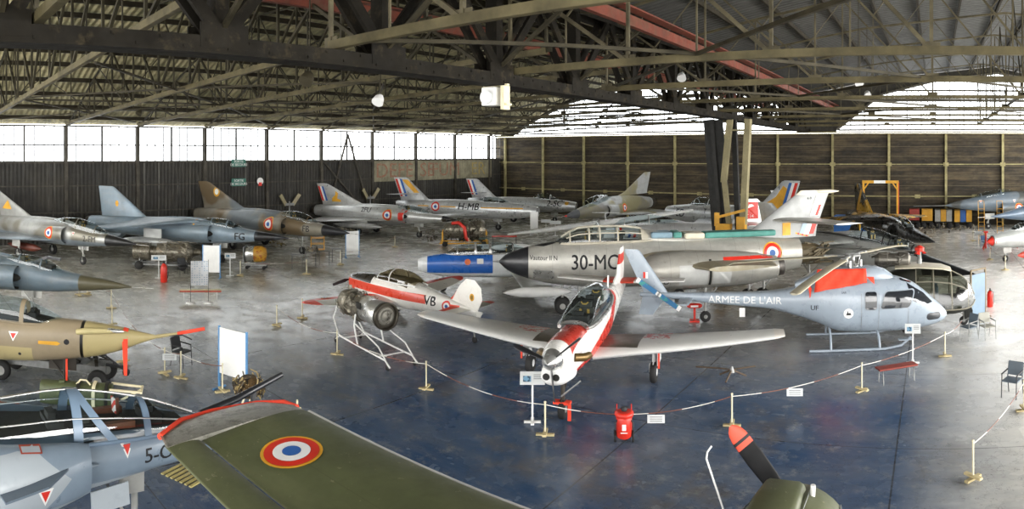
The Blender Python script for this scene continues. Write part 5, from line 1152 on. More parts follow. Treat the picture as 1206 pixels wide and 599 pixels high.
def green_case():
    c = Wp(98, 490); t = thing('equipment_case', 'olive green ribbed equipment case lying on the floor behind the blue-grey canopy', 'equipment case', (c[0], c[1], 0), 1.12)
    g = paint('olive_case', '4f5738', wear=.15, rough=.6)
    m = MB(); m.loft([ring(x, .85, .3, hw, 20, ex=3) for x, hw in ((-1.1, .2), (-1.0, .3), (.6, .3), (.75, .26))]); m.obj('case_body', g, t, bevel=0)
    for x in (-.1, .3, .62): MB().loft([ring(x - .04, .89, .27, .33, 20, ex=3), ring(x + .04, .89, .27, .33, 20, ex=3)]).obj('case_band', DARK if x != .3 else CREAM, t)
    m = MB(); m.bar((.7, .25, .8), (1.5, .2, .75), .05); m.bar((.7, -.25, .8), (1.5, -.2, .75), .05); m.bar((1.5, .25, .75), (1.5, -.25, .75), .05); m.bar((1.5, 0, .75), (.7, .1, .3), .05); m.obj('carrying_frame', CREAM, t)
    for x in (-.8, .5): MB().box((x, 0, .15), (.12, .6, .3)).obj('rest', GREYM, t)
    MB().tube([(-.15, -.1, .85), (-.05, -.12, .97), (.1, -.12, .97), (.2, -.1, .85)], .025).obj('handle', CREAM, t)
    MB().box((-.55, 0, .87), (.14, .12, .06)).obj('latch', g, t)
green_case()

# ================================================================ BLUE-GREY TWO-SEAT DELTA, FRONT LEFT
def front_jet():
    t = thing('fighter_jet', 'blue-grey two-seat jet with long glass canopy at the front left, numbered 5-O', 'fighter jet', (-9.6, 7.3, 0), pi / 2)
    sk = paint('air_superiority_blue', '7c8b99', lambda P: [(((P.x < -4.95 + (P.z - 2.3).abs() * -1.2) & (P.y.abs() > .9) & (P.z < 2.72)), 'a2aab0'), ((P.z < 1.95) & (P.x < -3.2) & (P.y.abs() > .3), '9da6ad'), (P.noise(2.2, 4, .7).ramp(.6, .72) * .15, '56626c')], wear=.06, rough=.34, coat=.15)
    tab = [(1.5, 2.2, 2.12, .04), (1.9, 2.32, 1.99, .2), (2.63, 2.45, 1.92, .36), (3.5, 2.56, 1.86, .46), (4.35, 2.64, 1.76, .54), (5.2, 2.68, 1.66, .62), (6.2, 2.72, 1.6, .75), (7.5, 2.95, 1.55, .9), (10, 3.05, 1.5, .95), (13, 2.9, 1.55, .8), (15, 2.7, 1.7, .55)]
    fus = body(tab, 36, 60, ex=2.5).obj('fuselage', sk, t)
    ct = [(2.6, 2.5, 2.4, .1), (3.0, 2.68, 2.42, .3), (3.55, 2.9, 2.46, .42), (4.35, 3.10, 2.5, .48), (4.9, 3.17, 2.52, .5), (5.6, 3.12, 2.54, .5), (6.4, 3.02, 2.6, .48), (7.6, 2.9, 2.7, .35)]
    sk2 = paint('canopy_frame_blue', '72869a', wear=.06, rough=.35)
    o = canopy(ct, t, arches=((3.62, .11), (4.72, .14), (6.9, .1)), frame=sk2, rail=.035, n=20)
    for fr_, r_ in ((1.0, .018), (.55, .014)):  # bright tubes added for the reflection on the glass edge, plus a mid line
        for s_ in ((1,) if fr_ == 1.0 else (1, -1)):
            MB().tube([(-s, s_ * interp(ct, s)[2] * sqrt(max(0, 1 - fr_ ** 2)) * 1.01, lerp(interp(ct, s)[1], interp(ct, s)[0], fr_) + .006) for s in [lerp(2.7, 7.5, k / 14) for k in range(15)]], r_, 5).obj('canopy_glint', CHROME, o)
    # slanting frame between the two canopies
    m = MB()
    for s_ in (1, -1):
        m.loft([[Vector((-s, interp(ct, s)[2] * abs(cos(a)) ** 1 * s_ * 1.01, interp(ct, s)[1] + (interp(ct, s)[0] - interp(ct, s)[1]) * sin(a) + .012)) for s in (s0, s0 + .15)] for a, s0 in [(radians(a_), lerp(4.1, 4.6, sin(radians(a_)))) for a_ in (0, 15, 30, 45, 60, 75, 88)]], closed=False, cap=False)
    m.obj('canopy_frame', sk2, o)
    MB().loft([[Vector((-s, interp(ct, s)[2] * .99 * sg, interp(ct, s)[1])) for sg in (-1, 1)] for s in [lerp(2.7, 7.5, k / 10) for k in range(11)]], closed=False, cap=False).obj('canopy_sill', sk2, o) if 0 else None
    # open tub with dark interior
    tub = MB(); n = 12
    outer = [Vector((-s, interp(ct, s)[2] * .9, interp(tab, s)[0] + .015)) for s in [lerp(2.9, 7.2, k / n) for k in range(n + 1)]]
    ring_ = outer + [Vector((p.x, -p.y, p.z)) for p in outer[::-1]]
    tub.add(ring_, [tuple(range(len(ring_)))]); tub.obj('cockpit_floor', DARK, t)
    seat(t, 4.35, 2.35, .2, k=.52); seat(t, 5.9, 2.45, .2, k=.5); dash(t, 3.45, 2.58, .26); dash(t, 5.0, 2.66, .26)
    m = MB(); m.box((-3.9, .2, 2.72), (.05, .04, .3)); m.box((-4.05, -.3, 2.66), (.5, .1, .1)); m.box((-4.05, .3, 2.66), (.5, .1, .1)); m.obj('side_console', paint('orange_brown_console', '6d3c20', wear=.2), t)
    MB().slab([(-4.0, .12, 2.72), (-4.0, -.02, 2.72), (-4.02, -.02, 2.95), (-4.02, .12, 2.95)], .02).obj('red_white_tag', paint('tag_red_white', 'd8d5d0', lambda P: [(((P.z * 6 + P.y * 5).frac() < .45), 'c23a2e')], wear=0), t)
    # intakes
    for s_ in (1, -1):
        m = MB(); st = [(4.62, .2, .34), (4.9, .3, .4), (5.5, .45, .48), (6.4, .62, .55), (8.5, .6, .55)]
        rings = []
        for s, hw, hh in [(lerp(4.62, 8.5, k / 20),) + tuple(interp(st, lerp(4.62, 8.5, k / 20))) for k in range(21)]:
            yc = .62 + .12 * min(1, (s - 4.62)); zc = 2.26 - .02 * (s - 4.6)
            r = [(-s, s_ * (yc + hw * max(0, cos(a)) ** .8), zc + hh * sin(a)) for a in [-pi / 2 + pi * j / 18 for j in range(19)]]; r.append((-s, s_ * .25, zc)); rings.append(r)
        m.loft(rings, cap=False); m.add(rings[-1], [tuple(range(20))]); it = m.obj('air_intake', sk, t)
        d = MB(); r0 = rings[0]; d.add([(p[0] - .06, s_ * (abs(p[1]) - .015), 2.26 + (p[2] - 2.26) * .95) for p in r0], [tuple(range(20))]); d.obj('intake_mouth', DARK, it)
        d = MB(); d.lathe([(.3, .01), (0, .1), (-.4, .16)], (-4.75, s_ * .6, 2.26), (1, 0, 0), 14); d.obj('intake_cone', sk, it)
        # strake, door outline, triangle
        MB().slab([(-5.0, s_ * .98, 2.44), (-5.35, s_ * 1.34, 2.41), (-5.95, s_ * 1.52, 2.36), (-6.0, s_ * 1.15, 2.34)], .03).obj('strake', paint('strake_grey', '5f6c78', wear=.05), it)
        decal(it, [(poly2d([(-.13, -.15), (.13, -.15), (.13, .15), (-.13, .15)]), paint('door_outline_red', 'a8452f', wear=0)), (poly2d([(-.11, -.13), (.11, -.13), (.11, .13), (-.11, .13)]), paint('door_pale', 'a2aab0', wear=0))], (-5.5, s_ * .8, 2.72), (0, s_ * .7, .7), up=(1, 0, 0), name='panel_outline', parent=it, cut=9, off=.016)
        decal(it, [(poly2d([(-.12, .1), (0, -.12), (.12, .1)]), WHITE), (poly2d([(-.07, .07), (0, -.07), (.07, .07)]), RED)], (-5.35, s_, 2.15), (0, s_, .25), name='warning_triangle', parent=it, cut=9)
        foil(mirror_secs([(.9, 1.95, 6.2, 14.2, .4), (2.5, 1.92, 9.5, 14.0, .26), (4.5, 1.9, 13.0, 14.2, .08)], s_)).obj('wing', sk, t)
        gear(t, -9.8, 1.7 * s_, 1.6, .36, .2)
        decal(fus, [(poly2d([(-.55, -.014), (.55, -.014), (.55, .02), (-.55, .02)]), DARK)], (-4.75, 0, 2.52), (0, s_, 0), name='panel_gap', parent=t)
    decal(fus, [(poly2d([(-.1, .1), (0, -.12), (.1, .1)]), WHITE), (poly2d([(-.06, .07), (0, -.07), (.06, .07)]), RED)], (-3.98, 0, 2.36), (0, -1, 0), name='warning_triangle', parent=t, cut=9)
    mark(t, fus, '5-OL', 3.38, 2.2, .22, -1, weight=.012, sx=1.0)
    decal(fus, [(disc2d(0, .035), YEL)], (-3.2, -.1, 1.9), (0, -.7, -.7), name='yellow_marking', parent=t, cut=9)
    p = MB(); p.tube([(-2.55, -.02, 2.5), (-1.9, -.1, 2.66), (-1.05, -.14, 2.92)], [.06, .06, .045], 10); p.bar((-1.6, -.1, 2.75), (-1.6, -.1, 2.2), .07); p.obj('refuelling_probe', BLKN, t)
    foil([(2.9, 0, 9.5, 14.6, .26), (5.2, 0, 13.4, 14.9, .08)], vertical=True).obj('tail_fin', sk, t); nozzle(t, 14.9, 2.2, .5, .5)
    lg = gear(t, -3.7, -.05, 1.85, .2, .12, twin=.24, door=(.4, .35), hubm=HUB)
    MB().slab([(-3.9, -.3, 1.8), (-4.5, -.35, 1.75), (-4.5, -.42, 1.45), (-3.9, -.38, 1.5)], .03).obj('gear_bay_door', sk, lg)
front_jet()

# ================================================================ OLIVE HIGH-WING AIRCRAFT, FOREGROUND
def olive_plane():
    t = thing('propeller_aircraft', 'olive high-wing propeller aircraft in the foreground with roundel on its wing', 'propeller aircraft', (-1.7, 8.05, 0), pi / 2)
    def L(P): return [(P.noise(1.2, 4, .7, stretch=(1, .4, 1)).ramp(.5, .7) * .35, '6f6f50'), ((P.noise(7, 3, .8).ramp(.66, .7)) * .35, 'a09a80'), (((P.x + 3.32).abs() < .006) * .6, '44462c')]
    ol = paint('olive_drab', '53583a', L, wear=.1, rough=.5)
    bare = paint('stained_bare_tip', 'aba89d', lambda P: [(P.noise(3, 6, .8).ramp(.44, .6) * .85, '55534a'), (P.noise(3, 4, .8, off=(3, 3, 3)).ramp(.6, .7) * .5, '4a4a44'), (P.noise(6, 4, .7, off=(1, 1, 9)).ramp(.62, .7) * .5, 'c7c2b0')], wear=.2, rough=.4, metal=.4)
    # local: x forward = +Y world, y left = -X world.  Leading edge at x=-2.2, trailing edge x=-4.5
    for s_ in (1, -1):
        foil(mirror_secs([(.0, 2.8, 2.15, 3.98, .3), (6.35, 2.8, 2.25, 4.03, .26)], s_), n=12).obj('wing', ol, t)
        foil(mirror_secs([(.6, 2.79, 3.99, 4.55, .1), (6.4, 2.79, 4.05, 4.56, .09)], s_), n=6).obj('wing_flap', ol, t)
        tip = foil(mirror_secs([(6.35, 2.8, 2.25, 4.56, .25), (6.7, 2.8, 2.26, 4.5, .2), (7.1, 2.78, 2.5, 4.0, .1), (7.25, 2.77, 2.6, 3.5, .04)], s_), n=12).obj('wing_tip', bare, t)
        m = MB(); m.tube([(-4.5, s_ * 6.72, 2.79), (-4.0, s_ * 7.12, 2.78), (-3.4, s_ * 7.27, 2.77), (-2.65, s_ * 7.2, 2.78), (-2.3, s_ * 6.95, 2.8), (-2.26, s_ * 6.65, 2.8)], [.045, .045, .04, .035, .04, .05], 8); m.obj('red_tip_edge', REDC, tip)
        m = MB(); m.tube([(-2.165, s_ * .6, 2.82), (-2.25, s_ * 6.35, 2.82)], .035, 6); m.obj('leading_edge_strip', WHITE, t)
    lw = [c for c in t.children if c.name.startswith('wing') and not c.name.startswith('wing_')][0]
    roundel(t, lw, (-3.3, 5.27, 3), (0, 0, 1), .36, up=(1, 0, 0))
    fu = body([(1.7, 2.72, 1.6, .45), (2.6, 2.85, 1.5, .6), (4.8, 2.8, 1.3, .65), (6.5, 2.3, 1.1, .4), (9, 1.7, .9, .15)], 24, 30, ex=3).obj('fuselage', ol, t)
    foil([(1.4, 0, 8.0, 9.3, .1), (2.9, 0, 8.5, 9.2, .06)], vertical=True).obj('tail_fin', ol, t)
    for s_ in (1, -1): foil(mirror_secs([(.1, 1.6, 7.9, 9.1, .1), (2.5, 1.6, 8.2, 9.0, .05)], s_)).obj('tailplane', ol, t)
    # engine cowling with raised top scoop
    c = MB(); prof = [(-.32, .42), (-.35, .56), (-.45, .64), (-.8, .71), (-1.3, .72), (-1.75, .68)]
    c.lathe(prof, (0, -.12, 2.2), (1, 0, 0), 36); c = c.obj('engine_cowling', ol, t)
    m = MB(); m.loft([[(x, w * sx, z) for sx, z in ((-1, 2.5), (-1, zt - .1), (-.9, zt - .03), (-.7, zt), (.7, zt), (.9, zt - .03), (1, zt - .1), (1, 2.5))] for x, w, zt in ((-.5, .2, 2.84), (-.65, .25, 2.96), (-1.1, .28, 2.99), (-1.75, .3, 2.96))]); m.obj('cowling_scoop', ol, c, bevel=.02)
    m = MB()
    for a in (40, 75, 105, 140): m.tube([(x, (r + .005) * cos(radians(a)) - .12, 2.2 + (r + .005) * sin(radians(a))) for x, r in ((-.45, .65), (-.8, .72), (-1.3, .73))], .008, 5)
    m.obj('cowling_seam', GREYM, c)
    MB().tube([(-.75, -.34, 2.82), (-.75, -.35, 2.98)], .03, 8).obj('white_post', WHITE, c)
    m = MB(); m.box((-1.0, -.62, 2.73), (.12, .03, .04)); m.box((-1.1, -.66, 2.69), (.05, .03, .12)); m.obj('white_latch', WHITE, c)
    MB().lathe([(.12, .02), (.05, .12), (-.32, .14)], (0, 0, 2.25), (1, 0, 0), 16).obj('propeller_hub', GREYM, t)
    org = paint('orange_tip', 'e2533a', wear=.05)
    for ang in (37, 217):
        a = radians(ang + 12); d = Vector((0, cos(a), sin(a))); e = Vector((0, -sin(a), cos(a)))
        def sec(r, w, tw):
            cc = d * r + Vector((-.02, 0, 2.25)); ee = e * cos(tw) + Vector((1, 0, 0)) * sin(tw); nn = d.cross(ee); return [cc + ee * w * cos(q) + nn * .02 * sin(q) for q in [2 * pi * k / 12 for k in range(12)]]
        b = MB(); b.loft([sec(r, w, tw) for r, w, tw in ((.1, .05, .5), (.25, .07, .5), (.5, .11, .4), (.8, .125, .3), (.99, .12, .25))]); b = b.obj('propeller_blade', paint('blade_black', '101012', wear=.1, rough=.6, spec=.3), t)
        for r0, r1, mt in ((.99, 1.06, org), (1.06, 1.1, INK), (1.1, 1.3, org)):
            q = MB(); rs = [(lerp(r0, r1, k / 4)) for k in range(5)]; q.loft([sec(r, .12 * sqrt(max(.02, 1 - max(0, (r - 1.08) / .225) ** 2)) if r > 1.08 else .12, .25 - (r - .99) * .3) for r in rs]); q.obj('blade_tip', mt, b)
    for s_ in (1, -1):
        gear(t, -2.0, 1.6 * s_, 1.7, .35, .18, lean=1.0 * s_, scis=False); m = MB(); m.bar((-3.0, .6 * s_, 1.5), (-3.0, 3.2 * s_, 2.7), .1, .05); m.obj('wing_strut', ol, t)
    gear(t, -8.8, 0, .9, .15, .08, scis=False)
    A = [(Wp(853, 603, 2.5), 2.5), (Wp(842, 570, 2.8), 2.8), (Wp(832, 540, 3.0), 3.0), (Wp(833, 532, 3.05), 3.05), (Wp(838, 525, 3.1), 3.1)]
    pts = [(y - 8.05, -(x + 1.7), z) for (x, y), z in A]
    m = MB(); m.tube([(-1.6, .3, 2.2)] + pts, .012, 6); m.obj('white_cable', WHITE, t)
olive_plane()
# ================================================================ MUSEUM FURNITURE
def face(x, y): return atan2(-x, y)
def cup(m, x0, y0): pass
post_m = paint('cream_post', 'dcd3b4', wear=.08, rough=.6); foot_m = paint('cream_foot', 'c9b98c', wear=.15, rough=.7)
def make_post(label, loc):
    t = thing('stanchion', label, 'barrier post', loc, .4, 'barrier posts round the aircraft')
    MB().tube([(0, 0, .05), (0, 0, .80)], .022, 8).obj('post', post_m, t)
    m = MB(); m.box((0, 0, .035), (.44, .1, .05)); m.obj('foot', foot_m, t, bevel=.008)
    m = MB(); m.box((0, 0, .085), (.1, .44, .05)); m.obj('foot', foot_m, t, bevel=.008)
    MB().lathe([(0, .03), (.03, .03), (.04, .01)], (0, 0, .79), (0, 0, 1), 8).obj('cap', post_m, t)
    return t
POSTS = [(502, 459, 'cream barrier post in front of the light aircraft tail, right of the bare jet engine'), (642, 513, 'cream barrier post just right of the sign before the turboprop nose wheel'),
 (862, 502, 'cream barrier post in the open floor right of the red extinguisher trolley'), (1015, 461, 'cream barrier post left of the red-brown bench'),
 (1113, 420, 'cream barrier post under the grey helicopter nose'), (1146, 565, 'cream barrier post at the bottom right corner'), (397, 418, 'cream barrier post beside the bare jet engine stand'),
 (326, 384, 'cream barrier post standing alone left of the light aircraft wingtip'), (356, 375, 'cream barrier post just left of the red wingtip of the light aircraft'),
 (194, 441, 'left barrier post of the pair by the black chair'), (213, 446, 'right barrier post of the pair, in front of the black chair'),
 (145, 428, 'barrier post behind the red strap of the sand-coloured nose'), (93, 348, 'left post of the pair right of the olive nose cone'), (103, 347, 'right post of the pair right of the olive nose cone'),
 (131, 363, 'post beyond the tip of the sand-coloured nose'), (132, 384, 'post just above the sand-coloured nose'), (283, 325, 'post left of the yellow and silver engine'), (361, 323, 'post in front of the grey tables'),
 (401, 312, 'post at the right end of the grey tables'), (465, 291, 'post in front of the silver red-collared jet'), (552, 294, 'post in front of the yellow-framed engine'), (262, 462, 'post hidden behind the blue-edged white board'),
 (1184, 318, 'post on the bright floor at the far right'), (1146, 284, 'left one of the far posts by the blue chair'), (1166, 306, 'far post in front of the blue chair'), (1206, 484, 'post at the right edge by the chair')]
p0 = None
for px, py, lab in POSTS:
    x, y = Wp(px, py)
    if p0 is None: p0 = make_post(lab, (x, y))
    else: dup(p0, (x, y, 0), random.uniform(0, 1.5), lab)
chain_w = paint('chain_white', 'e4e2da', wear=.04); chain_r = paint('chain_faded_red', '84503c', wear=.15)
def chain(pts, label, sag=.18, grp='plastic barrier chains', n=10, z=.74):
    P = [Vector((*Wp(px, py), z)) for px, py in pts]; m = MB(); k = 0
    for a, b in zip(P, P[1:]):
        dd = (b - a).normalized(); a = a + dd * .03; b = b - dd * .03; L = (b - a).length; q = max(4, round(L / .42))
        for i in range(q):
            def at(u): return a.lerp(b, u) - Vector((0, 0, sag * L * .45 * 4 * u * (1 - u)))
            m.m = (k // 2) % 2; k += 1; m.tube([at(i / q), at((i + .5) / q), at((i + 1) / q)], .011, 5)
    o = m.obj('barrier_chain', [chain_w, chain_r]); tag(o, label, 'barrier chain', grp); return o
chain([(397, 418), (502, 459)], 'red and white chain from the bare engine to the post by the light aircraft', .1)
chain([(502, 459), (642, 513)], 'red and white chain hanging left of the turboprop nose wheel', .1)
chain([(642, 513), (862, 502)], 'red and white chain hanging behind the red extinguisher trolley', .13)
chain([(862, 502), (1015, 461)], 'red and white chain right of the open-floor post', .06)
chain([(1015, 461), (1113, 420)], 'red and white chain along the red-brown bench', .05)
chain([(326, 384), (397, 418)], 'red and white chain left of the bare engine', .12)
chain([(1146, 565), (1206, 484)], 'red and white chain at the bottom right corner', .08)
chain([(131, 363), (194, 441)], 'thin chain below the sand-coloured nose', .1)
chain([(194, 441), (213, 446)], 'short chain between the two posts by the black chair', .1)
chain([(213, 446), (262, 462)], 'chain from the black chair to the white board', .1)
chain([(93, 348), (131, 363)], 'chain right of the olive nose cone', .12)
chain([(283, 325), (361, 323)], 'chain behind the yellow and silver engine', .06)
chain([(401, 312), (465, 291)], 'chain in front of the silver red-collared jet', .06)
chain([(1166, 306), (1184, 318)], 'chain on the bright floor at the far right', .06)
chain([(1113, 420), (1133, 402)], 'chain from the helicopter nose post towards the chairs', .1)
paper = paint('printed_sheet', 'dfe2e2', wear=.03, rough=.4)
def sign_stand(px, py, label, h=1.12, w=.55, d=.36, rz=None, pic=True, tilt=.7):
    x, y = Wp(px, py); t = thing('sign_stand', label, 'sign', (x, y, 0), face(x, y) if rz is None else rz, 'information signs on posts')
    MB().tube([(0, 0, .05), (0, 0, h - .05)], .025, 8).obj('post', WHITE, t)
    m = MB(); m.box((0, 0, .035), (.42, .09, .05)); m.box((0, 0, .05), (.09, .42, .05)); m.obj('foot', WHITE, t, bevel=.008)
    c, s_ = cos(tilt), sin(tilt); pn = MB(); pn.slab([(-w / 2, -d / 2 * c, h - d / 2 * s_), (w / 2, -d / 2 * c, h - d / 2 * s_), (w / 2, d / 2 * c, h + d / 2 * s_), (-w / 2, d / 2 * c, h + d / 2 * s_)], .02); pn = pn.obj('panel', paper, t)
    if pic:
        q = MB(); f = lambda u, v: (u * w / 2, v * d / 2 * c - .012 * s_, h + v * d / 2 * s_ + .012 * c)
        q.add([f(-.75, -.6), f(-.1, -.6), f(-.1, .3), f(-.75, .3)], [(0, 1, 2, 3)]); q.obj('picture', paint('blue_picture', '7fa8c4', lambda P: [(P.noise(9, 3, .6) > .52, '2d4a63')], wear=0), pn)
        q = MB()
        for k in range(3): q.add([f(.1, .5 - .3 * k), f(.8, .5 - .3 * k), f(.8, .42 - .3 * k), f(.1, .42 - .3 * k)], [(0, 1, 2, 3)])
        q.obj('printed_lines', INK, pn)
    return t
sign_stand(627, 498, 'white information sign on a post in front of the turboprop left wing root', w=.62)
sign_stand(1075, 428, 'white information sign under the grey helicopter cabin', w=.5)
sign_stand(187, 328, 'white information sign in front of the long jet engine, beside a red extinguisher', w=.8)
sign_stand(271, 325, 'white information sign left of the yellow and silver engine', w=.6)
sign_stand(569, 312, 'white information sign in front of the red table', w=.7)
sign_stand(633 + 10, 276, 'white information sign in front of the 2-SC jet', w=.8, pic=False)
sign_stand(654, 278, 'white information sign right of its neighbour before the 2-SC jet', w=.9, pic=False)
sign_stand(1152, 293, 'white information sign beside the blue chair at the far right', w=.5, pic=False)
def hang_sign(px, py, z, label, w=.42, h=.2, txt=None):
    x, y = Wp(px, py, z); o = MB().box((0, 0, 0), (w, .012, h)).obj('hanging_sign', paper, None, (x, y, z), (0, 0, face(x, y)))
    tag(o, label, 'sign', 'small signs on the chains'); q = MB()
    for k in range(3): q.box((0, -.008, h * (.25 - .25 * k)), (w * .7, .004, h * .08))
    q.obj('printed_lines', GREYM, o)
def chain_pt(a, b, u, sag):
    A = Vector((*Wp(*a), .74)); B = Vector((*Wp(*b), .74)); p = A.lerp(B, u); L = (B - A).length; p.z -= sag * L * .45 * 4 * u * (1 - u); return p
def hang(a, b, u, sag, label):
    p = chain_pt(a, b, u, sag); h = .2; x, y, z = p.x, p.y, p.z - h / 2 - .03
    o = MB().box((0, -.035, 0), (.42, .012, h)).obj('hanging_sign', paper, None, (x, y, z), (0, 0, face(x, y))); tag(o, label, 'sign', 'small signs on the chains'); q = MB()
    for k in range(3): q.box((0, -.043, h * (.25 - .25 * k)), (.3, .004, h * .08))
    q.obj('printed_lines', GREYM, o)
hang((642, 513), (862, 502), .585, .13, 'small white sign hanging on the chain right of the red extinguisher trolley')
hang((862, 502), (1015, 461), .45, .06, 'small white sign hanging on the chain in the open floor')
hang((194, 441), (213, 446), .3, .1, 'small white sign hanging between the two posts by the black chair')
# display boards
def board(px, py, z1, w, label, z0=.35, rz=0, mat=None, frame=None, h=None):
    x, y = Wp(px, py); t = thing('display_board', label, 'display board', (x, y, 0), face(x, y) + rz)
    MB().box((0, 0, (z0 + z1) / 2), (w, .03, z1 - z0)).obj('panel', mat or WHITE, t)
    f = MB()
    for s_ in (-1, 1): f.box((s_ * w / 2, 0, z1 / 2 + .02), (.05, .05, z1 + .04)); f.box((s_ * w / 2, 0, .02), (.06, .5, .04))
    f.obj('frame', frame or paint('blue_frame', '5b8fc0', wear=.08), t); return t
board(274, 462, 1.75, 1.05, 'white display board with blue edges behind the olive wing tip', .45, rz=-.75)
board(249, 327, 1.75, .95, 'white display board with blue edge beside the transparent grid board', .3, rz=-.2)
board(415, 303, 1.7, .9, 'white display board with blue edges right of the grey tables', .2, rz=.3)
board(629, 277, 1.9, .6, 'plain white display board right of the yellow-framed engine', .1, rz=.2, frame=WHITE)
def grid_board():
    x, y = Wp(235, 357); t = thing('grid_board', 'pale blue see-through notice board on two thin black poles', 'display board', (x, y, 0), face(x, y) + .1)
    gm = glassmat('pale_blue_sheet', (.62, .68, .74, 1), rough=.3, f0=.35)
    p = MB(); p.box((0, 0, 1.35), (.78, .015, 1.1)); p = p.obj('sheet', gm, t)
    q = MB(); rnd = random.Random(2)
    for i in range(11):
        for j in range(7):
            if rnd.random() < .75: q.box((-.33 + j * .11, -.012, .86 + i * .1), (.06, .004, .045))
    q.obj('notes', paint('blue_grey_notes', '5d6b78', wear=.1), p)
    for s_ in (-1, 1):
        MB().tube([(s_ * .4, 0, 0), (s_ * .4, 0, 1.95)], .014, 6).obj('pole', INK, t); MB().lathe([(0, .22), (.04, .22), (.07, .05)], (s_ * .4, 0, 0), (0, 0, 1), 14).obj('foot', WHITE, t)
grid_board()
# benches
def bench(px, py, L, label, top, rz=0, legs=GREYM, z=.45):
    x, y = Wp(px, py); t = thing('bench', label, 'bench', (x, y, 0), face(x, y) + rz)
    MB().box((0, 0, z), (L, .36, .05)).obj('seat', top, t, bevel=.015)
    for s_ in (-1, 1):
        m = MB(); m.tube([(s_ * L * .4, -.17, 0), (s_ * L * .4, -.13, z - .02), (s_ * L * .4, .13, z - .02), (s_ * L * .4, .17, 0)], .014, 6); m.obj('leg', legs, t)
    return t
bench(1056, 449, 1.25, 'red-brown bench on thin legs in front of the grey helicopter', paint('dull_red_bench', '8c3524', wear=.15), rz=.45)
bench(236, 353, 1.9, 'white and red-edged bench below the grid board', CREAM, legs=WHITE)
MB().box((0, -.19, .43), (1.9, .02, .08)).obj('seat_edge', WOODR, [o for o in bpy.data.objects if o.get('label') == 'white and red-edged bench below the grid board'][0])
# tables
def table(px, py, L, W_, h, label, top, rz=0, nl=4, group=None):
    x, y = Wp(px, py); t = thing('table', label, 'table', (x, y, 0), face(x, y) + rz, group)
    MB().box((0, 0, h), (L, W_, .04)).obj('tabletop', top, t)
    for sx in (-1, 1):
        for sy in (-1, 1): MB().box((sx * (L / 2 - .05), sy * (W_ / 2 - .05), h / 2), (.04, .04, h)).obj('leg', INK, t)
    return t
TT = paint('grey_tabletop', '6f6d68', wear=.15)
for px, py, lab in ((350, 316, 'leftmost of the row of grey tables'), (366, 313, 'second of the row of grey tables from the left'), (382, 311, 'third grey table of the row, loaded with parts'), (397, 308, 'rightmost grey table, beside the white board')):
    table(px, py, .7, .6, .8, lab, TT, group='grey tables in front of the brown jet')
table(594, 290, 1.8, .7, .75, 'long table with red top right of the yellow-framed engine', RED)
table(570, 292, .7, .7, .7, 'small dark table left of the red-topped table', paint('teal_dark', '3b5a55', wear=.1))
def clutter(px, py, z, n, r, label, mat, name='spare_parts', seed=1, h=.4, rz=0):
    x, y = Wp(px, py, z); m = MB(); rnd = random.Random(seed)
    for k in range(n):
        a, b, c = rnd.uniform(-r, r), rnd.uniform(-r * .5, r * .5), rnd.uniform(.0, h) + (.1 if z > .1 else 0)
        if k % 3: m.bar((a, b, c), (a + rnd.uniform(-.3, .3), b + rnd.uniform(-.2, .2), max(.1 if z > .1 else 0, c + rnd.uniform(-.2, .2))), rnd.uniform(.03, .1))
        else: m.lathe([(0, .05), (0, rnd.uniform(.05, .12)), (rnd.uniform(.08, .25), rnd.uniform(.04, .1))], (a, b, c + .03), (rnd.uniform(-1, 1), rnd.uniform(-1, 1), .6), 10)
    o = m.obj(name, mat, None, (x, y, z), (0, 0, rz)); tag(o, label, 'machine parts', kind='stuff'); return o
MP = paint('worn_machine_parts', '6f6757', lambda P: [(P.noise(6, 3, .7) > .55, 'a89f8a'), (P.noise(5, 3, .7, off=(4, 4, 4)) > .6, '2d2a24')], wear=.3, metal=.4, rough=.5)
clutter(366, 297, .832, 18, .45, 'pile of small machine parts on the grey tables', MP, seed=3, h=.12)
clutter(570, 279.9, .75, 14, .25, 'heap of dark parts on the small table', MP, seed=8, h=.12)
clutter(553, 305, .0, 12, .2, 'small heap of parts on the floor in front of the red table', MP, seed=18, h=.15)
def hose_reel():
    x, y = Wp(593, 297); t = MB()
    for k in range(5): t.tube([(.32 * cos(a), .32 * sin(a) * .8, .06 + .05 * k) for a in [2 * pi * j / 14 for j in range(15)]], .035, 6)
    o = t.obj('coiled_hose', RED, None, (x, y, 0)); tag(o, 'coiled red hose on the floor beyond the blue-nosed trainer', 'hose')
hose_reel()
# chairs
def chair(px, py, label, seatm, framem, rz=0, back=True, arms=True):
    x, y = Wp(px, py); t = thing('chair', label, 'chair', (x, y, 0), face(x, y) + rz)
    m = MB(); m.box((0, 0, .45), (.46, .44, .04)); m.obj('seat', seatm, t, bevel=.015)
    m = MB(); m.slab([(-.22, .2, .52), (.22, .2, .52), (.22, .29, .88), (-.22, .29, .88)], .03); m.obj('backrest', seatm, t, bevel=.01)
    for sx in (-1, 1):
        MB().tube([(sx * .22, -.24, 0), (sx * .22, -.2, .64 if arms else .44)], .014, 6).obj('leg', framem, t)
        MB().tube([(sx * .22, .28, 0), (sx * .22, .2, .45), (sx * .22, .29, .86)], .014, 6).obj('leg', framem, t)
        if arms: MB().tube([(sx * .23, -.2, .64), (sx * .23, .23, .66)], .02, 6).obj('armrest', framem, t)
    return t
chair(214, 430, 'black plastic armchair behind the two posts at the sand-coloured nose probe', INK, INK, rz=.9)
SB = paint('slate_chair', '56626c', wear=.1)
chair(1141, 399, 'slate-blue chair facing right, left one of the two beyond the helicopter nose', SB, GREYM, rz=-.8)
chair(1163, 398, 'round-backed pale chair, right one of the two beyond the helicopter nose', paint('pale_chair', '8e8c80', wear=.1), GREYM, rz=.5)
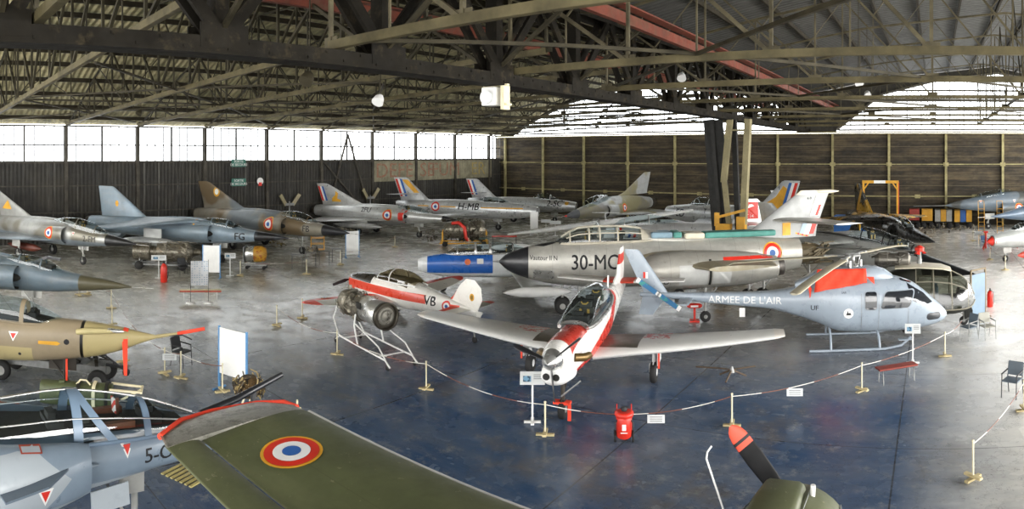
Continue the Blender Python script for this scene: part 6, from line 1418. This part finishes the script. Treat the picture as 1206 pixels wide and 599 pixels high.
chair(1192, 466, 'dark chair cut by the right edge of the picture', SB, INK, rz=-.4)
chair(1160, 292, 'blue-framed chair far off beside the end wall jets', paint('blue_chair', '3d6590', wear=.1), BLUE, rz=.3)
chair(215, 323, 'dark chair behind the grid board, left of the white board', INK, INK, rz=.3)
# fire extinguishers
def extinguisher(px, py, label, s=1.0):
    x, y = Wp(px, py); t = thing('fire_extinguisher', label, 'fire extinguisher', (x, y, 0), face(x, y), 'red fire extinguishers', s)
    MB().lathe([(0, .1), (.03, .12), (.5, .12), (.6, .09), (.66, .03)], (0, 0, 0), (0, 0, 1), 18).obj('cylinder', RED, t)
    m = MB(); m.lathe([(0, .03), (.08, .03)], (0, 0, .65), (0, 0, 1), 8); m.bar((0, 0, .73), (.0, -.14, .76), .03); m.obj('valve', INK, t)
    MB().tube([(0, -.03, .68), (.12, -.1, .6), (.15, -.1, .3), (.13, -.08, .15)], .014, 6).obj('hose', INK, t)
    return t
extinguisher(193, 332, 'red fire extinguisher in front of the long jet engine', 1.5)
extinguisher(1156, 362, 'left one of the two red extinguishers beyond the dark helicopter', 1.25)
extinguisher(1166, 361, 'right one of the two red extinguishers beyond the dark helicopter', 1.1)
def trolley_extinguisher():
    x, y = Wp(735, 521); t = thing('extinguisher_trolley', 'large red wheeled fire extinguisher standing alone on the blue floor', 'fire extinguisher', (x, y, 0), face(x, y))
    MB().lathe([(0, .12), (.04, .17), (.45, .18), (.52, .15), (.58, .05)], (0, 0, .12), (0, 0, 1), 24).obj('cylinder', RED, t)
    MB().lathe([(0, .2), (.05, .225), (.1, .22), (.12, .16)], (0, -.01, .62), (0, 0, 1), 20).obj('top_ring', RED, t)
    MB().box((0, -.185, .42), (.09, .01, .14)).obj('white_label', WHITE, t); MB().box((0, -.19, .3), (.16, .01, .02)).obj('label_line', WHITE, t)
    m = MB(); m.lathe([(0, .06), (.05, .08), (.1, .04)], (0, 0, .74), (0, 0, 1), 12); m.box((.05, 0, .82), (.12, .04, .03)); m.obj('valve', INK, t)
    for s_ in (-1, 1):
        m = MB(); m.lathe([(-.025, .06), (-.025, .13), (.025, .13), (.025, .06)], (s_ * .21, .05, .13), (1, 0, 0), 18); m.lathe([(-.015, .01), (-.015, .07), (.015, .07), (.015, .01)], (s_ * .21, .05, .13), (1, 0, 0), 8); m.obj('wheel', TYRE, t)
        MB().tube([(s_ * .15, -.05, .55), (s_ * .21, -.1, .5), (s_ * .2, -.1, .35)], .018, 6).obj('hose', INK, t)
        MB().tube([(s_ * .17, .12, .1), (s_ * .17, .14, .85)], .015, 6).obj('handle_bar', RED, t)
trolley_extinguisher()
# ---------------------------------------------------------------- engines on show
EM = paint('engine_casing', '8b8577', lambda P: [(P.noise(5, 4, .8).ramp(.5, .62) * .8, '4a4436'), (P.noise(7, 3, .7, off=(5, 5, 5)).ramp(.6, .68) * .7, 'c6c2b4'), (P.noise(3, 3, .7, off=(9, 1, 2)).ramp(.6, .7) * .5, '7a5b30')], wear=.25, metal=.65, rough=.38)
def bare_engine():
    A = Vector((*Wp(408, 353, 1.42), 1.42)); B = Vector((*Wp(456, 373, 1.42), 1.42)); c = (A + B) / 2; d = (B - A); L = d.length; rz = atan2(d.y, d.x)
    t = thing('jet_engine', 'bare jet engine with silver tail ring on a white tubular stand, beside the light aircraft', 'jet engine', (c.x, c.y, 0), rz)
    z = 1.42; h = L / 2; rnd = random.Random(4)
    m = MB(); m.lathe([(-h, .34), (-h + .08, .42), (-h + .3, .42), (-h + .34, .47), (-h + .5, .47), (-h + .54, .4), (0, .4), (.05, .45), (.12, .45)], (0, 0, z), (1, 0, 0), 30, smooth=False)
    m = m.obj('compressor_casing', EM, t)
    p = MB()
    for k in range(60):
        a = rnd.uniform(0, 2 * pi); x = rnd.uniform(-h, 0); r = rnd.uniform(.43, .5); p.tube([(x, r * cos(a), z + r * sin(a)), (x + rnd.uniform(-.15, .2), (r + .03) * cos(a + .25), z + (r + .03) * sin(a + .25)), (x + rnd.uniform(-.2, .3), r * cos(a + .5), z + r * sin(a + .5))], rnd.uniform(.01, .03), 6)
    for k in range(16):
        a = rnd.uniform(0, 2 * pi); x = rnd.uniform(-h, -.05); p.box((x, .4 * cos(a), z + .4 * sin(a)), (.14, .1, .1), rz=a)
    p.box((-h * .8, 0, z + .5), (.1, .1, .2)); p.obj('pipes', EM, m)
    s = MB(); s.lathe([(.1, .38), (.12, .41), (h - .2, .44), (h - .18, .42)], (0, 0, z), (1, 0, 0), 36); s.obj('jet_pipe', CHROME, t)
    s = MB(); s.box((.25, -.42, z + .18), (.3, .03, .22)); s.obj('dark_panel', DARK, t)
    s = MB(); s.lathe([(h - .2, .41), (h - .18, .45), (h, .45), (h, .39), (h - .1, .38)], (0, 0, z), (1, 0, 0), 36); s.obj('rear_ring', paint('dark_bronze_ring', '3f3a30', wear=.2, metal=.6, rough=.4), t)
    s = MB(); s.lathe([(h - .12, .39), (h - .1, .3), (h - .04, .29), (h - .04, .2), (h - .08, .19), (h - .02, .12), (h, .02)], (0, 0, z), (1, 0, 0), 30); s.obj('turbine_face', paint('turbine_grey', '7e7a70', lambda P: [(P.noise(9, 3, .7) > .55, '4b463c')], wear=.15, metal=.4, rough=.45), t)
    W_ = WHITE
    for s_ in (1, -1):
        m = MB(); m.tube([(-h * .9, .42 * s_, z - .1), (-h * 1.1, .45 * s_, .8), (-h * .7, .5 * s_, .3), (h * 1.5, .5 * s_, .28), (h * 1.7, .5 * s_, .12)], .03, 8); m.tube([(.05, .42 * s_, z - .15), (.1, .5 * s_, .9), (.35, .5 * s_, .3)], .03, 8); m.tube([(.1, .45 * s_, .95), (h * 1.2, .5 * s_, .6), (h * 1.5, .5 * s_, .3)], .025, 8)
        m.tube([(-h * .7, .5 * s_, .3), (-h * .9, .5 * s_, .12)], .025, 8); m.obj('stand_frame', W_, t)
        for x in (-h * .9, h * 1.6): MB().lathe([(-.02, .02), (-.02, .09), (.02, .09), (.02, .02)], (x, .5 * s_, .09), (0, 1, 0), 12).obj('castor', TYRE, t)
    m = MB()
    for x in (-h * .5, h * 1.2): m.tube([(x, -.5, .29), (x, .5, .29)], .025, 8)
    m.obj('cross_bar', W_, t)
bare_engine()
def long_engine():
    a = Wp(158, 296, .95); b = Wp(236, 298, .95); c = ((a[0] + b[0]) / 2, (a[1] + b[1]) / 2); L = hypot(b[0] - a[0], b[1] - a[1]); rz = atan2(b[1] - a[1], b[0] - a[0])
    t = thing('jet_engine', 'long jet engine of many sections on a low trolley, left of the white board', 'jet engine', (c[0], c[1], 0), rz)
    h = L / 2; z = 1.0; pr = [(-h, .5), (-h * .5, .5), (-h * .48, .34), (-h * .3, .3), (-h * .28, .5), (0, .55), (.05, .6), (.12, .55), (h * .3, .5), (h * .6, .55), (h * .62, .6), (h * .7, .5), (h * .8, .3), (h * .82, .2), (h, .16)]
    m = MB(); m.lathe(pr, (0, 0, z), (1, 0, 0), 26, smooth=False); m = m.obj('engine_casing', EM, t)
    rnd = random.Random(6); p = MB()
    for k in range(60):
        aa = rnd.uniform(0, 2 * pi); x = rnd.uniform(-h * .3, h * .65); p.tube([(x, .58 * cos(aa), z + .58 * sin(aa)), (x + .2, .6 * cos(aa + .3), z + .6 * sin(aa + .3)), (x + .4, .56 * cos(aa + .35), z + .56 * sin(aa + .35))], .025, 5)
    p.obj('pipes', EM, m)
    f = MB(); f.bar((-h, -.4, .3), (h, -.4, .3), .1); f.bar((-h, .4, .3), (h, .4, .3), .1)
    for x in (-h * .8, 0, h * .6): f.bar((x, -.4, .3), (x, .4, .3), .08); f.bar((x, -.4, .3), (x, -.3, .7), .06); f.bar((x, .4, .3), (x, .3, .7), .06)
    f.obj('trolley_frame', GREYM, t)
    for x in (-h * .8, h * .5):
        for y in (-.5, .5): MB().lathe([(-.06, .05), (-.06, .25), (.06, .25), (.06, .05)], (x, y, .25), (0, 1, 0), 14).obj('wheel', TYRE, t)
long_engine()
def small_engine():
    x, y = Wp(302, 316); t = thing('jet_engine', 'short engine with silver front and yellow rear on a low wheeled frame', 'jet engine', (x, y, 0), face(x, y) - .2)
    MB().lathe([(-.6, .42), (-.55, .46), (-.1, .46)], (0, 0, .85), (1, 0, 0), 24).obj('silver_casing', CHROME, t)
    MB().lathe([(-.1, .47), (.3, .47), (.55, .36), (.6, .1)], (0, 0, .85), (1, 0, 0), 24).obj('yellow_casing', paint('worn_yellow', 'c08f2a', lambda P: [(P.noise(6, 3, .7) > .55, '8a4a20')], wear=.2), t)
    m = MB(); m.box((0, .3, .25), (1.3, .06, .08)); m.box((0, -.3, .25), (1.3, .06, .08)); m.bar((-.4, -.3, .25), (-.4, -.2, .5), .05); m.bar((.4, -.3, .25), (.4, -.2, .5), .05); m.box((-.68, 0, .8), (.05, .9, 1.0)); m.obj('stand_frame', GREYM, t)
    for xx in (-.5, .5):
        for yy in (-.3, .3): MB().lathe([(-.03, .02), (-.03, .1), (.03, .1), (.03, .02)], (xx, yy, .1), (0, 1, 0), 10).obj('castor', TYRE, t)
small_engine()
def framed_engine():
    x, y = Wp(547, 289); t = thing('jet_engine', 'stripped engine in a yellow frame with a red hose, under the jet lettered MB', 'jet engine', (x, y, 0), face(x, y))
    m = MB(); m.lathe([(-1.5, .4), (-1.0, .62), (-.4, .6), (-.3, .75), (.3, .75), (.4, .6), (1.2, .8), (1.5, .6)], (0, 0, 1.15), (1, 0, 0), 20, smooth=False); m = m.obj('engine_casing', EM, t)
    rnd = random.Random(11); p = MB()
    for k in range(70): a = rnd.uniform(0, 2 * pi); xx = rnd.uniform(-1.5, 1.4); p.bar((xx, .8 * cos(a), 1.15 + .8 * sin(a)), (xx + rnd.uniform(-.3, .3), .75 * cos(a + .4), 1.15 + .75 * sin(a + .4)), rnd.uniform(.03, .12))
    p.obj('pipes', paint('dark_pipes', '4b4638', wear=.3, metal=.5), m)
    MB().tube([(-.9, -.7, 1.7), (-.4, -.85, 1.75), (0, -.88, 1.4), (.1, -.9, .7), (.3, -.85, .5)], .13, 8).obj('red_hose', RED, t)
    f = MB(); 
    for yy in (-.7, .7): f.bar((-1.8, yy, .25), (1.8, yy, .25), .1); f.bar((-1.6, yy, .25), (-1.6, yy, 1.1), .08); f.bar((1.6, yy, .25), (1.6, yy, 1.1), .08)
    for xx in (-1.7, 0, 1.7): f.bar((xx, -.7, .25), (xx, .7, .25), .1)
    f.obj('yellow_frame', YEL, t)
    for xx in (-1.4, 1.4):
        for yy in (-.75, .75): MB().lathe([(-.06, .04), (-.06, .2), (.06, .2), (.06, .04)], (xx, yy, .2), (0, 1, 0), 12).obj('wheel', TYRE, t)
framed_engine()
def piston_engine():
    x, y = Wp(293, 497); t = thing('piston_engine', 'stripped brown and black piston engine standing behind the olive wing tip', 'engine', (x, y, 0), face(x, y) + .3, None, .85)
    rnd = random.Random(12); m = MB(); m.lathe([(0, .2), (.1, .33), (.4, .36), (.6, .2)], (0, 0, .75), (0, 0, 1), 14, smooth=False)
    for k in range(9): a = 2 * pi * k / 9; m.lathe([(.2, .09), (.25, .12), (.3, .09), (.35, .12), (.4, .09), (.45, .1)], (0, 0, 1.0), (cos(a), sin(a), .1), 10, smooth=False)
    m = m.obj('crankcase', paint('brown_engine', '5a4526', lambda P: [(P.noise(7, 3, .7) > .55, '1d1a14'), (P.noise(7, 3, .7, off=(3, 3, 3)) > .62, 'b09a70')], wear=.3, metal=.3, rough=.5), t)
    p = MB()
    for k in range(30): a = rnd.uniform(0, 2 * pi); p.tube([(.42 * cos(a), .42 * sin(a), rnd.uniform(.7, 1.25)), (.48 * cos(a + .5), .48 * sin(a + .5), rnd.uniform(.8, 1.35)), (.35 * cos(a + .9), .35 * sin(a + .9), rnd.uniform(.9, 1.45))], .022, 5)
    p.obj('pipes', paint('black_tan_pipes', '3a3226', lambda P: [(P.noise(5, 2, .6) > .52, 'a08d60')], wear=.2), m)
    for a in (.5, 2.6, 4.7): MB().bar((.1 * cos(a), .1 * sin(a), .8), (.4 * cos(a), .4 * sin(a), 0), .05).obj('stand_leg', CREAM, t)
piston_engine()
def tripod_stand():
    x, y = Wp(350, 500); t = thing('tubular_stand', 'small pale tubular stand just beyond the olive wing leading edge', 'stand', (x, y, 0), .5)
    for a in (0, 2.1, 4.2): MB().tube([(.28 * cos(a), .28 * sin(a), 0), (.08 * cos(a), .08 * sin(a), .45)], .02, 6).obj('leg', CREAM, t)
    MB().bar((-.5, 0, .3), (.1, 0, .42), .04).obj('arm', CREAM, t); MB().tube([(0, 0, .3), (0, 0, .62)], .025, 8).obj('post', CREAM, t)
tripod_stand()
def jack():
    x, y = Wp(862, 446); t = thing('tow_bar', 'three-legged metal tow bar lying on the floor under the turboprop wing tip', 'tow bar', (x, y, 0), face(x, y))
    for a in (.3, 2.5, 4.3): MB().tube([(.45 * cos(a), .45 * sin(a), .05), (0, 0, .28)], .03, 6).obj('leg', paint('brown_bar', '5b4a36', wear=.1), t)
    MB().tube([(-1.1, .5, .2), (-.3, .2, .25), (0, 0, .28), (.7, .25, .3)], .022, 6).obj('bar', paint('brown_bar', '5b4a36', wear=.1), t); MB().lathe([(0, .09), (.1, .06), (.18, .03)], (0, 0, .2), (0, 0, 1), 10).obj('hub', GREYM, t)
jack()
# ---------------------------------------------------------------- far end of the hall
def cart(px, w, cols, label, h=(.75, 1.75), py=268):
    x, y = Wp(px, py); y = 59.6; x = y * tan((px - PXY) / F); t = thing('wall_cart', label, 'cart', (x, y, 0), 0, 'coloured carts along the end wall')
    n = len(cols)
    for k, c in enumerate(cols): MB().box((-w / 2 + w * (k + .5) / n, 0, sum(h) / 2), (w / n - .03, 1.0, h[1] - h[0])).obj('side_panel', c, t, bevel=.02)
    m = MB(); m.box((0, 0, .6), (w, .9, .12)); m.obj('chassis', DARK, t)
    for sx in (-.35, .35):
        for sy in (-.4, .4): MB().lathe([(-.07, .05), (-.07, .28), (.07, .28), (.07, .05)], (sx * w, sy, .28), (0, 1, 0), 14).obj('wheel', TYRE, t)
GC = paint('pale_grey_cart', 'a9a8a2', lambda P: [(P.noise(3, 3, .7) > .6, '6f6e69')], wear=.15)
cart(1077, .92, [paint('faded_red_cart', 'a23c30', wear=.2)], 'faded red cart by the end wall, leftmost of the row')
cart(1092, 1.0, [YEL], 'yellow cart by the end wall, right of the red one', h=(.7, 1.75))
cart(1111, 1.55, [GC, YEL, GC], 'grey cart with yellow patch by the end wall', h=(.65, 1.7))
cart(1134, 1.6, [YEL, BLUE, YEL], 'yellow and blue cart by the end wall, rightmost of the row', h=(.6, 1.65))
def gantry():
    y = 57.5; x0 = y * tan((1017 - PXY) / F); x1 = y * tan((1057 - PXY) / F); t = thing('gantry', 'tall yellow lifting frame with white band on its top beam, by the end wall', 'gantry', (x0, y, 0)); w = x1 - x0; H = 4.25
    for x in (0, w): MB().box((x, 0, H / 2), (.16, .2, H)).obj('upright', YEL, t); MB().box((x, 0, .06), (.2, 1.6, .12)).obj('foot', YEL, t)
    m = MB(); m.box((w / 2, 0, H), (w + .2, .22, .24)); b = m.obj('top_beam', YEL, t); MB().box((w * .48, 0, H), (w * .34, .24, .25)).obj('white_band', WHITE, b)
    m = MB(); m.bar((w, 0, H - .7), (w - .5, 0, H), .1); m.bar((0, 0, H - .7), (.5, 0, H), .1); m.obj('brace', YEL, t); MB().box((w + .11, 0, H / 2), (.04, .2, H)).obj('red_edge', RED, t)
gantry()
def ladder(px, label, y=49.0, h=2.9):
    x = y * tan((px - PXY) / F); t = thing('ladder', label, 'ladder', (x, y, 0), 0, 'yellow ladders at the camouflaged jet')
    m = MB()
    for sx in (-.22, .22): m.tube([(sx, 0, 0), (sx, .4, h)], .025, 6)
    m.obj('ladder_rail', YEL, t); m = MB()
    for k in range(1, 9): m.tube([(-.22, .4 * k / 9, h * k / 9), (.22, .4 * k / 9, h * k / 9)], .018, 5)
    m.obj('rungs', YEL, t); m = MB(); m.tube([(-.22, .4, h), (-.22, .6, h + .25), (.22, .6, h + .25), (.22, .4, h)], .02, 6); m.obj('hook', YEL, t)
ladder(1156, 'yellow ladder by the long nose of the camouflaged jet'); ladder(1178, 'yellow ladder by the canopy of the camouflaged jet')
def red_jack(px, py, label):
    x, y = Wp(px, py); t = thing('jack_stand', label, 'jack stand', (x, y, 0), 0, 'red jack stands')
    MB().tube([(0, 0, .1), (0, 0, 1.2)], .07, 8).obj('post', RED, t); MB().box((0, 0, 1.25), (.3, .3, .12)).obj('head', RED, t)
    for a in (0, 2.1, 4.2): MB().bar((.4 * cos(a), .4 * sin(a), .04), (0, 0, .6), .05).obj('leg', RED, t)
red_jack(1161, 294, 'red jack stand under the dark blue jet nose'); red_jack(1192, 293, 'red jack stand behind the small grey jet')
# junk along the foot of the end wall and beside the striped fin
clutter(1118, 273, .0, 40, 2.6, 'low heap of machine parts along the foot of the end wall, below the coloured carts', MP, seed=21, h=.5)
def tall_engine():
    x, y = Wp(921, 284, 0); t = thing('jet_engine', 'upright stack of red, yellow and chequered engine parts left of the 30-MC fin', 'engine', (x, y, 0), .3)
    m = MB(); m.lathe([(0, .5), (1.2, .5), (1.25, .3), (2.0, .32), (2.05, .6), (2.7, .5), (3.2, .2)], (0, 0, 0), (0, 0, 1), 18, smooth=False); m = m.obj('casing', paint('chequered_casing', '8f8870', lambda P: [((((P.x * 5).frac() > .5) * ((P.z * 5).frac() > .5)) * (P.z < 1.6), '1b1b1b'), (P.noise(2.5, 3, .7) > .58, 'a03a2a')], wear=.2, metal=.3), t)
    MB().slab([(-.9, 0, 3.9), (.1, 0, 3.9), (0, 0, 2.9), (-.4, 0, 2.9)], .1).obj('white_flap', WHITE, t)
    MB().bar((0, -.4, 3.9), (1.4, -.4, 1.8), .1).obj('dark_strut', INK, t)
tall_engine()
x, y = Wp(984, 290, 0); tag(MB().box((0, 0, .85), (1.9, 1.2, 1.7)).box((1.4, 0, .75), (.9, 1.1, 1.5)).obj('blue_container', paint('bright_blue_cover', '2f6cb5', wear=.1), None, (x, y + 6, .0)), 'bright blue cover seen behind the 30-MC tailplane', 'container')
# yellow parts crate under the brown jet nose
def crate():
    x, y = Wp(374, 296); t = thing('parts_rack', 'yellow slatted parts rack under the nose of the brown jet', 'rack', (x, y, 0), face(x, y))
    m = MB()
    for sx in (-.45, .45):
        for sy in (-.3, .3): m.box((sx, sy, .7), (.06, .06, 1.4))
    m.obj('upright', YEL, t)
    for z in (.15, .55, .95, 1.35): MB().box((0, 0, z), (.95, .65, .05)).obj('shelf', YEL, t)
crate()
clutter(335 - 7, 290, 0, 22, .7, 'heap of yellow and brown parts on the floor left of the brown jet nose wheel', paint('yellow_brown_parts', '8c7a40', lambda P: [(P.noise(5, 3, .7) > .5, '3a3222')], wear=.2), seed=31, h=.5)
clutter(508, 285, 0, 30, .8, 'heap of dark parts on the floor behind the black nose of the silver delta jet', MP, seed=33, h=.9)
clutter(420 - 8, 284, 0, 26, .8, 'heap of worn parts between the brown jet and the silver delta jet', MP, seed=35, h=.9)
# ---------------------------------------------------------------- things fixed to walls and roof
def wall_sign(px, z, w, h, mat, label, txts):
    t_ = (px - PXY) / F; y = XL / tan(t_); o = MB().box((0, 0, 0), (.05, w, h)).obj('wall_sign', mat, None, (XL + .3, y, z)); tag(o, label, 'sign')
    for tx, dz, hh in txts:
        me = text2d(tx, hh); d = bpy.data.objects.new('lettering', me); COL.objects.link(d); me.materials.append(WHITE); d.parent = o; d.location = (.03, 0, dz); d.rotation_euler = (pi / 2, 0, pi / 2)
GS = paint('green_sign', '2f6a5c', wear=.05)
wall_sign(279, 5.93, 1.35, .62, GS, 'upper green sign on the dark sheet wall', (('SORTIE', .13, .2), ('DE SECOURS', -.14, .2)))
wall_sign(279, 4.35, 1.35, .62, GS, 'lower green sign on the dark sheet wall', (('SORTIE', .13, .2), ('DE SECOURS', -.14, .2)))
o = MB().lathe([(0, .3), (.05, .3)], (0, 0, 0), (1, 0, 0), 20).obj('round_sign', WHITE, None, (XL + .3, XL / tan((304 - PXY) / F), 4.4)); tag(o, 'small round white and red sign right of the green signs', 'sign')
MB().box((.03, 0, -.25), (.06, .3, .3)).obj('red_plate', RED, o)
def crossed_props(px, z, label):
    y = XL / tan((px - PXY) / F); t = thing('propeller', label, 'propeller', (XL + .5, y, 0), 0, 'old propellers leaning on the sheet wall')
    for s_ in (-1, 1): MB().bar((0, s_ * .35, z - .9), (.1, s_ * 1.0, z), .1, .32).obj('blade', paint('pale_wood_blade', '9a9070', wear=.15), t)
    MB().tube([(0, 0, 0), (0, 0, z - .6)], .06).obj('stand', GREYM, t); MB().bar((0, -.45, z - .85), (0, .45, z - .85), .2).obj('hub', GREYM, t)
crossed_props(337, 3.2, 'pale crossed propeller blades behind the brown jet'); crossed_props(432, 3.4, 'pale propeller blade behind the silver delta jet')
def heater():
    y = 15.5; t = thing('projector', 'white boxed floodlight unit hanging under the big roof girder', 'ceiling light', (XV, y, 7.95))
    m = MB(); m.box((-.1, -.05, .45), (.5, .45, .55)); m = m.obj('housing', WHITE, t, bevel=.03); MB().lathe([(0, .17), (.12, .2)], (-.1, -.28, .42), (0, -1, 0), 18).obj('lens', paper, m)
    f = MB(); f.box((0, 0, .78), (.9, .12, .05)); f.box((-.38, 0, .5), (.05, .1, .5)); f.box((.34, 0, .4), (.12, .3, .7)); f.box((.46, 0, .2), (.06, .25, .06)); f.bar((-.3, 0, .78), (-.3, 0, 1.1), .04); f.bar((.2, 0, .78), (.2, 0, 1.1), .04); f.obj('bracket', CREAM, t)
heater()
def floodlight(x, y, z, label, mat=WHITE, rz=0, drop=.5):
    t = thing('floodlight', label, 'ceiling light', (x, y, z), rz, 'floodlights hung in the roof')
    m = MB(); m.lathe([(0, .1), (.1, .16), (.3, .2)], (0, 0, 0), (.2, -.6, -.7), 16); m.obj('housing', mat, t); MB().bar((0, 0, 0), (0, 0, drop), .03).obj('hanger', STEEL, t)
def roofpt(px, py, x=None, y=None):
    a = (px - PXY) / F
    r = (x / sin(a)) if x is not None else y / cos(a); return (r * sin(a), r * cos(a), CAMZ + (HORIZ - py) * r / F)
for px, py, kw, lab in ((803, 87, dict(x=-10.5), 'white floodlight hanging right of the big girder'), (448, 113, dict(x=-16), 'white floodlight hanging below the roof left of the boxed unit'), (166, 130, dict(x=-36), 'dark floodlight hanging above the left windows'),
                        (365, 87, dict(x=-14), 'dark floodlight under the big girder on the left'), (1011, 93, dict(y=29.2), 'small floodlight on the long pale truss at the right'), (1021, 108, dict(y=36.2), 'small floodlight below the long pale truss at the right')):
    p = roofpt(px, py, **kw); floodlight(*p, lab, drop=roofz(p[0]) - p[2], mat=WHITE if 'dark' not in lab else STEEL)
# red inspection stand under the turboprop tail: tail rotor stand
def red_stand():
    x, y = Wp(818, 378); t = thing('tail_stand', 'small red and white padded stand beneath the helicopter tail boom', 'stand', (x, y, 0), face(x, y))
    MB().tube([(0, 0, 0), (0, 0, .55)], .05).obj('post', RED, t); MB().box((0, 0, .03), (.4, .4, .05)).obj('base', RED, t); MB().lathe([(-.3, .05), (-.2, .1), (.2, .1), (.3, .05)], (0, 0, .62), (1, 0, 0), 12).obj('pad', RED, t); MB().box((0, -.1, .62), (.3, .02, .07)).obj('white_stripe', WHITE, t)
red_stand()
def barrel_frame():
    x, y = Wp(1152, 374); t = thing('folding_screen', 'narrow grey-blue folding screen behind the dark helicopter nose', 'screen', (x, y, 0), face(x, y) + .9)
    MB().box((0, 0, .95), (.9, .04, 1.7)).obj('panel', paint('grey_blue_panel', '6f8496', wear=.1), t)
    m = MB(); m.box((-.47, 0, 1.0), (.06, .06, 2.0)); m.box((.47, 0, 1.0), (.06, .06, 2.0)); m.box((0, 0, 1.98), (1.0, .06, .06)); m.box((-.47, 0, .02), (.06, .6, .04)); m.box((.47, 0, .02), (.06, .6, .04)); m.obj('frame', paint('brown_frame', '6b5a3c'), t)
barrel_frame()
o = MB()
for k in range(7): o.box((k * .13, 0, .012), (.07, 1.0, .024))
xg, yg = Wp(217, 556); o = o.obj('floor_grating', paint('yellow_black_grating', 'b0a46a', wear=.2), None, (xg - .3, yg, 0), (0, 0, .4)); tag(o, 'yellow slatted grating on the floor beside the olive wing tip', 'grating')
